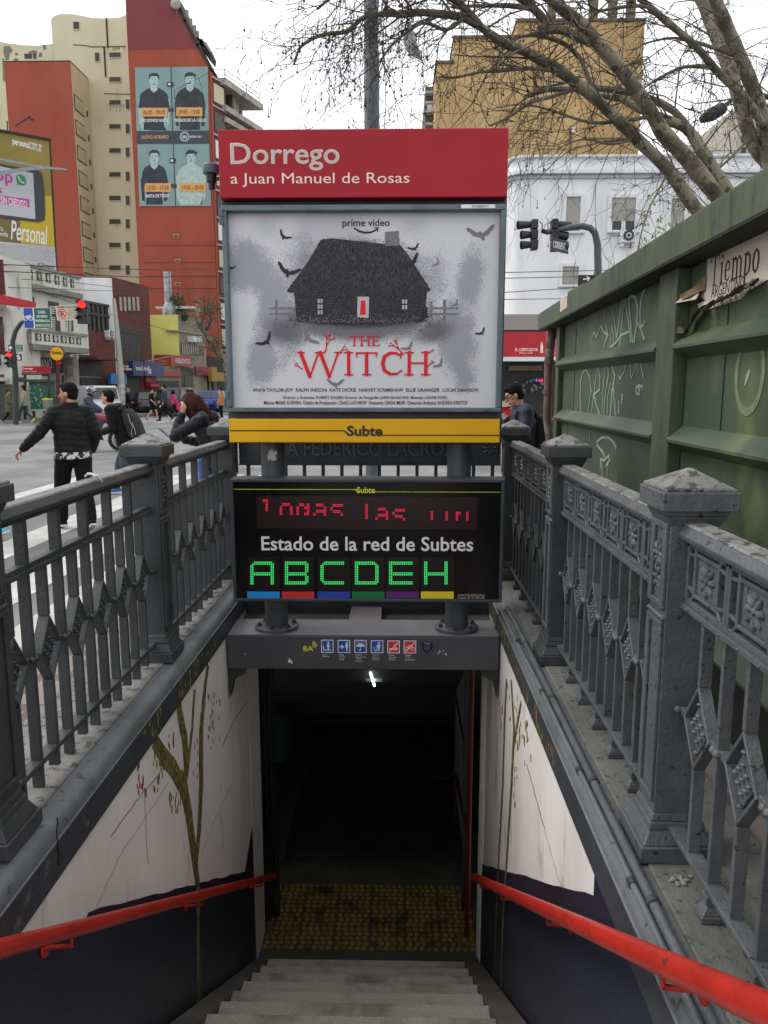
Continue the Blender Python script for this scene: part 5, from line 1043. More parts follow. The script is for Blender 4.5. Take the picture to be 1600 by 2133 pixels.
mat('sign_blue', '#1b2a5e', None, rough=.5); mat('sign_blue2', '#26356a', None, rough=.5); mat('sign_sky', '#1c5fa0', '#2d7fb5', 2, .5); mat('sign_coral', '#a8403c', '#96362f', 1.5, .6); mat('sign_magenta', '#8b1f3d', None, rough=.6); mat('sign_ochre', '#8f7a22', None, rough=.6); mat('metal_duct', '#9ea3a5', '#7d8285', 3, .35, metal=.6)
def fac(x, Y, dx=.167): A = atY(x, 700, Y); return Fr((A.x, A.y), (A.x + dx, A.y + 1))
def off(F, d): A = F.pt(0, 0, d); B = F.pt(1, 0, d); return Fr((A.x, A.y), (B.x, B.y))
def block(root, F, x0, x1, yt, depth, m, name='wall', yb=None, x_t=None):
    s0, s1 = F.st(x0, 700)[0], F.st(x1, 700)[0]; t = F.st(x_t or x0, yt)[1]; tb = 0 if yb is None else F.st(x_t or x0, yb)[1]
    mb = MB(); mb.poly(F, [(s0, tb), (s1, tb), (s1, t), (s0, t)], -depth, 0); return mb.build(name, m, root)
def R1(root, F, q, m, name, d0=.002, d1=.05): mb = MB(); mb.rect(F, *q, d0, d1); return mb.build(name, m, root)
def P1(root, F, pts, m, name, d0=.002, d1=.05): mb = MB(); mb.poly(F, F.P(pts), d0, d1); return mb.build(name, m, root)
# -- cream tower
F = front(78)
ct = thing('tower_block', 'tall stained cream tower with rows of small dark windows', 'building', tuple(atY(220, 870, 82))[:2] + (0,))
mb = MB(); g = lambda x, y: F.st(x, y)
mb.poly(F, [(g(-60, 0)[0], 0)] + F.P([(-60, 76), (-20, 80), (12, 86), (45, 90), (75, 91), (105, 87)]) + [(g(105, 87)[0], 0)], -12, -.4); mb.build('wall', 'cream', ct)
mb = MB(); mb.poly(F, [(g(106, 0)[0], 0)] + F.P([(106, 40), (112, 33), (125, 29), (150, 29), (168, 32), (190, 37), (222, 38), (250, 36), (271, 27), (300, 20)]) + [(g(300, 20)[0], 0)], -12, 0); mb.build('wall', 'cream', ct)
ws = [(228, y, 252, y + 9.5) for y in (110, 161, 209, 259, 309, 359, 408, 457, 506, 553)] + [(262, y, 271, y + 19) for y in (208, 259, 308, 358, 408, 457, 505, 553)] + [(153, 46, 166, 61), (198, 110, 208, 128)]
for k, q in enumerate(ws): x0, y0, x1, y1 = q; o = R1(ct, F, (x0 - 1, y0 - 1, x1 + 1, y1 + 1.5), 'cream', 'window', .002, .08); R1(ct, F, q, 'dark_window', 'pane', .081, .09)
F0 = off(F, -.4)
for q in ((51, 112, 67, 122), (69, 112, 76, 122), (17, 212, 37, 221), (43, 211, 54, 230), (20, 262, 40, 271), (45, 262, 56, 282)): R1(ct, F0, q, 'dark_window', 'window')
for k, pts in enumerate(([(8, 97), (20, 95), (27, 105), (20, 113), (19, 124), (12, 125), (7, 110)], [(24, 131), (31, 121), (38, 123), (42, 150), (40, 165), (33, 165), (24, 152), (21, 140)], [(12, 147), (20, 145), (22, 158), (27, 167), (28, 190), (25, 199), (16, 197), (14, 180), (9, 165)], [(5, 122), (8, 122), (10, 160), (9, 172), (6, 165)], [(31, 110), (38, 110), (38, 115), (32, 115)], [(89, 94), (95, 93), (97, 101), (91, 104)], [(82, 110), (87, 109), (88, 118), (80, 119)], [(60, 108), (70, 104), (78, 107), (77, 111.5), (60, 111.5)])): P1(ct, F0, pts, 'cream_patch', 'bare_render', .002, .02)
mb = MB()
for q in ((223, 38, 223.7, 98), (218.5, 98, 219.2, 160)): mb.rect(F, *q, .002, .1)
for pts in (((153, 93), (176, 94.5), (192, 97.5), (215, 97.5), (262, 96.5)), ((217, 195), (250, 196), (272, 196))):
    mb.stroke(F, F.P(pts), .05, .002, .05)
r = random.Random(8)
for k in range(26): x = r.uniform(220, 262); y = 98 if k % 2 else r.uniform(215, 225); mb.rect(F, x, y, x + r.uniform(.3, .9), y + r.uniform(3, 14), .002, .02 + .001 * k)
mb.build('stain_and_pipe', 'line_dark', ct)
for x, y in ((205, 437), (208, 519)): R1(ct, F, (x, y, x + 9, y + 9), 'white_trim', 'air_unit', -3.0, -2.6)
# -- red slab in front of it with its window side
F = front(74)
rs = thing('tower_block', 'blank red brick slab with cream window side standing before the cream tower', 'building', tuple(atY(110, 870, 76))[:2] + (0,))
block(rs, F, 50, 181, 127, 3.9, 'cream', x_t=110); block(rs, off(F, .06), 50, 180.6, 127.1, .057, 'red_wall', 'front_face', x_t=110)
block(rs, off(F, .1), 50, 181, 126, 4, 'line_dark', 'parapet_cap', yb=127.0, x_t=110)
C = F.px(181, 700); FS = Fr((C.x, C.y), (C.x, C.y + 4))
for k in range(10):
    t0 = F.st(110, 195 + k * 53.2)[1]
    mb = MB(); mb.poly(FS, [(.3, t0 - 1.2), (2.4, t0 - 1.2), (2.4, t0 + .1), (.3, t0 + .1)], .011, .06); w_ = mb.build('window', 'line_dark', rs)
    mb = MB(); mb.poly(FS, [(.36, t0 - 1.14), (2.34, t0 - 1.14), (2.34, t0 + .0), (.36, t0 + .0)], .061, .08); mb.build('roller_blind', 'shut_cream', w_)
    mb = MB(); mb.poly(FS, [(3.1, t0 - .9), (3.4, t0 - .9), (3.4, t0 - .4), (3.1, t0 - .4)], .011, .04); mb.build('window', 'dark_window', rs)
# -- red mural tower
F = front(72)
mt = thing('tower_block', 'tall red gable wall tower carrying the radio mural with grey balconies behind', 'building', tuple(atY(360, 870, 75))[:2] + (0,))
s = lambda x: F.st(x, 700)[0]
xL = F.st(281, 400)[0]; xR = F.st(444, 400)[0]; mb = MB()
top = F.P([(359, -20), (386, 45), (412, 95), (436, 140)]); mb.poly(F, [(xL, 0), (xR, 0), (xR, F.st(436, 140)[1]), top[2], top[1], top[0], (xL, F.st(280, -40)[1])], -5, 0); mb.build('wall', 'red_wall', mt)
t103 = F.st(300, 103)[1]; mb = MB(); mb.poly(F, [(xL + .03, t103), (F.st(414, 103)[0] , t103), F.P([(412, 97)])[0], F.P([(385, 47)])[0], F.P([(358, -18)])[0], (xL + .03, F.st(280, -38)[1])], .002, .02); mb.build('painted_top', 'red_wall_deep', mt)
mb = MB()
for a, b in (((359, -22), (386, 44)), ((386, 44), (412, 94)), ((412, 94), (438, 139))): mb.stroke(F, F.P([a, b]), .25, -5.05, .1)
mb.build('parapet_cap', 'line_dark', mt)
for x, y in ((386, 20), (394, 38), (402, 52), (408, 64), (416, 80)):
    R1(mt, off(F, -2), (x, y, x + 7, y + 18), 'balcony_gray', 'roof_railing', -.1, 0)
P1(mt, off(F, -2), [(404, 74), (426, 86), (440, 108), (438, 122), (424, 104)], 'line_dark', 'roof_shed', -2, 0); P1(mt, off(F, -1.9), [(422, 86), (430, 88), (441, 107), (438, 110)], 'balcony_gray', 'roof_shed', -1, 0)
ds = thing('satellite_dish', 'small grey satellite dish on the sloping parapet of the red mural tower', 'satellite dish', tuple(atY(366, 8, 71.5)))
c = ds.location; mb = MB(); mb.ell(c, (.45, .12, .45), 12, 6); mb.bar(c, c + V((0, .3, -.8)), .06, .06); mb.build('dish', 'balcony_gray', ds, smooth=True)
C = F.px(441.5, 300); FS = Fr((C.x, C.y), (C.x + .42, C.y + 1)); tt = lambda y: F.st(440, y)[1]
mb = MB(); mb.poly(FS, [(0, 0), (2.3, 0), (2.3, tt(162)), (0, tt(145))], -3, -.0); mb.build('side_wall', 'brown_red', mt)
for k in range(14):
    t0 = tt(168) - k * 2.35
    mb = MB(); mb.poly(FS, [(.5, t0 - 1.5), (2.0, t0 - 1.5), (2.0, t0), (.5, t0)], .002, .04); w_ = mb.build('window', ('shut_cream', 'dark_window', 'white_trim')[k % 3], mt)
    mb = MB(); mb.poly(FS, [(.2, t0 + .35), (2.35, t0 + .35), (2.35, t0 + .5), (.2, t0 + .5)], .002, .1); mb.build('string_course', 'balcony_gray', mt)
mb = MB(); mb.poly(FS, [(.02, 1), (.18, 1), (.18, tt(150)), (.02, tt(150))], .002, .12); mb.build('drain_strip', 'red_wall', mt)
F8 = front(75); z8 = lambda y: F8.st(475, y)[1]
for y0, y1, x1, dep in ((176, 190, 480, 1.6), (229, 241, 478, 1.4), (252, 263, 478, 1.2)):
    mb = MB(); a, b = F8.px(454, 240), F8.px(x1, 240); mb.add([(a.x, a.y - dep, z8(y1)), (b.x, b.y - dep, z8(y1)), (b.x + 2.2, b.y + 5, z8(y1)), (a.x, b.y + 5, z8(y1)), (a.x, a.y - dep, z8(y0)), (b.x, b.y - dep, z8(y0)), (b.x + 2.2, b.y + 5, z8(y0)), (a.x, b.y + 5, z8(y0))], [(0,3,2,1),(4,5,6,7),(0,1,5,4),(1,2,6,5),(2,3,7,6),(3,0,4,7)]); mb.build('balcony', 'balcony_gray', mt)
mb = MB(); a, b = F8.px(452, 240), F8.px(484, 240); mb.box((a.x, 76, 0), (b.x, 80, z8(178))); mb.build('rear_wing', 'gray_wall', mt)
R1(mt, off(F8, -.9), (456, 193, 464, 227), 'white_trim', 'window'); R1(mt, off(F8, -.9), (464.5, 195, 484, 227), 'dark_window', 'window'); R1(mt, off(F8, -.9), (457, 243, 484, 252), 'dark_window', 'window')
mb = MB(); b = F8.px(476, 176)
for x, y in ((-1.2, -1.4), (0, -1.4), (1.2, 2.2), (2.0, 4.5)): mb.bar((b.x + x, 75 + y, z8(176)), (b.x + x, 75 + y, z8(157)), .05, .05)
for q in (157, 167): mb.bar((b.x - 1.2, 73.6, z8(q)), (b.x, 73.6, z8(q)), .04, .04); mb.bar((b.x, 73.6, z8(q)), (b.x + 2, 79.5, z8(q)), .04, .04)
mb.build('balcony_railing', 'line_dark', mt)
mb = MB()
for y in (510, 546, 574, 600): mb.rect(F, 300, y, 450, y + .8, .002, .04)
mb.build('wall_seam', 'red_wall_deep', mt)
for x, y in ((361, 488), (364, 540), (365, 589)): o = R1(mt, F, (x, y, x + 12, y + 6.5), 'tan_wall', 'vent_window', .002, .05); R1(mt, F, (x + 1.2, y + 1.5, x + 10.8, y + 5.2), 'dark_window', 'vent_window', .051, .06)
# -- the mural
FM = off(F, .002); mu = thing('mural', 'teal radio advertisement mural with four presenters on the red tower wall', 'mural', tuple(F.px(360, 430)))
m_ = lambda x, y: (280 + x / 6.88, 130 + y / 6.88)
P1(mu, F, [m_(10, 75), m_(1055, 65), m_(1068, 980), m_(35, 985)], 'mural_teal', 'panel', .021, .08); P1(mu, F, [m_(35, 985), m_(1068, 980), m_(1072, 1172), m_(45, 1175)], 'mural_slate', 'panel', .021, .081); P1(mu, F, [m_(45, 1175), m_(1072, 1172), m_(1102, 2062), m_(75, 2062)], 'mural_teal', 'panel', .021, .08)
mb = MB(); mb.stroke(F, F.P([m_(527, 75), m_(550, 985)]), .1, .08, .084); mb.stroke(F, F.P([m_(562, 1175), m_(595, 2062)]), .1, .08, .084); mb.build('panel_joint', 'mural_slate', mu)
def presenter(cx, hy, base, tors, arms, hair, cap, sh):
    f = lambda pts: [m_(cx + x, y) for x, y in pts]
    if arms: P1(mu, F, f([(-sh, hy + 330), (-sh + 55, hy + 330), (-sh + 80, base - 60), (-sh + 150, base - 5), (sh - 60, base - 5), (sh - 90, base - 120), (sh - 40, hy + 330), (sh, hy + 330), (sh - 10, base - 110), (sh - 70, base), (-sh + 70, base), (-sh + 10, base - 120)]), 'mural_face', 'drawn_presenter', .08, .085)
    P1(mu, F, f([(-70, hy + 165), (70, hy + 165), (140, hy + 205), (sh - 30, hy + 260), (sh, hy + 400 if not arms else hy + 440), (sh - 55, hy + 470), (sh - 90, hy + 430), (sh - 75, base - 10), (-sh + 75, base - 10), (-sh + 90, hy + 430), (-sh + 55, hy + 470), (-sh, hy + 400 if not arms else hy + 440), (-sh + 30, hy + 260), (-140, hy + 205)]), tors, 'drawn_presenter', .085, .09)
    if not arms: P1(mu, F, f([(-sh, hy + 400), (-sh + 50, hy + 400), (-sh + 60, base - 60), (-sh + 20, base - 70)]), tors, 'drawn_presenter', .085, .091); P1(mu, F, f([(sh - 50, hy + 400), (sh, hy + 400), (sh - 10, base - 70), (sh - 60, base - 60)]), tors, 'drawn_presenter', .085, .091)
    P1(mu, F, f([(-48, hy + 120), (48, hy + 120), (52, hy + 190), (0, hy + 235), (-52, hy + 190)]), 'mural_face', 'drawn_presenter', .09, .094)
    e = [(cx + 66 * math.cos(a), hy + 65 - 95 * math.sin(a)) for a in [2*math.pi*i/20 for i in range(20)]]; P1(mu, F, [m_(*p) for p in e], 'mural_face', 'drawn_presenter', .094, .098)
    P1(mu, F, f([(-74, hy + 60), (-70, hy - 20), (-30, hy - 48), (35, hy - 48), (72, hy - 15), (76, hy + 55), (58, hy + 30), (45, hy - 2), (-40, hy - 2), (-58, hy + 25)]), hair, 'drawn_presenter', .098, .102)
    if cap: P1(mu, F, f([(-80, hy - 2), (-78, hy + 12), (80, hy + 2), (95, hy - 15), (70, hy - 22)]), hair, 'drawn_presenter', .102, .105)
    mb = MB()
    for x, y, w_, h_ in ((-26, hy + 42, 16, 6), (26, hy + 42, 16, 6), (0, hy + 112, 26, 7), (4, hy + 80, 8, 10)): mb.poly(F, [F.st(*m_(cx + x + a * w_, y + b * h_)) for a, b in ((-1, 0), (0, -1), (1, 0), (0, 1))], .098, .1035)
    mb.build('drawn_presenter', 'mural_dark', mu)
presenter(285, 205, 985, 'mural_dark', True, 'mural_dark', False, 225); presenter(800, 195, 980, 'mural_dark', False, 'mural_dark', True, 220)
presenter(290, 1305, 2050, 'mural_dark', False, 'mural_dark', False, 195); presenter(815, 1305, 2050, 'mural_face', True, 'mural_dark', True, 215)
for (x0, y0, x1, y1), t1, t2, q in (((100, 655, 478, 780), '06:00 - 09:00', 'NO SOMOS NADIE', (112, 812, 485, 862)), ((605, 650, 978, 775), '09:00 - 13:00', 'PERROS DE LA CALLE', (580, 808, 1028, 858)), ((155, 1735, 530, 1858), '13:00 - 17:00', 'BASTA DE TODO', (168, 1890, 500, 1940)), ((655, 1733, 1030, 1855), '17:00 - 20:00', 'METRO Y MEDIO', (675, 1888, 1025, 1938))):
    P1(mu, F, [m_(x0, y0), m_(x1, y0), m_(x1, y1), m_(x0, y1)], 'mural_orange', 'time_label', .106, .11)
    w_ = (x1 - x0); text(t1, F, m_(x0 + w_*.09, y0 + 32) + m_(x1 - w_*.09, y1 - 26), 'mural_dark', mu, 'mural_lettering', bold=.01, d=.11, th=.003); text(t2, F, m_(q[0], q[1]) + m_(q[2], q[3]), 'mural_text', mu, 'mural_lettering', bold=.04, d=.11, th=.003)
text('NUEVO HORARIO', F, m_(108, 1045) + m_(492, 1100), 'mural_orange', mu, 'mural_lettering', bold=.01, d=.083); text('METRO 95.1', F, m_(800, 1052) + m_(965, 1085), 'mural_text', mu, 'mural_lettering', bold=.03, d=.083)
mb = MB(); c_ = F.st(*m_(725, 1068)); mb.ring(F, c_, .30, .36, .081, .088, 24); mb.ring(F, c_, .42, .44, .081, .088, 24)
for dx in (-.13, 0, .13): mb.poly(F, [(c_[0] + dx - .04, c_[1] - .15), (c_[0] + dx + .04, c_[1] - .15), (c_[0] + dx + .04, c_[1] + .1), (c_[0] + dx - .04, c_[1] + .1)], .081, .09)
mb.build('radio_logo', 'mural_text', mu)
for x, y in ((518, 318), (553, 1412)): R1(mu, F, m_(x - 45, y - 32) + m_(x + 45, y + 32), 'mural_dark', 'wall_vent', .085, .13); R1(mu, F, m_(x - 28, y - 16) + m_(x + 10, y + 16), 'mural_text', 'wall_vent', .131, .14)
for x, y in ((530, 682), (570, 1770), (545, 1050)): R1(mu, F, m_(x - 40, y - 26) + m_(x + 40, y + 26), 'mural_slate', 'wall_vent', .085, .13)
# -- billboard on the deco roof
FB2 = Fr(tuple(atY(0, 400, 45))[:2], tuple(atY(106, 400, 47.5))[:2])
bb = thing('billboard', 'huge golden phone billboard with a tilted screen above the white deco building', 'billboard', tuple(FB2.px(50, 580)))
B = lambda x, y: (x / 6.277, 260 + y / 6.277)
def bp(pts, m, d, name='panel', d0=0): mb = MB(); mb.poly(FB2, FB2.P([B(*p) for p in pts]), d0, d); return mb.build(name, m, bb)
bp([(-200, 40), (0, 80), (645, 200), (735, 1935), (-200, 1900)], 'bb_gold', 0, d0=-.6); bp([(585, 925), (672, 930), (700, 1380), (713, 1595), (270, 1545), (258, 1230), (585, 1260)], 'bb_yellow', .02); bp([(-200, 1240), (258, 1240), (270, 1545), (-200, 1500)], 'bb_olive', .022); bp([(-200, 1505), (713, 1597), (738, 1935), (-200, 1880)], 'bb_white', .021)
bp([(-200, 490), (0, 515), (400, 585), (510, 605), (545, 640), (575, 850), (588, 1180), (560, 1255), (500, 1275), (0, 1215), (-200, 1190)], 'bb_phone', .06, 'drawn_phone'); bp([(-200, 520), (0, 545), (425, 635), (455, 1235), (0, 1175), (-200, 1150)], 'bb_white', .07, 'drawn_phone')
bp([(-200, 905), (0, 925), (370, 972), (377, 1078), (0, 1030), (-200, 1000)], 'bb_pink', .08, 'drawn_phone')
text('SIN CRÉDITO', FB2, B(0, 975) + B(335, 1030), 'white', bb, 'billboard_lettering', bold=.02, d=.085); text('pp', FB2, B(-60, 655) + B(155, 775), 'bb_pink', bb, 'billboard_lettering', bold=.02, d=.075); text('s', FB2, B(-40, 825) + B(14, 890), 'bb_pink', bb, 'billboard_lettering', bold=.02, d=.075)
text('personal', FB2, B(165, 220) + B(380, 280), 'white', bb, 'billboard_lettering', bold=.025, d=.005); text('.com.ar', FB2, B(384, 262) + B(545, 315), 'white', bb, 'billboard_lettering', d=.005); text('Personal', FB2, B(140, 1330) + B(615, 1500), 'white', bb, 'billboard_lettering', bold=.01, d=.03, shear=.3); text('ra', FB2, B(-10, 1345) + B(35, 1385), 'white', bb, 'billboard_lettering', d=.03); text('eda', FB2, B(0, 1405) + B(100, 1450), 'white', bb, 'billboard_lettering', d=.03)
text('JCDecaux', FB2, B(490, 1825) + B(708, 1875), 'bb_phone', bb, 'billboard_lettering', bold=.01, d=.03)
c_ = FB2.st(*B(268, 722)); mb = MB(); mb.disc(FB2, c_, .30, .07, .082, 24); mb.poly(FB2, [(c_[0] - .28, c_[1] - .32), (c_[0] - .22, c_[1] - .05), (c_[0] - .02, c_[1] - .25)], .07, .083); mb.build('phone_emblem', 'bb_green', bb)
mb = MB(); mb.stroke(FB2, [(c_[0] - .14, c_[1] + .14), (c_[0] - .12, c_[1] - .0), (c_[0], c_[1] - .12), (c_[0] + .14, c_[1] - .14)], [.08, .05, .05, .08], .08, .09); mb.build('phone_emblem', 'white', bb)
mb = MB(); r = random.Random(12)
for k in range(9):
    y = 1560 + k * 22; x = -60
    while x < 690: w_ = r.uniform(12, 50); mb.poly(FB2, FB2.P([B(x, y + x * .075), B(x + w_, y + (x + w_) * .075), B(x + w_, y + 9 + (x + w_) * .075), B(x, y + 9 + x * .075)]), .02, .026); x += w_ + 9
mb.build('small_print', 'balcony_gray', bb)
mb = MB(); mb.stroke(FB2, FB2.P([B(-200, 35), B(0, 75), B(650, 195)]), .12, -.5, .1); mb.stroke(FB2, FB2.P([B(650, 195), B(745, 1935)]), .1, -.5, .02); mb.build('frame', 'line_dark', bb)
mb = MB(); mb.stroke(FB2, FB2.P([B(-200, 480), B(410, 592), B(435, 600)]), .12, 1.0, 1.1); mb.stroke(FB2, FB2.P([B(-200, 690), B(0, 655), B(240, 620), B(460, 610), B(720, 632)]), [.2, .2, .18, .15, .08], 1.1, 1.3); mb.build('lamp_arm', 'galv', bb)
A = FB2.pt(FB2.st(*B(680, 1200))[0] - 12, 0, -.5); mb = MB()
for s_ in (-4, 0, 3): mb.bar(FB2.pt(s_, 6, -.4), FB2.pt(s_, 16, -.4), .25, .25)
mb.build('support', 'line_dark', bb)
fl = thing('floodlight', 'black floodlight on a thin arm over the billboard top edge', 'floodlight', tuple(atY(66, 245, 44.5)))
mb = MB(); mb.bar(atY(32, 262, 45.5), atY(62, 242, 44), .06, .06); mb.bar(atY(15, 252, 45.5), atY(16, 276, 45.5), .05, .05); mb.build('arm', 'line_dark', fl); mb = MB(); mb.loft([[atY(x, y, Y) for x, y in ((57, 243), (72, 248), (70, 252), (58, 248))] for Y in (44, 44.4)]); mb.build('lamp_box', 'black', fl)
# -- white deco corner building
DX, Y0 = .167, 41.5
FA = fac(62, Y0); FFr = front(Y0)
db = thing('deco_building', 'stained white deco corner building with two pierced balconies above the clothing shop', 'building', tuple(atY(100, 880, 45))[:2] + (0,))
block(db, FA, 62, 184, 600, 9, 'deco_white', yb=742); block(db, FA, 62, 184, 742.5, 9, 'deco_gray', 'ground_floor')
mb = MB(); a = FFr.st(20, 700)[0]; b = FFr.st(61.9, 700)[0]; mb.poly(FFr, [(a, 0), (b, 0), (b, FFr.st(40, 548)[1]), (a, FFr.st(40, 548)[1])], -6, 0); mb.build('end_wall', 'deco_gray', db)
def balcony(FO, x0, yt0, yb0, x1, holes, proj, base):
    s0, s1 = FO.st(x0, 700)[0], FO.st(x1, 700)[0]; t1, t0 = FO.st(x0, yt0)[1], FO.st(x0, yb0)[1]
    mb = MB(); mb.poly(FO, [(s0, t0), (s1, t0), (s1, t1), (s0, t1)], -.25, 0); bl = mb.build('balcony', 'deco_white', db)
    mb = MB(); mb.poly(FO, [(s0 - .1, t1 + .002), (s1 + .1, t1 + .002), (s1 + .1, t1 + .14), (s0 - .1, t1 + .14)], -.3, .1); mb.poly(FO, [(s0 - .1, t0 - .3), (s1 + .1, t0 - .3), (s1 + .1, t0 - .002), (s0 - .1, t0 - .002)], -proj, .12); mb.build('ledge', 'deco_gray', bl)
    mb = MB(); mb.poly(FO, [(s0 - .25, t0), (s0, t0), (s0, t1), (s0 - .25, t1)], -proj, -.002); mb.build('end_panel', 'deco_gray', bl)
    n = len(holes); h = t1 - t0
    for x, w_ in holes:
        q = FO.st(x, 700)[0]; q2 = FO.st(x + w_, 700)[0]; mb = MB(); mb.poly(FO, [(q, t0 + h * .28), (q2, t0 + h * .28), (q2, t0 + h * .86), (q, t0 + h * .86)], .001, .012); o = mb.build('opening', 'dark_window', bl)
        mb = MB(); cx, cy = (q + q2) / 2, t0 + h * .57; mb.ring(FO, (cx, cy), (q2 - q) * .16, (q2 - q) * .26, .012, .03, 10); mb.stroke(FO, [(cx, t0 + h*.3), (cx, t0 + h*.84)], .05, .012, .032); mb.build('pierced_block', 'deco_white', o)
balcony(off(FA, .25), 62, 556, 590, 172, ((67, 10), (85, 10), (103, 10), (121, 10), (138, 9), (153, 8)), 1, 0)
balcony(off(FA, 1.1), 66, 689, 716, 178, ((73, 13), (91, 13), (109, 12), (126, 12), (143, 11), (158, 10)), 1.3, 0)
o = R1(db, FFr, (33, 556, 46, 573), 'dark_window', 'pierced_opening'); R1(db, FFr, (40, 689, 54, 704), 'dark_window', 'pierced_opening')
for q in ((47, 616, 61, 690),): R1(db, FFr, q, 'dark_window', 'window')
for q in ((100, 627, 125, 690), (66, 618, 75, 690), (140, 640, 152, 690)):
    w_ = R1(db, FA, q, 'dark_window', 'window'); mb = MB(); slat(mb, FA, q[0] + 1.5, q[1] + 10, (q[0] + q[2]) / 2, q[3], 12, .051, .08); mb.build('blind', 'deco_white', w_)
R1(db, FA, (45, 744, 128, 776), 'shop_dark', 'fascia_board', .002, .15); text('ARMANO', off(FA, .15), (63, 748, 107.5, 766), 'letter_gray', db, 'shop_lettering', d=.01)
R1(db, FFr, (34, 745, 61, 777), 'shop_dark', 'fascia_board', .002, .12)
R1(db, FA, (66, 780, 103, 822), 'shop_dark', 'shop_window', .002, .06); R1(db, FA, (70, 783, 101, 815), 'far_pale', 'shop_window', .061, .07)
for x in (136, 152): R1(db, FA, (x, 728, x + 8, 860), 'deco_white', 'pilaster', .002, .25)
R1(db, FA, (128, 783, 136, 850), 'dark_window', 'door')
R1(db, FA, (89, 727, 101, 735), 'lamp_white', 'shop_lamp', .3, .45) if False else R1(db, FA, (89, 728, 101, 734), 'white', 'shop_lamp', .3, .45)
for y in (744, 766): mb = MB(); mb.rect(FA, 132, y, 139, y + 18, .25, .6); mb.build('air_unit', 'gray_wall', db)
# -- low brick house with the dark glazed front
lb = thing('brick_house', 'low brown brick house with a black glazed upper front and dark shop', 'building', tuple(atY(200, 875, 49))[:2] + (0,))
FA2 = FA
block(lb, FA2, 184.3, 243, 690, 9, 'brick_brown', x_t=190); block(lb, off(FA2, -.3), 172, 243, 629, 4, 'dark_window', 'glazing', yb=690, x_t=184)
mb = MB(); Fg = off(FA2, -.29)
for x in (176, 185, 194, 203, 212, 221, 230, 239): a, b = Fg.st(x, 700)[0], Fg.st(x + 1, 700)[0]; mb.poly(Fg, [(a, Fg.st(184, 690)[1]), (b, Fg.st(184, 690)[1]), (b, Fg.st(184, 629)[1]), (a, Fg.st(184, 629)[1])], 0, .06)
for y in (629, 652, 689): a, b = Fg.st(172, 700)[0], Fg.st(243, 700)[0]; t = Fg.st(184, y)[1]; mb.poly(Fg, [(a, t - .08), (b, t - .08), (b, t + .06), (a, t + .06)], 0, .08)
mb.build('glazing_bars', 'black', lb)
R1(lb, FA2, (163, 738, 214, 850), 'shop_dark', 'shop_opening', .002, .05); mb = MB(); mb.rect(FA2, 163, 744, 212, 752, .05, 1.2); mb.build('awning', 'brown_red', lb); R1(lb, FA2, (160, 784, 206, 786.5), 'balcony_gray', 'shop_beam', .051, .12)
ac = dup(bpy.data.objects['air_conditioner'], (0, 0, 0)); ac.location = FA2.px(223, 704, .1); ac.rotation_euler = (0, 0, rad(75)); ac['label'] = 'white air conditioner unit high on the brown brick house front'; ac['group'] = 'air conditioners'
for q, m_c in (((215, 778, 232, 800), 'sign_sky'), ((232.5, 778, 238, 800), 'white'), ((238.5, 778, 250, 800), 'sign_sky')): R1(lb, FA2, q, m_c, 'shop_sign', .3, .5)
R1(lb, FA2, (215, 801, 252, 850), 'shop_dark', 'shop_front', .002, .06)
# -- brick building with the white party wall
bb2 = thing('brick_house', 'taller brown brick building with white party wall and an open dark truss bay', 'building', tuple(atY(275, 875, 52))[:2] + (0,))
FA3 = FA; Yp = FA3.px(238.5, 700).y
block(bb2, FA3, 239, 314.5, 578, 8.9, 'brick_brown')
Fp = front(Yp - .02); mb = MB(); a, b = Fp.st(143, 700)[0], Fp.st(238.6, 700)[0]; mb.poly(Fp, [(a, 0), (b, 0), (b, Fp.st(238, 579)[1]), (a, Fp.st(238, 577)[1])], -.4, 0); mb.build('party_wall', 'white_wall', bb2)
R1(bb2, FA3, (244, 612, 299, 650), 'brown_red', 'window_band', .002, .03)
for k in range(5): x = 247 + k * 9; R1(bb2, FA3, (x, 618, x + 6.5, 648), 'shutter', 'window', .031, .06)
P1(bb2, FA3, [(247, 672), (312, 690), (312, 752), (247, 752)], 'shop_dark', 'truss_bay', .002, .03)
mb = MB()
for a, b in (((247, 688), (303, 700)), ((250, 742), (303, 692)), ((262, 744), (308, 702)), ((248, 715), (280, 685)), ((250, 722), (275, 726))): mb.stroke(FA3, FA3.P([a, b]), .08, .03, .06)
mb.build('steel_truss', 'cornice_dim', bb2)
R1(bb2, FA3, (292, 690, 312, 752), 'brick_brown', 'inner_wall', .002, .04)
for q, m_c in (((253, 752, 277, 783), 'sign_blue'), ((277.4, 753, 320, 784), 'sign_blue2')): o = R1(bb2, FA3, q, m_c, 'shop_sign', .5, .8)
text('Farmacias', off(FA3, .8), (255, 760, 268, 764), 'white', bb2, 'shop_lettering'); text('Dr. Ahorro', off(FA3, .8), (255, 765, 274, 771), 'white', bb2, 'shop_lettering', bold=.02); text('Farmacias Dr. Ahorro', off(FA3, .8), (283, 763, 308, 771), 'white', bb2, 'shop_lettering', bold=.02); text('Rx', off(FA3, .8), (309, 763, 315, 779), 'white', bb2, 'shop_lettering', bold=.03)
R1(bb2, FA3, (252, 785, 297, 855), 'shop_dark', 'shop_front', .002, .06); R1(bb2, FA3, (298, 785, 318, 798), 'sign_magenta', 'shop_sign', .1, .3); R1(bb2, FA3, (300, 799, 318, 806), 'awning_red', 'shop_sign', .1, .5); text('¡RD!', off(FA3, .3), (304, 787, 313, 795), 'sign_yellow', bb2, 'shop_lettering')
R1(bb2, FA3, (293, 785, 297, 855), 'tab_red', 'door_post', .061, .12)
mb = MB()
for a, b in (((280, 753), (307, 743)), ((288, 753), (312, 741))): mb.bar(FA3.px(*a, .8), FA3.px(*b, 1.6), .05, .05)
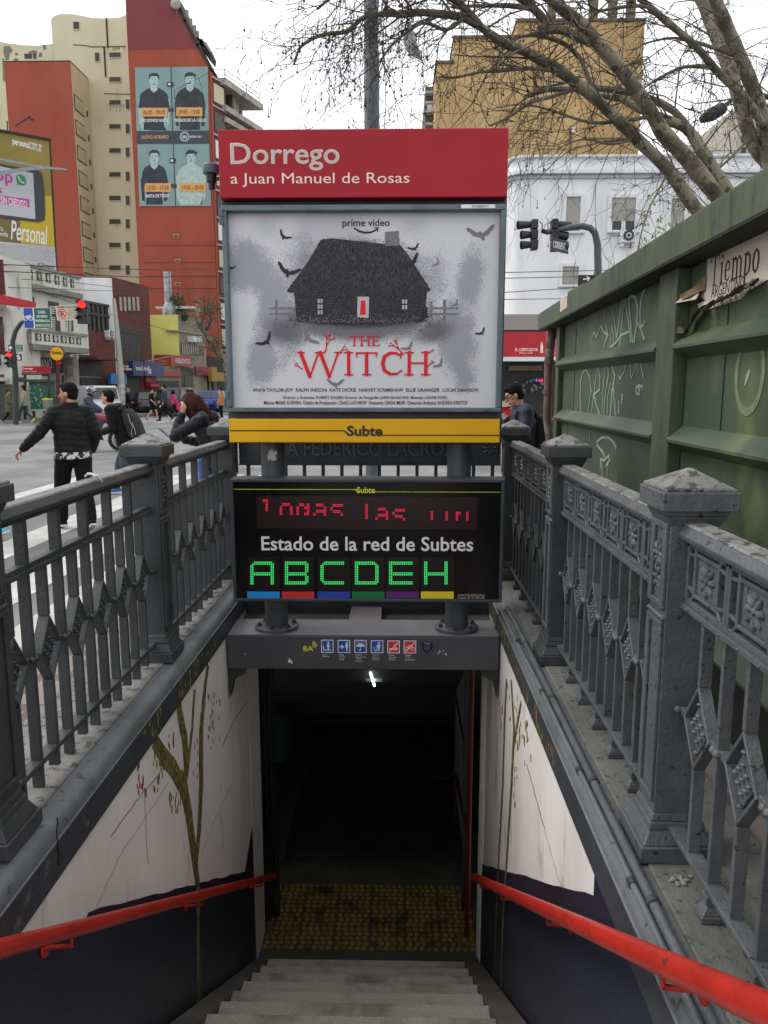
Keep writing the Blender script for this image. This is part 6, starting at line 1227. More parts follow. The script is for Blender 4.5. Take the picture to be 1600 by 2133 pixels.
mb.build('sign_lamp_arm', 'galv', bb2)
# -- yellow walled shop house
yh = thing('shop_house', 'narrow house with bright yellow party wall and coral furniture shop sign', 'building', tuple(atY(380, 870, 61))[:2] + (0,))
FA4 = fac(372, 58.8); Fy = front(58.8)
block(yh, FA4, 372.3, 428, 655, 7, 'gray_wall'); mb = MB(); a, b = Fy.st(312, 700)[0], Fy.st(372, 700)[0]; mb.poly(Fy, [(a, 0), (b, 0), (b, Fy.st(372, 656)[1]), (a, Fy.st(372, 656)[1])], -.4, .02); mb.build('party_wall', 'yellow_wall', yh)
block(yh, off(FA4, .1), 371, 426, 690, 1, 'balcony_gray', 'floor_band', yb=687); R1(yh, FA4, (376, 715, 424, 740), 'dark_window', 'window'); mb = MB()
for k in range(8): x = 377 + k * 4.5; mb.rect(FA4, x, 717, x + 3.4, 738, .051, .08)
mb.build('curtain', 'shutter', yh)
for x in (390, 401): mb = MB(); mb.rect(FA4, x, 700, x + 8, 713, .01, .5); mb.build('air_unit', 'white_trim', yh)
o = R1(yh, front(57), (322, 739, 356, 763), 'sign_coral', 'shop_sign', -.3, .2); Fs = fac(355.6, 57.0); R1(yh, Fs, (355.8, 739, 400, 764), 'sign_coral', 'shop_sign', -.5, .0)
text('MUEBLES', front(56.8), (330, 750.5, 348, 754), 'sign_yellow', yh, 'shop_lettering'); text('PACÍFICO', front(56.8), (329, 755, 350, 759), 'sign_yellow', yh, 'shop_lettering'); text('MUEBLES PACÍFICO', Fs, (366, 746, 397, 756), 'mural_text', yh, 'shop_lettering', bold=.03)
block(yh, FA4, 322, 400, 763, 2, 'gray_wall', 'shop_wall'); R1(yh, FA4, (330, 773, 374, 784), 'sign_coral', 'shop_sign', .01, .15); R1(yh, FA4, (326, 793, 374, 850), 'shop_dark', 'shop_front', .01, .06); R1(yh, FA4, (384, 783, 396, 850), 'dark_window', 'door', .01, .05)
mb = MB(); p = Fy.px(343, 655); mb.lathe((p.x, 60.2, p.z), [(.55, 0), (.6, .5), (.35, 1.0)], 12); mb.lathe((p.x - .15, 60.4, p.z + 1.0), [(.28, 0), (.28, 2.3)], 12); mb.build('roof_duct', 'metal_duct', yh, smooth=True)
mb = MB(); a, b = Fy.px(314, 638), Fy.px(394, 640); mb.box((a.x, 60, a.z - .05), (b.x, 63, a.z + .12)); mb.build('pergola_roof', 'deco_white', yh); mb = MB(); b = Fy.px(405, 655); mb.box((b.x - .2, 60, p.z), (b.x, 60.2, p.z + .9)); mb.build('pergola_post', 'tan_wall', yh)
mat('foliage', '#3f5a2a', '#28401c', 3, .8); mat('foliage_brown', '#6b5230', '#4f4a25', 2, .85)
def bush(name, label, c, rr, n, m, seed, cat='plant'):
    r = random.Random(seed); t = thing(name, label, cat, tuple(c)); mb = MB()
    for k in range(n):
        d = V((r.gauss(0, 1), r.gauss(0, 1), r.gauss(0, 1))).normalized() * r.random() ** .4; p = V(c) + V((d.x * rr[0], d.y * rr[1], d.z * rr[2] + rr[2])); a = V((r.gauss(0, 1), r.gauss(0, 1), r.gauss(0, 1))).normalized() * r.uniform(.06, .13); b = a.orthogonal().normalized() * a.length * .6
        mb.add([p + a, p + b, p - a, p - b], [(0, 1, 2, 3)])
    mb.build('foliage', m, t); mb = MB(); mb.tube([V(c), V(c) + V((0, 0, rr[2]))], .04, 5); mb.build('stem', 'twig', t)
bush('shrub', 'dark green potted shrub on the terrace of the yellow walled house', Fy.px(358, 655, .0) + V((0, 1.5, 0)), (.7, .5, .9), 420, 'foliage', 1); bush('shrub', 'small trailing green plant on the grey parapet of the yellow walled house', FA4.px(380, 668, .15), (.35, .3, .35), 160, 'foliage', 2)
# -- last shops
ls = thing('shop_row', 'low far shops with magenta and ochre signs beyond the yellow walled house', 'shops', tuple(atY(450, 868, 70))[:2] + (0,))
FA5 = fac(400, 62); block(ls, FA5, 400, 425, 742, 5, 'gray_wall'); block(ls, FA5, 425.3, 470, 742, 5, 'line_dark', x_t=430); R1(ls, FA5, (396, 763, 428, 783), 'sign_magenta', 'shop_sign', .3, .5); text('Centro', off(FA5, .5), (400, 768, 425, 777), 'shop_dark', ls, 'shop_lettering', bold=.03); R1(ls, FA5, (428, 764, 446, 795), 'sign_ochre', 'shop_sign', .2, .3); R1(ls, off(FA5, .8), (434, 775, 462, 794), 'sign_ochre', 'shop_sign', .0, .3)
for k, (x0, x1) in enumerate(((398, 406), (408, 417), (424, 430), (434, 440), (443, 452))): R1(ls, FA5, (x0, 795, x1, 848), ('dark_window', 'shutter', 'dark_window', 'gray_wall', 'dark_window')[k], 'shop_front', .002, .06)
far = thing('apartment_block', 'hazy pale far end building closing the avenue behind the sign', 'building', (6, 130, 0)); mb = MB(); mb.box((-22, 125, 0), (30, 140, 9)); mb.build('wall', 'far_pale', far)
mb = MB()
for i in range(12):
    for j in range(2): mb.box((-20 + i * 4, 124.9, 2 + j * 3.5), (-18 + i * 4, 125, 4 + j * 3.5))
mb.build('window_row', 'dark_window', far)
# bare street tree in front of the far shops
t3 = thing('street_tree', 'thin bare street tree with yellow brown tuft by the far shops', 'tree', tuple(atY(480, 868, 50))[:2] + (0,))
T = Tree(); T.nt = 0
T.limb_([(478, 850, 50), (476, 800, 50), (470, 755, 50), (452, 730, 50), (432, 700, 50), (420, 672, 50)], .26, .16, .0)
TR = random.Random(5)
for pts in ([(432, 700, 50), (416, 680, 50), (408, 664, 50), (398, 645, 50)], [(428, 690, 50), (440, 665, 49.5), (436, 640, 49), (445, 622, 49)], [(420, 672, 50), (424, 650, 50), (418, 628, 50.5), (405, 630, 51)], [(452, 730, 50), (440, 728, 49.5), (428, 722, 49), (418, 730, 48.5)]): T.limb_(pts, .11, .03, 1.0, False, lv=2, Ls=(.8, 1.8))
r = random.Random(3)
for k in range(500):
    cx, cy, rx, ry = (450, 715, 18, 14) if k % 3 == 0 else (440, 645, 26, 22); p = atY(cx + r.gauss(0, .5) * rx, cy + r.gauss(0, .5) * ry, 50 + r.uniform(-.8, .8)); a = V((r.gauss(0, 1), r.gauss(0, 1), r.gauss(0, 1))).normalized() * .07; b = a.orthogonal() * .6; T.lf.add([p + a, p + b, p - a, p - b], [(0, 1, 2, 3)])
MATS['leaf_green'], _sv = MATS['foliage_brown'], MATS['leaf_green']; T.done(t3); MATS['leaf_green'] = _sv
# -- far left house and red canopy
fl_ = thing('shop_house', 'far left white corner house with dark red shutters and a long red canopy', 'building', tuple(atY(-10, 880, 38))[:2] + (0,))
F = front(38); mb = MB(); mb.poly(F, [(F.st(-160, 700)[0], 0), (F.st(22, 700)[0], 0), (F.st(22, 700)[0], F.st(10, 642)[1]), (F.st(-160, 700)[0], F.st(10, 642)[1])], -3, 0); mb.poly(F, F.R(-160, 532, 9, 641.5), -3, -.2); mb.build('wall', 'deco_white', fl_)
R1(fl_, F, (-120, 540, 8, 612), 'brown_red', 'upper_wall', -.19, -.1); R1(fl_, F, (-60, 660, 11, 740), 'brown_red', 'shutter', .002, .1); R1(fl_, F, (-20, 676, 10, 696), 'dark_window', 'window', .101, .11)
P1(fl_, off(F, 1.2), [(-160, 588), (0, 613), (54, 625), (54, 640), (0, 632), (-160, 610)], 'awning_red', 'canopy', -1.0, 0); R1(fl_, F, (-60, 780, 10, 800), 'dark_window', 'window', .002, .06); R1(fl_, F, (-90, 786, 18, 794), 'deco_white', 'sill_awning', .1, .8); R1(fl_, F, (-90, 797, 5, 830), 'awning_red', 'lower_shutter', .002, .08); R1(fl_, F, (-90, 738, 14, 762), 'shop_dark', 'street_board', .5, .6)
text('ende', off(F, .6), (0, 737.5, 8, 742), 'white', fl_, 'board_lettering'); text('rrego', off(F, .6), (-2, 744, 8, 748), 'white', fl_, 'board_lettering')
# far pavement along the facades
mb = MB(); a = [atZ(-200, 890, 0), atZ(0, 884, 0), atZ(120, 878.5, 0)]; P_ = [V((-60, 37.2)), V((-20.5, 36.6)), V((-16.6, 37.6)), V((-16.2, 40)), V((2, 148)), V((-40, 148)), V((-60, 60))]
mb.prism([tuple(p) for p in P_], 'z', .004, .14); tag(mb.build('far_pavement', 'kerb_stone'), kind='structure')
mb = MB(); mb.box((2.2, 25, .004), (60, 28.9, .13)); tag(mb.build('corner_pavement', 'kerb_stone'), kind='structure')
# -- left traffic lights, signs, utility pole
mat('pole_green', '#2f3c38', '#28332f', 3, .5); mat('lamp_red', '#ff2a2e', None, emit=1.0); mat('sign_green', '#12563f', None, rough=.5); mat('sign_bikeblue', '#1c3f9a', None, rough=.5); mat('sign_cream', '#cdbfae', '#bdae9c', 8, .6)
tl2 = thing('traffic_light', 'curved mast with bicycle lane sign, no parking sign and a lit red light', 'traffic light', tuple(atY(32, 880, 35))[:2] + (.14,))
P = [atY(x, y, 35) for x, y in ((33, 884), (32, 780), (26, 712), (32, 690), (44, 672), (62, 664), (110, 656), (172, 650))]
mb = MB(); mb.tube(P, [.14, .13, .11, .1, .09, .08, .07, .06], 10); mb.build('mast', 'pole_green', tl2, smooth=True)
Fq = front(34.7)
o = R1(tl2, Fq, (48, 641, 108, 684), 'white', 'lane_sign', -.04, 0); R1(tl2, Fq, (48.8, 641.8, 70.5, 683), 'sign_bikeblue', 'lane_sign', 0, .01); R1(tl2, Fq, (70.5, 641.8, 107.2, 683), 'sign_green', 'lane_sign', 0, .011)
for s_, q in (('CARRIL', (79, 647, 95, 653)), ('IZQUIERDO', (77, 656.5, 99, 662.5)), ('PREFERENCIAL', (74, 665.5, 104, 671)), ('DE BICICLETAS', (75, 675, 104.5, 680.5))): text(s_, Fq, q, 'white', tl2, 'sign_lettering', bold=.015, d=.012)
mb = MB()
for x in (54, 65): mb.ring(Fq, Fq.st(x, 663), .07, .1, .01, .018, 14)
mb.stroke(Fq, Fq.P([(54, 663), (57.5, 658.5), (62.5, 658.5), (59.5, 663.5), (57, 657)]), .03, .01, .02); mb.stroke(Fq, Fq.P([(65, 663), (62.3, 657), (64, 656)]), .03, .01, .021); mb.build('bicycle_mark', 'white', tl2)
P1(tl2, Fq, [(115, 637), (163, 634), (166, 666), (119, 668)], 'sign_cream', 'parking_sign', -.03, .0); text('PROHIBIDO ESTACIONAR', Fq, (119, 637.5, 161, 642), 'black', tl2, 'sign_lettering', bold=.02, d=.002)
mb = MB(); c_ = Fq.st(129.5, 652.5); mb.ring(Fq, c_, .155, .20, .001, .008, 20); mb.stroke(Fq, [(c_[0] - .12, c_[1] + .12), (c_[0] + .12, c_[1] - .12)], .045, .001, .009); mb.build('no_parking_mark', 'icon_red', tl2); text('E', Fq, (126, 648, 133, 657), 'black', tl2, 'sign_lettering', bold=.04, d=.003)
for i, s_ in enumerate(('LUNES A VIERNES', 'DE 7 A 21 HS', 'AMBAS ACERAS', 'SALVO CARGA')): text(s_, Fq, (141, 644.5 + i * 5, 161, 647.5 + i * 5), 'line_dark', tl2, 'sign_lettering', d=.002)
text('DE 7 A 21 HS', Fq, (123, 663, 137, 665.5), 'line_dark', tl2, 'sign_lettering', d=.002)
def vlight(root, F, x0, y0, x1, y1, lit=True):
    mb = MB(); hh = (y1 - y0) / 3
    for i in range(3): mb.rect(F, x0, y0 + i * hh, x1, y0 + (i + .96) * hh, -.2, .06)
    h = mb.build('signal_head', 'signal_black', root, bevel=.03)
    for i in range(3):
        c_ = F.st((x0 + x1) / 2, y0 + (i + .5) * hh); rr = abs(F.st(x1, 0)[0] - F.st(x0, 0)[0]) * .42; mb = MB(); mb.disc(F, c_, rr, .061, .075, 16); mb.build('lens', 'lamp_red' if i == 0 and lit else 'dark_window', h)
        mb = MB(); mb.ring(F, c_, rr, rr * 1.12, .06, .3, 16, 10, 170); mb.build('visor', 'signal_black', h)
vlight(tl2, front(34.5), 161, 626, 182, 675)
vlight(tl2, front(34.6), 14, 733, 28, 766)
F = front(34.6); R1(tl2, F, (18, 718, 30, 731), 'signal_black', 'arrow_plate'); mb = MB(); mb.stroke(F, F.P([(20, 724.5), (25, 724.5)]), .06, .05, .06); mb.stroke(F, F.P([(22, 721.5), (25.5, 724.5), (22, 727.5)]), .05, .05, .061); mb.build('arrow_mark', 'white', tl2)
R1(tl2, F, (33, 737, 46, 751), 'signal_black', 'arrow_plate'); mb = MB(); mb.stroke(F, F.P([(41, 739), (37, 742), (42, 747)]), .05, .05, .06); mb.stroke(F, F.P([(38, 748), (42.5, 747.5), (42, 743.5)]), .05, .05, .061); mb.build('arrow_mark', 'white', tl2)
R1(tl2, F, (34, 718, 48, 732), 'sign_green', 'street_plate')
for i, s_ in enumerate(('Jorge', 'Newbery', '300 400')): text(s_, F, (35.5, 719.5 + i * 4.2, 45.5, 722.5 + i * 4.2), 'white', tl2, 'plate_lettering', d=.051)
R1(tl2, F, (33, 786, 48, 796), 'signal_black', 'signal_box', -.2, .1)
up = thing('utility_pole', 'leaning pale concrete utility pole in front of the brick buildings', 'utility pole', tuple(atY(253, 862, 46.5))[:2] + (.14,))
mb = MB(); mb.tube([atY(253, 866, 46.5), atY(252, 790, 46.5), atY(247, 720, 46.5), atY(238, 628, 46.5), atY(237, 622, 46.5)], [.24, .2, .15, .11, .1], 12); mb.build('shaft', 'far_pale', up, smooth=True)
mb = MB()
for k in range(5): y = 800 + k * 12; a = atY(252.5, y, 46.5); mb.tube([a, a - V((0, 0, .25))], .225, 12)
mb.build('pasted_bills', 'bb_white', up)
# metro entrance across the street
en = thing('metro_entrance', 'far metro entrance with yellow disc, red name board and green graffiti shelter', 'metro entrance', tuple(atY(95, 882, 38))[:2] + (.14,))
F = front(37.8); c_ = F.st(118.5, 736.5); rr = F.st(133, 736)[0] - c_[0]; mb = MB(); mb.disc(F, c_, rr * 1.05, -.15, 0, 32); mb.build('disc_rim', 'signal_black', en); mb = MB(); mb.disc(F, c_, rr * .94, 0, .02, 32); mb.build('disc', 'sign_yellow', en)
text('Subte', F, (108.5, 731, 128, 738), 'black', en, 'disc_lettering', bold=.03, d=.021); mb = MB(); mb.rect(F, 105, 733.4, 109, 734.4, .02, .03); mb.rect(F, 127, 737, 132, 738, .02, .03); mb.build('disc_lettering', 'black', en)
mb = MB(); mb.bar(F.px(119, 750, -.1), F.px(119, 880, -.1), .14, .14); mb.build('post', 'brown_red', en); R1(en, F, (116, 753, 127, 759), 'sign_red', 'name_plate', -.05, 0)
o = R1(en, F, (45, 763, 104, 777), 'sign_red', 'name_board', -.1, .0); text('Dorrego', F, (47, 765.5, 69, 770.5), 'letter_pale', en, 'board_lettering', bold=.03, d=.002); text('a Leandro N. Alem', F, (47, 772, 75, 774.5), 'letter_pale', en, 'board_lettering', d=.002)
R1(en, F, (44, 777.5, 104, 781), 'signal_black', 'board_base', -.1, .0); mb = MB(); mb.bar(F.px(50, 780, -.1), F.px(50, 880, -.1), .1, .1); mb.bar(F.px(100, 780, -.1), F.px(100, 880, -.1), .1, .1); mb.build('board_post', 'signal_black', en)
R1(en, F, (54, 796, 88, 853), 'sign_green', 'shelter_wall', -1.6, -.3); R1(en, F, (48, 790, 94, 796), 'pole_green', 'shelter_roof', -1.8, -.1)
mb = MB(); r = random.Random(14); Fh = off(F, -.3)
for k in range(26): x, y = r.uniform(56, 86), r.uniform(800, 848); mb.stroke(Fh, Fh.P([(x, y), (x + r.uniform(-3, 3), y + r.uniform(-5, 5)), (x + r.uniform(-3, 3), y + r.uniform(-4, 4))]), .03, .001, .008 + .0004 * k)
mb.build('graffiti', 'spray', en)
mb = MB(); a = atY(16, 880, 37.5); mb.prism([(-.5, 0), (.5, 0), (.5, 1.5), (.35, 1.72), (-.35, 1.72), (-.5, 1.5)], 'y', 37.3, 37.7); mb.v = [(v[0] + a.x, v[1], v[2] + .14) for v in mb.v]
cab = thing('utility_cabinet', 'dark rounded utility cabinet beside the far traffic mast', 'cabinet', (a.x, 37.5, .14)); mb.build('casing', 'concrete_dark', cab)
bn = thing('bench', 'plain grey bench in front of the green graffiti shelter', 'bench', tuple(atY(85, 878, 37.2))[:2] + (.14,)); F = front(37.2)
R1(bn, F, (62, 853, 106, 856), 'balcony_gray', 'seat', -.4, 0); R1(bn, F, (66, 856.2, 69, 879), 'brown_red', 'leg', -.3, -.05); R1(bn, F, (88, 856.2, 91, 879), 'brown_red', 'leg', -.3, -.05)
bn = thing('waste_bin', 'grey street bin with yellow lid at the end of the bench', 'waste bin', tuple(atY(102, 878, 38))[:2] + (.14,)); c = bn.location
mb = MB(); mb.lathe((c.x, c.y, .14), [(.2, 0), (.24, .9), (.24, .95)], 14); mb.build('drum', 'gray_wall', bn, smooth=True); mb = MB(); mb.lathe((c.x, c.y, 1.1), [(.25, 0), (.25, .06), (.1, .1)], 14); mb.build('lid', 'lime', bn)
for k, (a, b, lab) in enumerate((((0, 553, 38), (470, 560, 60), 'thick black cable sagging across the left buildings'), ((0, 567, 38), (470, 577, 60), 'second black cable below the thick one on the left'), ((0, 600, 38), (470, 607, 62), 'faint low cable across the left facades'), ((150, 590, 42), (470, 616, 62), 'slanting thin cable in front of the brick buildings'), ((225, 655, 46.4), (480, 715, 60), 'cable running from the leaning pole past the yellow wall'), ((20, 575, 40), (175, 640, 46), 'thin cable slanting down the white deco front'), ((330, 540, 50), (470, 572, 60), 'thin cable sloping over the red mural tower base'))):
    mb = MB(); A, B_ = atY(*a), atY(*b); d = B_ - A; A2 = A - d * .2; B2 = B_ + d * .35; mb.tube([A2, A + V((0, 0, .05)), (A + B_) / 2 - V((0, 0, .12)), B_, B2], .03 if k < 2 else .018, 4); tag(mb.build('cable', 'black'), lab, 'cable', 'cables over the street')
# ------------------------------------------------------------------ people
mat('skin', '#b58468', '#a87658', 20, .55); mat('skin_pale', '#c79a80', '#b98a70', 20, .55); mat('eye_dark', '#15100d', None, rough=.3); mat('lip', '#8a4f44', None, rough=.5); mat('stubble', '#6a4c3d', '#83604c', 200, .7)
mat('hair_black', '#0c0a09', '#171210', 40, .8, .4, 90, stretch=(1, 1, .3), spec=.15); mat('hair_red', '#2a1211', '#3a1a17', 40, .7, .5, 90, stretch=(1, 1, .2), spec=.12); mat('hair_blond', '#9a7a4a', '#7c6038', 40, .6)
mat('puffer_black', '#0d0e10', '#08090a', 4, .6, .5, 14, spec=.25); mat('puffer_blue', '#0d0e14', '#12131b', 4, .6, .4, 16, spec=.3); mat('cloth_black', '#0c0c0e', '#121214', 8, .85, .3, 25, spec=.2); mat('hood_grey', '#3c3d42', '#2e2f34', 8, .9, .3, 30); mat('jeans', '#2e3844', '#3b4653', 10, .85, .3, 30); mat('jeans_blue', '#27477c', '#355a94', 8, .85, .3, 30); mat('navy', '#252c40', '#1c2233', 5, .7, .4, 18)
mat('olive', '#5d5a42', '#4c4935', 5, .85); mat('beige_vest', '#9a967e', '#8a866e', 5, .85); mat('check_shirt', '#8d5a55', '#a8938c', 60, .85); mat('plaid', '#c9c9c9', '#1b1b1d', 14, .85, lo=.49, hi=.51); mat('orange_coat', '#b87a38', '#a56a2e', 4, .85); mat('pink', '#c0256b', None, rough=.6); mat('shoe_blue', '#1f4fa0', None, rough=.6); mat('shoe_lime', '#b6e01c', None, rough=.5); mat('sole', '#c9c9c9', None, rough=.7); mat('shoe_cyan', '#4fb0c4', None, rough=.6); mat('rider_blue', '#2a2c4c', '#222440', 4, .7); mat('helmet', '#23252b', '#8f939b', 9, .2, lo=.5, hi=.56); mat('visor_dark', '#0a0b0d', None, rough=.1); mat('moto_red', '#8c1030', None, rough=.3); mat('chrome', '#9a9ea2', None, rough=.25, metal=.9); mat('rubber', '#141414', None, rough=.8); mat('pack', '#1d1d20', '#141416', 6, .8, .3, 30); mat('phone', '#0b0b0c', None, rough=.2); mat('cord', '#b0a89a', None, rough=.8)
def blend(mb, name, m, parent, vox, smooth=3, disp=None, pick=None):
    me = mb.mesh('tmp'); o = bpy.data.objects.new('tmp', me); SC.collection.objects.link(o)
    a = o.modifiers.new('r', 'REMESH'); a.mode = 'VOXEL'; a.voxel_size = vox
    if smooth: b = o.modifiers.new('s', 'SMOOTH'); b.iterations = smooth; b.factor = .5
    bpy.context.view_layer.update(); n = bpy.data.meshes.new_from_object(o.evaluated_get(bpy.context.evaluated_depsgraph_get())); bpy.data.objects.remove(o); bpy.data.meshes.remove(me)
    if disp:
        for v in n.vertices: v.co += v.normal * disp(v.co)
    n.name = name; n.materials.clear()
    for k in (m if isinstance(m, (list, tuple)) else [m]): n.materials.append(MATS[k])
    if pick:
        for p in n.polygons: p.material_index = pick(p.center)
    n.polygons.foreach_set('use_smooth', [True] * len(n.polygons)); o = bpy.data.objects.new(name, n); SC.collection.objects.link(o); o.parent = parent; return o
DJ = dict(pel=(0, 0, .94), che=(0, 0, 1.28), nec=(0, -.01, 1.46), hea=(0, .02, 1.62), hipL=(-.09, 0, .92), kneL=(-.1, .02, .5), ankL=(-.1, 0, .09), toeL=(-.11, .15, .035), hipR=(.09, 0, .92), kneR=(.1, .02, .5), ankR=(.1, 0, .09), toeR=(.11, .15, .035),
          shoL=(-.18, 0, 1.41), elbL=(-.23, -.03, 1.14), wriL=(-.24, .05, .9), shoR=(.18, 0, 1.41), elbR=(.23, -.03, 1.14), wriR=(.24, .05, .9))
def seglen(p, a, b):
    d = b - a; t = max(0, min(1, (p - a).dot(d) / d.length_squared)); return (p - a - d * t).length, t
def person(label, loc, theta, H=1.75, J={}, top='cloth_black', legs='cloth_black', shoes='cloth_black', hair='hair_black', skin='skin', yaw=0, pitch=0, puff=None, sleeves=True, hem=.86, bulk=1.0, near=True, group=None, longhair=False, skirt=None, hood=None, curl={}, beard=False, hat=None, legbare=False, noface=False, legw=1.0):
    k = H / 1.75; root = thing('person', label, 'person', (0, 0, 0), group); P = {n: V(J.get(n, p)) * k for n, p in DJ.items()}
    vx = .0085 if near else .016; HR = M.Rotation(rad(yaw), 3, 'Z') @ M.Rotation(-rad(pitch), 3, 'X'); hc = P['hea']; hp = lambda x, y, z: hc + HR @ V((x*k, y*k, z*k))
    b = MB()
    b.ell(hp(0, -.005, .02), (.074*k, .094*k, .098*k), 16, 12, HR); b.ell(hp(0, .022, -.05), (.056*k, .066*k, .066*k), 14, 10, HR); b.ell(hp(0, .065, -.092), (.026*k, .024*k, .02*k), 10, 8, HR)
    b.rc(hp(0, .085, .012), hp(0, .112, -.026), .010*k, .016*k, 8); b.ell(hp(0, .078, .035), (.05*k, .016*k, .012*k), 10, 6, HR); b.ell(hp(0, .085, -.062), (.026*k, .014*k, .012*k), 8, 6, HR)
    for s in (-1, 1): b.ell(hp(s*.076, -.008, -.008), (.012*k, .02*k, .032*k), 8, 6, HR)
    b.rc(P['nec'] - V((0, 0, .06*k)), hp(0, -.02, -.06), .056*k, .052*k)
    for r0, r1, a, c in ((.14, .15, 'pel', 'che'), (.13, .08, 'che', 'nec')): b.rc(P[a], P[c], r0*k*.8, r1*k*.75)
    for s in 'LR':
        b.rc(P['nec'] - V((0, 0, .05*k)), P['sho'+s], .05*k, .06*k); b.rc(P['sho'+s], P['elb'+s], .05*k, .04*k); b.rc(P['elb'+s], P['wri'+s], .038*k, .026*k)
        b.rc(P['pel'], P['hip'+s], .09*k, .085*k); b.rc(P['hip'+s], P['kne'+s], .078*k, .052*k); b.rc(P['kne'+s], P['ank'+s], .05*k, .034*k); b.rc(P['ank'+s], P['toe'+s], .036*k, .028*k)
        # hand: palm, thumb and four fingers
        f = (P['wri'+s] - P['elb'+s]).normalized(); cu, twist = curl.get(s, (.35, 0)); side = V((1 if s == 'L' else -1, 0, 0)); pn = (side - f * side.dot(f)).normalized(); ax = f.cross(pn).normalized()
        if twist: q = M.Rotation(rad(twist), 3, f); pn = q @ pn; ax = q @ ax
        w = P['wri'+s]; fr = .0088 if near else .012
        b.rc(w, w + f*.05*k, .024*k, .022*k, 8)
        for i, (o_, L) in enumerate(((-.026, .068), (-.009, .077), (.009, .073), (.025, .058))):
            kn = w + f*.082*k + ax*o_*k; b.rc(w + f*.03*k + ax*o_*.8*k, kn, .0125*k, .0115*k, 7); c1 = (f * math.cos(cu) + pn * math.sin(cu)).normalized(); m1 = kn + c1 * L*.5*k; c2 = (f * math.cos(cu*2.2) + pn * math.sin(cu*2.2)).normalized(); b.rc(kn, m1, fr*1.1*k, fr*k, 7); b.rc(m1, m1 + c2 * L*.5*k, fr*k, fr*.85*k, 7)
        t0 = w + f*.025*k - ax*.024*k; t1 = t0 + (f*.7 - ax*.55 + pn*.45).normalized()*.042*k; b.rc(t0, t1, .012*k, .010*k, 7); b.rc(t1, t1 + (f*.9 - ax*.1 + pn*.4).normalized()*.032*k, .0098*k, .0085*k, 7)
    HI = HR.inverted()
    def pk(c):
        q = (HI @ (c - hc)) / k
        if abs(q.x) < .2 and q.length < .16:
            if q.y > .068 and abs(abs(q.x) - .032) < .014 and abs(q.z - .012) < .007: return 1
            if q.y > .055 and abs(abs(q.x) - .034) < .02 and abs(q.z - .034) < .006: return 1
            if q.y > .07 and abs(q.x) < .026 and abs(q.z + .062) < .009: return 2
            if beard and q.z < -.03 and q.y > .0 and not (abs(q.x) < .03 and q.z > -.05): return 3
        return 0
    blend(b, 'body', [skin, 'eye_dark', 'lip', 'stubble'], root, vx, 2, pick=None if noface else pk)
    # hair
    h = MB()
    if hat: h.ell(hp(0, -.008, .055), (.085*k, .106*k, .085*k), 14, 10, HR); h.ell(hp(0, .1, .045), (.06*k, .07*k, .014*k), 12, 8, HR); h.ell(hp(0, -.035, .0), (.08*k, .078*k, .08*k), 14, 10, HR)
    else: h.ell(hp(0, -.02, .045), (.084*k, .098*k, .094*k), 16, 12, HR); h.ell(hp(0, -.042, -.005), (.078*k, .07*k, .08*k), 14, 10, HR); h.ell(hp(0, .045, .098), (.055*k, .045*k, .026*k), 12, 8, HR)
    if longhair:
        h.ell(hp(0, -.045, -.04), (.105*k, .085*k, .14*k), 14, 10, HR)
        for s in (-1, 1): h.rc(hp(s*.07, .0, .04), hp(s*.085, .02, -.2), .045*k, .03*k); h.rc(hp(s*.06, .045, .06), hp(s*.078, .07, -.16), .03*k, .02*k)
        h.rc(hp(0, -.07, 0), hp(0, -.08, -.24), .075*k, .05*k)
    blend(h, 'hat' if hat else 'hair', hat or hair, root, vx * 1.3, 2)
    # jacket or top
    t = MB(); B = bulk; sp = [V((P['pel'].x, P['pel'].y, hem*k)), P['pel'].lerp(P['che'], .25), P['pel'].lerp(P['che'], .6), P['che'], P['che'].lerp(P['nec'], .55), P['nec'] - V((0, 0, .02*k)), P['nec'] + V((0, .005, .035*k))]
    dims = [(.185, .135), (.185, .135), (.185, .135), (.20, .14), (.175, .115), (.085, .085), (.075, .078)]
    if hem < .8: sp.insert(1, P['pel'].copy()); dims.insert(1, (.19, .14)); dims[0] = (.2, .15)
    sd = (P['shoR'] - P['shoL']); sd.z = 0; sd.normalize(); fw = V((-sd.y, sd.x, 0))
    t.loft([[c + sd * (dx*B*k*math.cos(a)) + fw * (dy*B*k*math.sin(a)) for a in [2*math.pi*i/24 for i in range(24)]] for c, (dx, dy) in zip(sp, dims)])
    for s in 'LR':
        t.rc(P['sho'+s] * .75 + P['nec'] * .25, P['sho'+s], .075*k*B, .078*k*B)
        e = P['wri'+s] if sleeves else P['sho'+s].lerp(P['elb'+s], .75)
        if sleeves: t.rc(P['sho'+s], P['elb'+s], .076*k*B, .064*k*B); t.rc(P['elb'+s], P['elb'+s].lerp(P['wri'+s], .93), .064*k*B, .046*k*B)
        else: t.rc(P['sho'+s], e, .07*k, .06*k)
    if hood: pass
    dsp = None
    if puff:
        segs = [(P['sho'+s], P['elb'+s], P['wri'+s]) for s in 'LR']
        def dsp(c):
            best = None
            for a, e, w in segs:
                d1, t1 = seglen(c, a, e); d2, t2 = seglen(c, e, w)
                for d, u in ((d1, t1 * (e-a).length), (d2, (e-a).length + t2 * (w-e).length)):
                    if best is None or d < best[0]: best = (d, u)
            u = best[1] + .02 if (best[0] < .095*k*B and best[1] > .06) else c.z + .012 * math.sin(c.x * 14)
            return .0075 * (abs(math.sin(math.pi * u / puff)) ** .6 - .7) + .006 * noise.noise(c * 14) + .003 * noise.noise(c * 40)
    else:
        def dsp(c): return .009 * noise.noise(V((c.x * 7, c.y * 7, c.z * 12))) + .004 * noise.noise(c * 25)
    blend(t, 'jacket' if sleeves else 'shirt', top, root, .0115 if near else .018, 2, dsp)
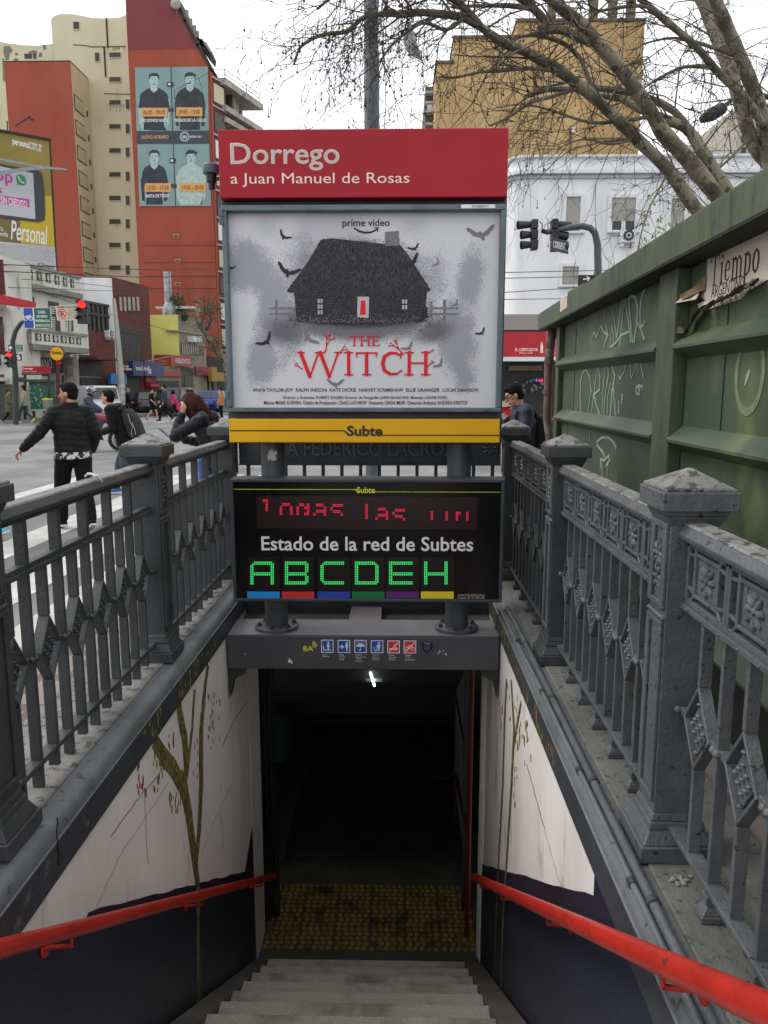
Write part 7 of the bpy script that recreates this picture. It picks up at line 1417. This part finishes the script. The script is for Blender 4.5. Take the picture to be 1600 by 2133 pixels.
    if hood:
        h = MB(); n = P['nec']
        for i in range(9): a = math.pi * (i / 8) + math.pi; h.ell(n + V((.105*k*math.cos(a), .07*k*math.sin(a) - .03*k, .005 + .02*k*math.sin(-a))), (.05*k, .05*k, .042*k), 10, 7)
        h.ell(n + V((0, -.10*k, -.03*k)), (.10*k, .055*k, .075*k), 12, 8); blend(h, 'hood', hood, root, vx * 1.2, 3)
    # trousers / skirt / shoes
    g = MB(); g.ell(P['pel'] + V((0, 0, .0)), (.165*k*legw, .125*k*legw, .12*k), 16, 10)
    for s in 'LR':
        kn, an = P['kne'+s], P['ank'+s]; g.rc(P['hip'+s], kn, .098*k*legw, .072*k*legw)
        if not legbare: g.rc(kn, an.lerp(kn, .1), .07*k*legw, .054*k*legw)
    if legbare:
        g = MB(); g.ell(P['pel'], (.165*k, .125*k, .12*k), 16, 10)
        for s in 'LR': g.rc(P['hip'+s], P['hip'+s].lerp(P['kne'+s], .55), .1*k, .098*k)
    blend(g, 'shorts' if legbare else 'trousers', legs, root, vx * 1.2, 2, lambda c: .008 * noise.noise(V((c.x * 9, c.y * 9, c.z * 14))))
    for s in 'LR':
        a, tt = P['ank'+s], P['toe'+s]; f = (tt - a); f.normalize(); up = V((0, 0, 1)); up = (up - f * up.dot(f)).normalized(); dn = -up
        m_ = MB(); m_.rc(a + dn*.03*k - f*.03*k, a + f*.03*k, .043*k, .044*k); m_.rc(a + f*.03*k + dn*.02*k, tt, .044*k, .034*k); sh = blend(m_, 'shoe', shoes, root, vx * 1.2, 2)
        m_ = MB(); m_.bar(a - f*.065*k + dn*.068*k, tt + f*.03*k + dn*.022*k, .075*k, .024*k, up); m_.build('sole', 'sole', sh, bevel=.008)
    root.location = loc; root.rotation_euler = (0, 0, theta); root['_k'] = k; return root
def place(root, build, name, label, cat, m=None):
    """a thing carried by a person, modelled in that person's own axes and then set down as its own top-level thing"""
    t = thing(name, label, cat, (0, 0, 0)); build(t); t.location = root.location; t.rotation_euler = root.rotation_euler; return t
def backpack(root, k, label, m='pack', trim=None, z=1.2, y=-.2, s=1.0, cords=False, lean=0):
    def f(t):
        mb = MB(); mb.loft([[V((dx*math.copysign(abs(math.cos(a)) ** .55, math.cos(a)), y*k - .01 + lean*(zz-1.2) + dy*math.copysign(abs(math.sin(a)) ** .6, math.sin(a)) - .03, zz*k)) for a in [2*math.pi*i/20 for i in range(20)]] for zz, dx, dy in ((z-.25*s, .11, .06), (z-.22*s, .15*s, .11*s), (z, .155*s, .115*s), (z+.14*s, .145*s, .09*s), (z+.22*s, .1, .05))]); mb.build('bag_body', m, t, smooth=True)
        mb = MB(); mb.loft([[V((dx*math.cos(a), y*k - .13*s + .045*math.sin(a), zz*k)) for a in [2*math.pi*i/16 for i in range(16)]] for zz, dx in ((z-.2*s, .08), (z-.17*s, .115), (z-.02*s, .11), (z+.02*s, .08))]); mb.build('front_pocket', trim or m, t, smooth=True)
        for sx in (-1, 1):
            mb = MB(); mb.tube([(sx*.1, y*k + .03, (z+.16*s)*k), (sx*.12, -.05, 1.47*k), (sx*.125, .10, 1.40*k), (sx*.135, .135, 1.25*k), (sx*.16, .04, 1.1*k), (sx*.13, y*k, (z-.17*s)*k)], .018, 6); mb.build('strap', m, t, smooth=True)
        if cords:
            mb = MB(); mb.tube([(-.17, y*k - .06, 1.33*k), (-.185, y*k - .1, 1.2*k), (-.18, y*k - .14, 1.12*k), (-.175, y*k - .1, 1.05*k), (-.18, y*k - .12, .97*k)], .004, 4); mb.tube([(-.16, y*k - .12, 1.2*k), (-.17, y*k - .16, 1.08*k), (-.165, y*k - .17, 1.0*k)], .004, 4); mb.build('dangling_cord', 'cord', t)
    return place(root, f, 'backpack', label, 'backpack')
deg = math.radians
# man in the black puffer jacket, seen from behind
L1 = atZ(163, 1104, 0)
m1 = person('man in black quilted puffer jacket walking off with a cigarette in his left hand', (L1.x, L1.y, 0), deg(38), 1.76,
    dict(pel=(0, .0, .93), che=(0, .03, 1.28), nec=(0, .02, 1.45), hea=(0, .05, 1.62), shoL=(-.19, .02, 1.40), elbL=(-.36, .02, 1.17), wriL=(-.53, .13, .985), shoR=(.19, .02, 1.40), elbR=(.27, -.03, 1.15), wriR=(.24, .08, .94), hipL=(-.095, .02, .91), kneL=(-.11, .18, .51), ankL=(-.12, .2, .095), toeL=(-.13, .36, .04), hipR=(.095, -.01, .91), kneR=(.1, -.05, .5), ankR=(.1, -.24, .13), toeR=(.11, -.10, .04)),
    'puffer_black', 'cloth_black', 'cloth_black', yaw=48, pitch=4, puff=.072, hem=.93, bulk=1.12, beard=True, legw=1.2, curl={'L': (.55, 40)})
def f(t): mb = MB(); mb.loft([[V((.178*math.cos(a) , .13*math.sin(a), z)) for a in [2*math.pi*i/24 for i in range(24)]] for z in (.875, .955)]); mb.build('shirt_tail', 'plaid', t, smooth=True)
r_ = m1; mb = MB(); mb.loft([[V((.213*math.cos(a), .168*math.sin(a), z)) for a in [2*math.pi*i/24 for i in range(24)]] for z in (.872, .95)]); sv = (m1.location.copy(), m1.rotation_euler.copy()); m1.location = (0, 0, 0); mb.build('shirt_tail', 'plaid', m1, smooth=True)
mb = MB()
for s_, x in ((1, .02), ): 
    for ax_, ay in ((-.12, .2), (.1, -.24)): mb.lathe((ax_*1.0057, ay*1.0057, .1), [(.042, 0), (.042, .05)], 12)
mb.build('sock', 'sole', m1); mb = MB(); mb.lathe((0, .03, 1.45), [(.09, 0), (.1, .035), (.092, .075), (.075, .08)], 18); mb.build('collar', 'puffer_black', m1, smooth=True); m1.location, m1.rotation_euler = sv
place(m1, lambda t: MB().tube([(-.60, .21, .90), (-.63, .24, .86)], .004, 6).build('stick', 'white', t), 'cigarette', 'short white cigarette between the fingers of the man in the puffer jacket', 'cigarette')
# young man with hood and backpack
L2 = atZ(262, 1032, 0)
m2 = person('young man in black jacket with grey hood leaning forward under a backpack', (L2.x, L2.y, 0), deg(82), 1.72,
    dict(pel=(0, -.08, .92), che=(0, .08, 1.26), nec=(0, .13, 1.43), hea=(0, .22, 1.57), shoL=(-.18, .10, 1.38), elbL=(-.24, .02, 1.10), wriL=(-.16, .30, 1.02), shoR=(.18, .10, 1.38), elbR=(.24, .06, 1.12), wriR=(.12, .32, 1.06), hipL=(-.09, -.08, .90), kneL=(-.1, -.05, .5), ankL=(-.1, -.34, .16), toeL=(-.11, -.22, .04), hipR=(.09, -.06, .9), kneR=(.1, .14, .5), ankR=(.1, .2, .09), toeR=(.1, .36, .05)),
    'cloth_black', 'jeans', 'shoe_blue', pitch=-8, hem=.80, bulk=1.1, hood='hood_grey', curl={'L': (.6, 0), 'R': (.6, 0)})
backpack(m2, .98, 'slim dark backpack with dangling cords on the hooded young man', z=1.18, y=-.14, cords=True, lean=.35)
# woman holding her hair and a phone
L3 = atY(437, 900, 7.6)
m3 = person('woman with long dark red hair and navy puffer holding her head while reading a phone', (L3.x, L3.y, .12), deg(78), 1.62,
    dict(pel=(0, -.08, .93), che=(0, .02, 1.26), nec=(0, .1, 1.42), hea=(0, .2, 1.52), shoL=(-.17, .0, 1.38), elbL=(-.20, .30, 1.20), wriL=(-.15, .24, 1.43), shoR=(.17, .04, 1.38), elbR=(.2, .14, 1.10), wriR=(.08, .36, 1.15)),
    'puffer_blue', 'jeans_blue', 'cloth_black', 'hair_red', 'skin_pale', pitch=38, puff=.06, hem=.84, bulk=1.0, longhair=True, curl={'L': (.5, 60), 'R': (.5, -30)})
place(m3, lambda t: MB().bar((.02, .44, 1.09), (.03, .55, 1.17), .07, .012, (0, -.6, 1)).build('slab', 'phone', t, bevel=.003), 'phone', 'thin black phone held out in front of the woman with red hair', 'phone')
# man with backpack at the right
L4 = atY(1092, 900, 8.2)
m4 = person('man in navy jacket with glasses looking down behind the right railing', (L4.x, L4.y, .12), deg(88), 1.66,
    dict(pel=(0, -.02, .93), che=(0, .0, 1.28), nec=(0, .06, 1.44), hea=(0, .12, 1.58), elbL=(-.24, .02, 1.14), wriL=(-.14, .25, 1.1), elbR=(.24, .02, 1.14), wriR=(.14, .25, 1.1)),
    'navy', 'cloth_black', 'cloth_black', pitch=26, hem=.85, bulk=1.06, skin='skin_pale')
sv = (m4.location.copy(), m4.rotation_euler.copy()); m4.location = (0, 0, 0); m4.rotation_euler = (0, 0, 0)
HR = M.Rotation(-rad(26), 3, 'X'); k = 1.66 / 1.75; hp = lambda x, y, z: (V((0, .12, 1.58)) + HR @ V((x, y, z))) * k
mb = MB()
for s_ in (-1, 1): mb.tube([hp(s_*.034 + .025*math.cos(a), .098, .01 + .018*math.sin(a)) for a in [2*math.pi*i/12 for i in range(13)]], .0025, 5); mb.tube([hp(s_*.06, .095, .014), hp(s_*.08, .0, .01)], .0025, 5)
mb.tube([hp(-.01, .1, .012), hp(.01, .1, .012)], .0025, 5); mb.build('glasses', 'black', m4); m4.location, m4.rotation_euler = sv
backpack(m4, k, 'dark backpack with magenta trim worn by the man in the navy jacket', trim='pack', z=1.15, y=-.18)
mb = MB(); tr = bpy.data.objects['backpack.001']; sv = (tr.location.copy(), tr.rotation_euler.copy()); tr.location = (0, 0, 0); tr.rotation_euler = (0, 0, 0)
mb.tube([(-.15, -.2, 1.22), (-.165, -.27, 1.25), (-.15, -.31, 1.2)], .02, 6); mb.tube([(-.17, -.28, .95), (-.18, -.2, .86), (-.17, -.1, .84)], .022, 6); mb.build('pink_strap', 'pink', tr); tr.location, tr.rotation_euler = sv
# people across the junction
FARG = 'people across the junction'
WALK = dict(kneL=(-.1, .2, .52), ankL=(-.1, .26, .1), toeL=(-.1, .42, .06), kneR=(.1, -.02, .5), ankR=(.1, -.32, .2), toeR=(.1, -.22, .06), elbL=(-.24, -.08, 1.14), wriL=(-.24, .04, .92), elbR=(.24, .05, 1.14), wriR=(.22, .22, .98))
def far_person(px, py, th, label, H=1.72, **kw):
    z = kw.pop('z', 0); p = atZ(px, py, z); J = dict(WALK); J.update(kw.pop('J', {})); return person(label, (p.x, p.y, z), deg(th), H, J, near=False, group=FARG, **kw)
far_person(21, 884, -90, 'woman in olive coat and dark scarf walking by the far cabinet', 1.6, top='olive', legs='cloth_black', hem=.62, J=dict(wriL=(-.12, .3, 1.12), wriR=(.12, .3, 1.12), elbL=(-.22, .05, 1.15), elbR=(.22, .05, 1.15)), z=.0)
pk = far_person(54, 882, 90, 'man in beige vest with lime green shoes striding past the graffiti shelter', 1.8, top='beige_vest', legs='jeans', shoes='shoe_lime', hem=.82, z=.0)
far_person(318, 878, -90, 'woman in dark top and shorts with bare legs crossing the far street', 1.66, top='cloth_black', legs='cloth_black', sleeves=False, legbare=True, skin='skin_pale')
far_person(345, 879, 105, 'man in navy jacket with pale patches crossing beside the bare legged woman', 1.84, top='navy', legs='cloth_black')
far_person(363, 872, -60, 'person in pink and black with a pink bag at the far crossing', 1.58, top='pink', legs='cloth_black', longhair=True)
far_person(462, 872, 85, 'person in orange coat standing near the blue car', 1.7, top='orange_coat', legs='cloth_black', hem=.75, J=dict(kneL=(-.1, .04, .5), ankL=(-.1, .0, .1), toeL=(-.1, .15, .04), ankR=(.1, 0, .1), kneR=(.1, .03, .5), toeR=(.1, .15, .04)))
far_person(243, 871, 80, 'bearded man in maroon top behind the white van', 1.84, top='sign_magenta', legs='jeans', beard=True)
far_person(269, 872, -80, 'blond person in dark coat behind the hooded young man', 1.68, top='cloth_black', legs='cloth_black', hair='hair_blond')
place(bpy.data.objects['person.008'], lambda t: (MB().prism([(.1, .5), (.34, .5), (.32, .82), (.12, .82)], 'x', .2, .27).build('bag_body', 'pink', t), MB().tube([(.235, .15, .82), (.235, .2, .97), (.235, .28, .82)], .012, 5).build('handle', 'pink', t)), 'shopping_bag', 'bright pink shopping bag carried at the far crossing', 'bag')
E_ = atZ(-30, 1128, 0)
person('walker cut off by the left edge with a turquoise shoe', (E_.x - .02, E_.y, 0), deg(80), 1.7, dict(WALK, ankR=(.1, -.16, .13), toeR=(.1, -.04, .05)), 'awning_red', 'cloth_black', 'shoe_cyan')
# ------------------------------------------------------------------ vehicles
mat('car_grey', '#2c2f33', '#25282c', 2, .25, spec=.6); mat('car_dark', '#1b1d20', None, rough=.25, spec=.6); mat('car_white', '#c9cbcd', None, rough=.3); mat('car_blue', '#1f4fae', None, rough=.3); mat('car_red', '#8b1c28', None, rough=.3); mat('glass', '#15191d', None, rough=.08, spec=.8); mat('tail_red', '#8a1218', None, rough=.3)
def vehicle(name, label, cat, loc, theta, L, W, H, paint, van=False, plate=True):
    t = thing(name, label, cat, (0, 0, 0)); h = L / 2; w = W / 2; hb = .92 if not van else 1.0
    lower = [(-h, .35), (-h + .05, .25), (h - .05, .25), (h, .38), (h - .02, .62), (h - .12, .74), (h - .95 if not van else h - .8, hb - .02), (-h + .1, hb), (-h - .02, .7)]
    mb = MB(); n = len(lower); mb.loft([[V((x * s, y * f_, z)) for y, z in lower] for x, s, f_ in ((-w, .97, .97), (-w, 1, 1), (w, 1, 1), (w, .97, .97))] if False else [[V((x, y * f_, z)) for y, z in lower] for x, f_ in ((-w, .975), (-w + .06, 1), (w - .06, 1), (w, .975))]); bd = mb.build('body', paint, t, smooth=True, bevel=.04)
    if van: base = [(-h + .08, hb), (h - .75, hb)]; roof = [(-h + .2, H), (h - 1.45, H)]
    else: base = [(-h + .35, hb), (h - 1.0, hb)]; roof = [(-h + .85, H), (h - 1.75, H)]
    mb = MB(); rings = []
    for f_ in (0, .5, .85, 1): a = base[0][0] + (roof[0][0] - base[0][0]) * f_; b = base[1][0] + (roof[1][0] - base[1][0]) * f_; z = hb - .02 + (H - hb) * (f_ if f_ < 1 else 1); ww = w * (.97 - .14 * f_ - (.06 if f_ == 1 else 0)); rings.append([V((-ww, a, z)), V((ww, a, z)), V((ww, b, z)), V((-ww, b, z))])
    mb.loft(rings); mb.build('cabin', paint, t, smooth=True, bevel=.06)
    def side(s, y0, y1, f0, f1, nm='side_window'):
        def q(y, f_): ww = w * (.97 - .14 * f_) + .006; return V((s * ww, y, hb - .02 + (H - hb) * f_))
        sl0 = (roof[0][0] - base[0][0]); sl1 = (roof[1][0] - base[1][0]); mb = MB(); A = [q(y0[0], f0), q(y1[0], f0), q(y1[1], f1), q(y0[1], f1)]; mb.add(A + [a - V((s*.03, 0, 0)) for a in A], [(0,1,2,3),(7,6,5,4),(0,4,5,1),(1,5,6,2),(2,6,7,3),(3,7,4,0)]); mb.build(nm, 'glass', t)
    yb0, yb1, yr0, yr1 = base[0][0], base[1][0], roof[0][0], roof[1][0]
    la = lambda f_, e0, e1: e0 + (e1 - e0) * f_
    for s in (-1, 1):
        b1 = (la(.12, yb1, yr1) - .12, la(.82, yb1, yr1) - .12); mid = (yb0 + yb1) / 2 + .1
        if van: side(s, (b1[0] - .85, b1[1] - .62), b1, .1, .78)
        else: side(s, (la(.12, yb0, yr0) + .15, la(.82, yb0, yr0) + .1), (mid - .05, mid - .05), .12, .84); side(s, (mid + .05, mid + .05), b1, .12, .84)
    for e0, e1, sg, nm in ((yb0, yr0, -1, 'rear_window'), (yb1, yr1, 1, 'windscreen')):
        mb = MB(); A = []
        for f_, m in ((.12, .84), (.84, .78)): y = la(f_, e0, e1) + sg * .012; z = hb + (H - hb) * f_; A += [V((-w * m, y, z)), V((w * m, y, z))]
        A = [A[0], A[1], A[3], A[2]]; mb.add(A + [a - V((0, sg*.03, 0)) for a in A], [(0,1,2,3),(7,6,5,4),(0,4,5,1),(1,5,6,2),(2,6,7,3),(3,7,4,0)]); mb.build(nm, 'glass', t)
    for s in (-1, 1):
        for y in (-h + .75, h - .8):
            mb = MB(); mb.tube([(s * (w - .2), y, .31), (s * (w + .01), y, .31)], .31, 20); tw_ = mb.build('wheel', 'rubber', t, smooth=True); mb = MB(); mb.tube([(s * (w + .0), y, .31), (s * (w + .02), y, .31)], .19, 16); mb.build('rim', 'chrome', tw_, smooth=True)
        mb = MB(); mb.cbox((s * (w - .14), -h - .01, .72), (.16, .06, .26)); mb.build('tail_light', 'tail_red', t, bevel=.02); mb = MB(); mb.cbox((s * (w - .22), h - .07, .62), (.3, .1, .14)); mb.build('headlight', 'chrome', t, bevel=.03); mb = MB(); mb.cbox((s * (w + .06), h - 1.35, hb + .05), (.14, .1, .12)); mb.build('wing_mirror', paint, t, bevel=.03)
    mb = MB(); mb.cbox((0, -h - .005, .48), (W * .92, .12, .2)); mb.cbox((0, h, .42), (W * .92, .1, .2)); mb.build('bumper', 'car_dark', t, bevel=.04); mb = MB(); mb.cbox((0, -h - .07, .6), (.42, .02, .12)); mb.build('number_plate', 'white', t)
    t.location = loc; t.rotation_euler = (0, 0, theta); return t
def at(px, Y, z=0): p = atY(px, 850, Y); return (p.x, Y, z)
vehicle('delivery_van', 'white delivery van with dark door window waiting behind the motorcyclist', 'van', at(196, 42), deg(38), 4.1, 1.7, 1.82, 'car_white', True)
vehicle('parked_car', 'dark grey hatchback behind the woman in shorts with a black front', 'car', at(308, 50), deg(25), 4.1, 1.68, 1.45, 'car_grey'); vehicle('parked_car', 'tall black people carrier seen from behind near the far shops', 'car', at(377, 48), deg(-12), 4.3, 1.75, 1.72, 'car_dark'); vehicle('parked_car', 'bright blue car mostly hidden beyond the person in the orange coat', 'car', at(446, 55), deg(-5), 4.0, 1.7, 1.5, 'car_blue'); vehicle('parked_car', 'small dark red car half hidden behind the far crossing walkers', 'car', at(336, 56), deg(0), 3.8, 1.65, 1.4, 'car_red')
for o in [o for o in bpy.data.objects if o.name.startswith('parked_car') and not o.parent]: o['group'] = 'cars along the avenue'
# motorcycle and rider
LM = atY(194, 900, 20.5); mo = thing('motorcycle', 'dark motorcycle with red fuel tank and fairing crossing behind the pedestrians', 'motorcycle', (0, 0, 0))
for y in (-.62, .68):
    mb = MB(); n = 24
    for i in range(n): a0, a1 = 2*math.pi*i/n, 2*math.pi*(i+1)/n; mb.bar((0, y + .27*math.cos(a0), .31 + .27*math.sin(a0)), (0, y + .27*math.cos(a1), .31 + .27*math.sin(a1)), .1, .09, (1, 0, 0))
    wh = mb.build('wheel', 'rubber', mo); mb = MB(); mb.tube([(-.03, y, .31), (.03, y, .31)], .2, 16); mb.build('rim', 'chrome', wh)
mb = MB(); mb.ell((0, .16, .86), (.15, .26, .14), 14, 8); mb.ell((0, .5, .82), (.13, .16, .2), 12, 8); mb.ell((0, -.55, .8), (.1, .22, .08), 12, 8); mb.build('fairing', 'moto_red', mo, smooth=True)
mb = MB(); mb.ell((0, -.2, .83), (.14, .36, .06), 12, 8); mb.build('seat', 'cloth_black', mo, smooth=True); mb = MB(); mb.cbox((0, .05, .48), (.28, .36, .34)); mb.bar((0, .1, .6), (0, -.62, .32), .1, .06); mb.build('engine', 'rubber', mo, bevel=.05)
mb = MB(); mb.tube([(.14, .15, .35), (.15, -.3, .3), (.15, -.75, .42)], .045, 8); mb.build('exhaust', 'chrome', mo, smooth=True)
for s in (-1, 1): mb = MB(); mb.bar((s*.08, .68, .31), (s*.08, .42, 1.0), .04, .04); mb.tube([(s*.05, .42, 1.02), (s*.3, .34, 1.08), (s*.38, .26, 1.06)], .016, 6); mb.build('fork', 'chrome', mo)
mb = MB(); mb.ell((0, .56, .95), (.1, .06, .1), 12, 8); mb.build('headlight', 'glass', mo, smooth=True); mb = MB(); mb.tube([(0, .68 + .31*math.cos(a), .31 + .31*math.sin(a)) for a in [rad(20 + i*20) for i in range(7)]], .04, 6); mb.build('mudguard', 'chrome', mo, smooth=True)
mo.location = (LM.x, LM.y, 0); mo.rotation_euler = (0, 0, deg(-70))
rd = person('motorcycle rider in dark blue jacket and black helmet leaning over the bars', (LM.x, LM.y, 0), deg(-70), 1.75,
    dict(pel=(0, -.22, .93), che=(0, -.12, 1.25), nec=(0, -.05, 1.42), hea=(0, .02, 1.57), hipL=(-.1, -.2, .92), kneL=(-.2, .22, .78), ankL=(-.2, .08, .38), toeL=(-.2, .22, .33), hipR=(.1, -.2, .92), kneR=(.2, .22, .78), ankR=(.2, .08, .38), toeR=(.2, .22, .33), shoL=(-.19, -.1, 1.38), elbL=(-.32, .08, 1.2), wriL=(-.34, .25, 1.08), shoR=(.19, -.1, 1.38), elbR=(.32, .08, 1.2), wriR=(.34, .25, 1.08)), 'rider_blue', 'rider_blue', 'cloth_black', near=False, bulk=1.1, curl={'L': (.9, 0), 'R': (.9, 0)}, noface=True)
def f(t): mb = MB(); mb.ell((0, .01, 1.6), (.125, .15, .145), 18, 12); mb.build('shell', 'helmet', t, smooth=True); mb = MB(); mb.ell((0, .045, 1.595), (.115, .122, .065), 16, 10); mb.build('visor', 'visor_dark', t, smooth=True)
place(rd, f, 'helmet', 'black and silver full face helmet on the motorcycle rider', 'helmet')
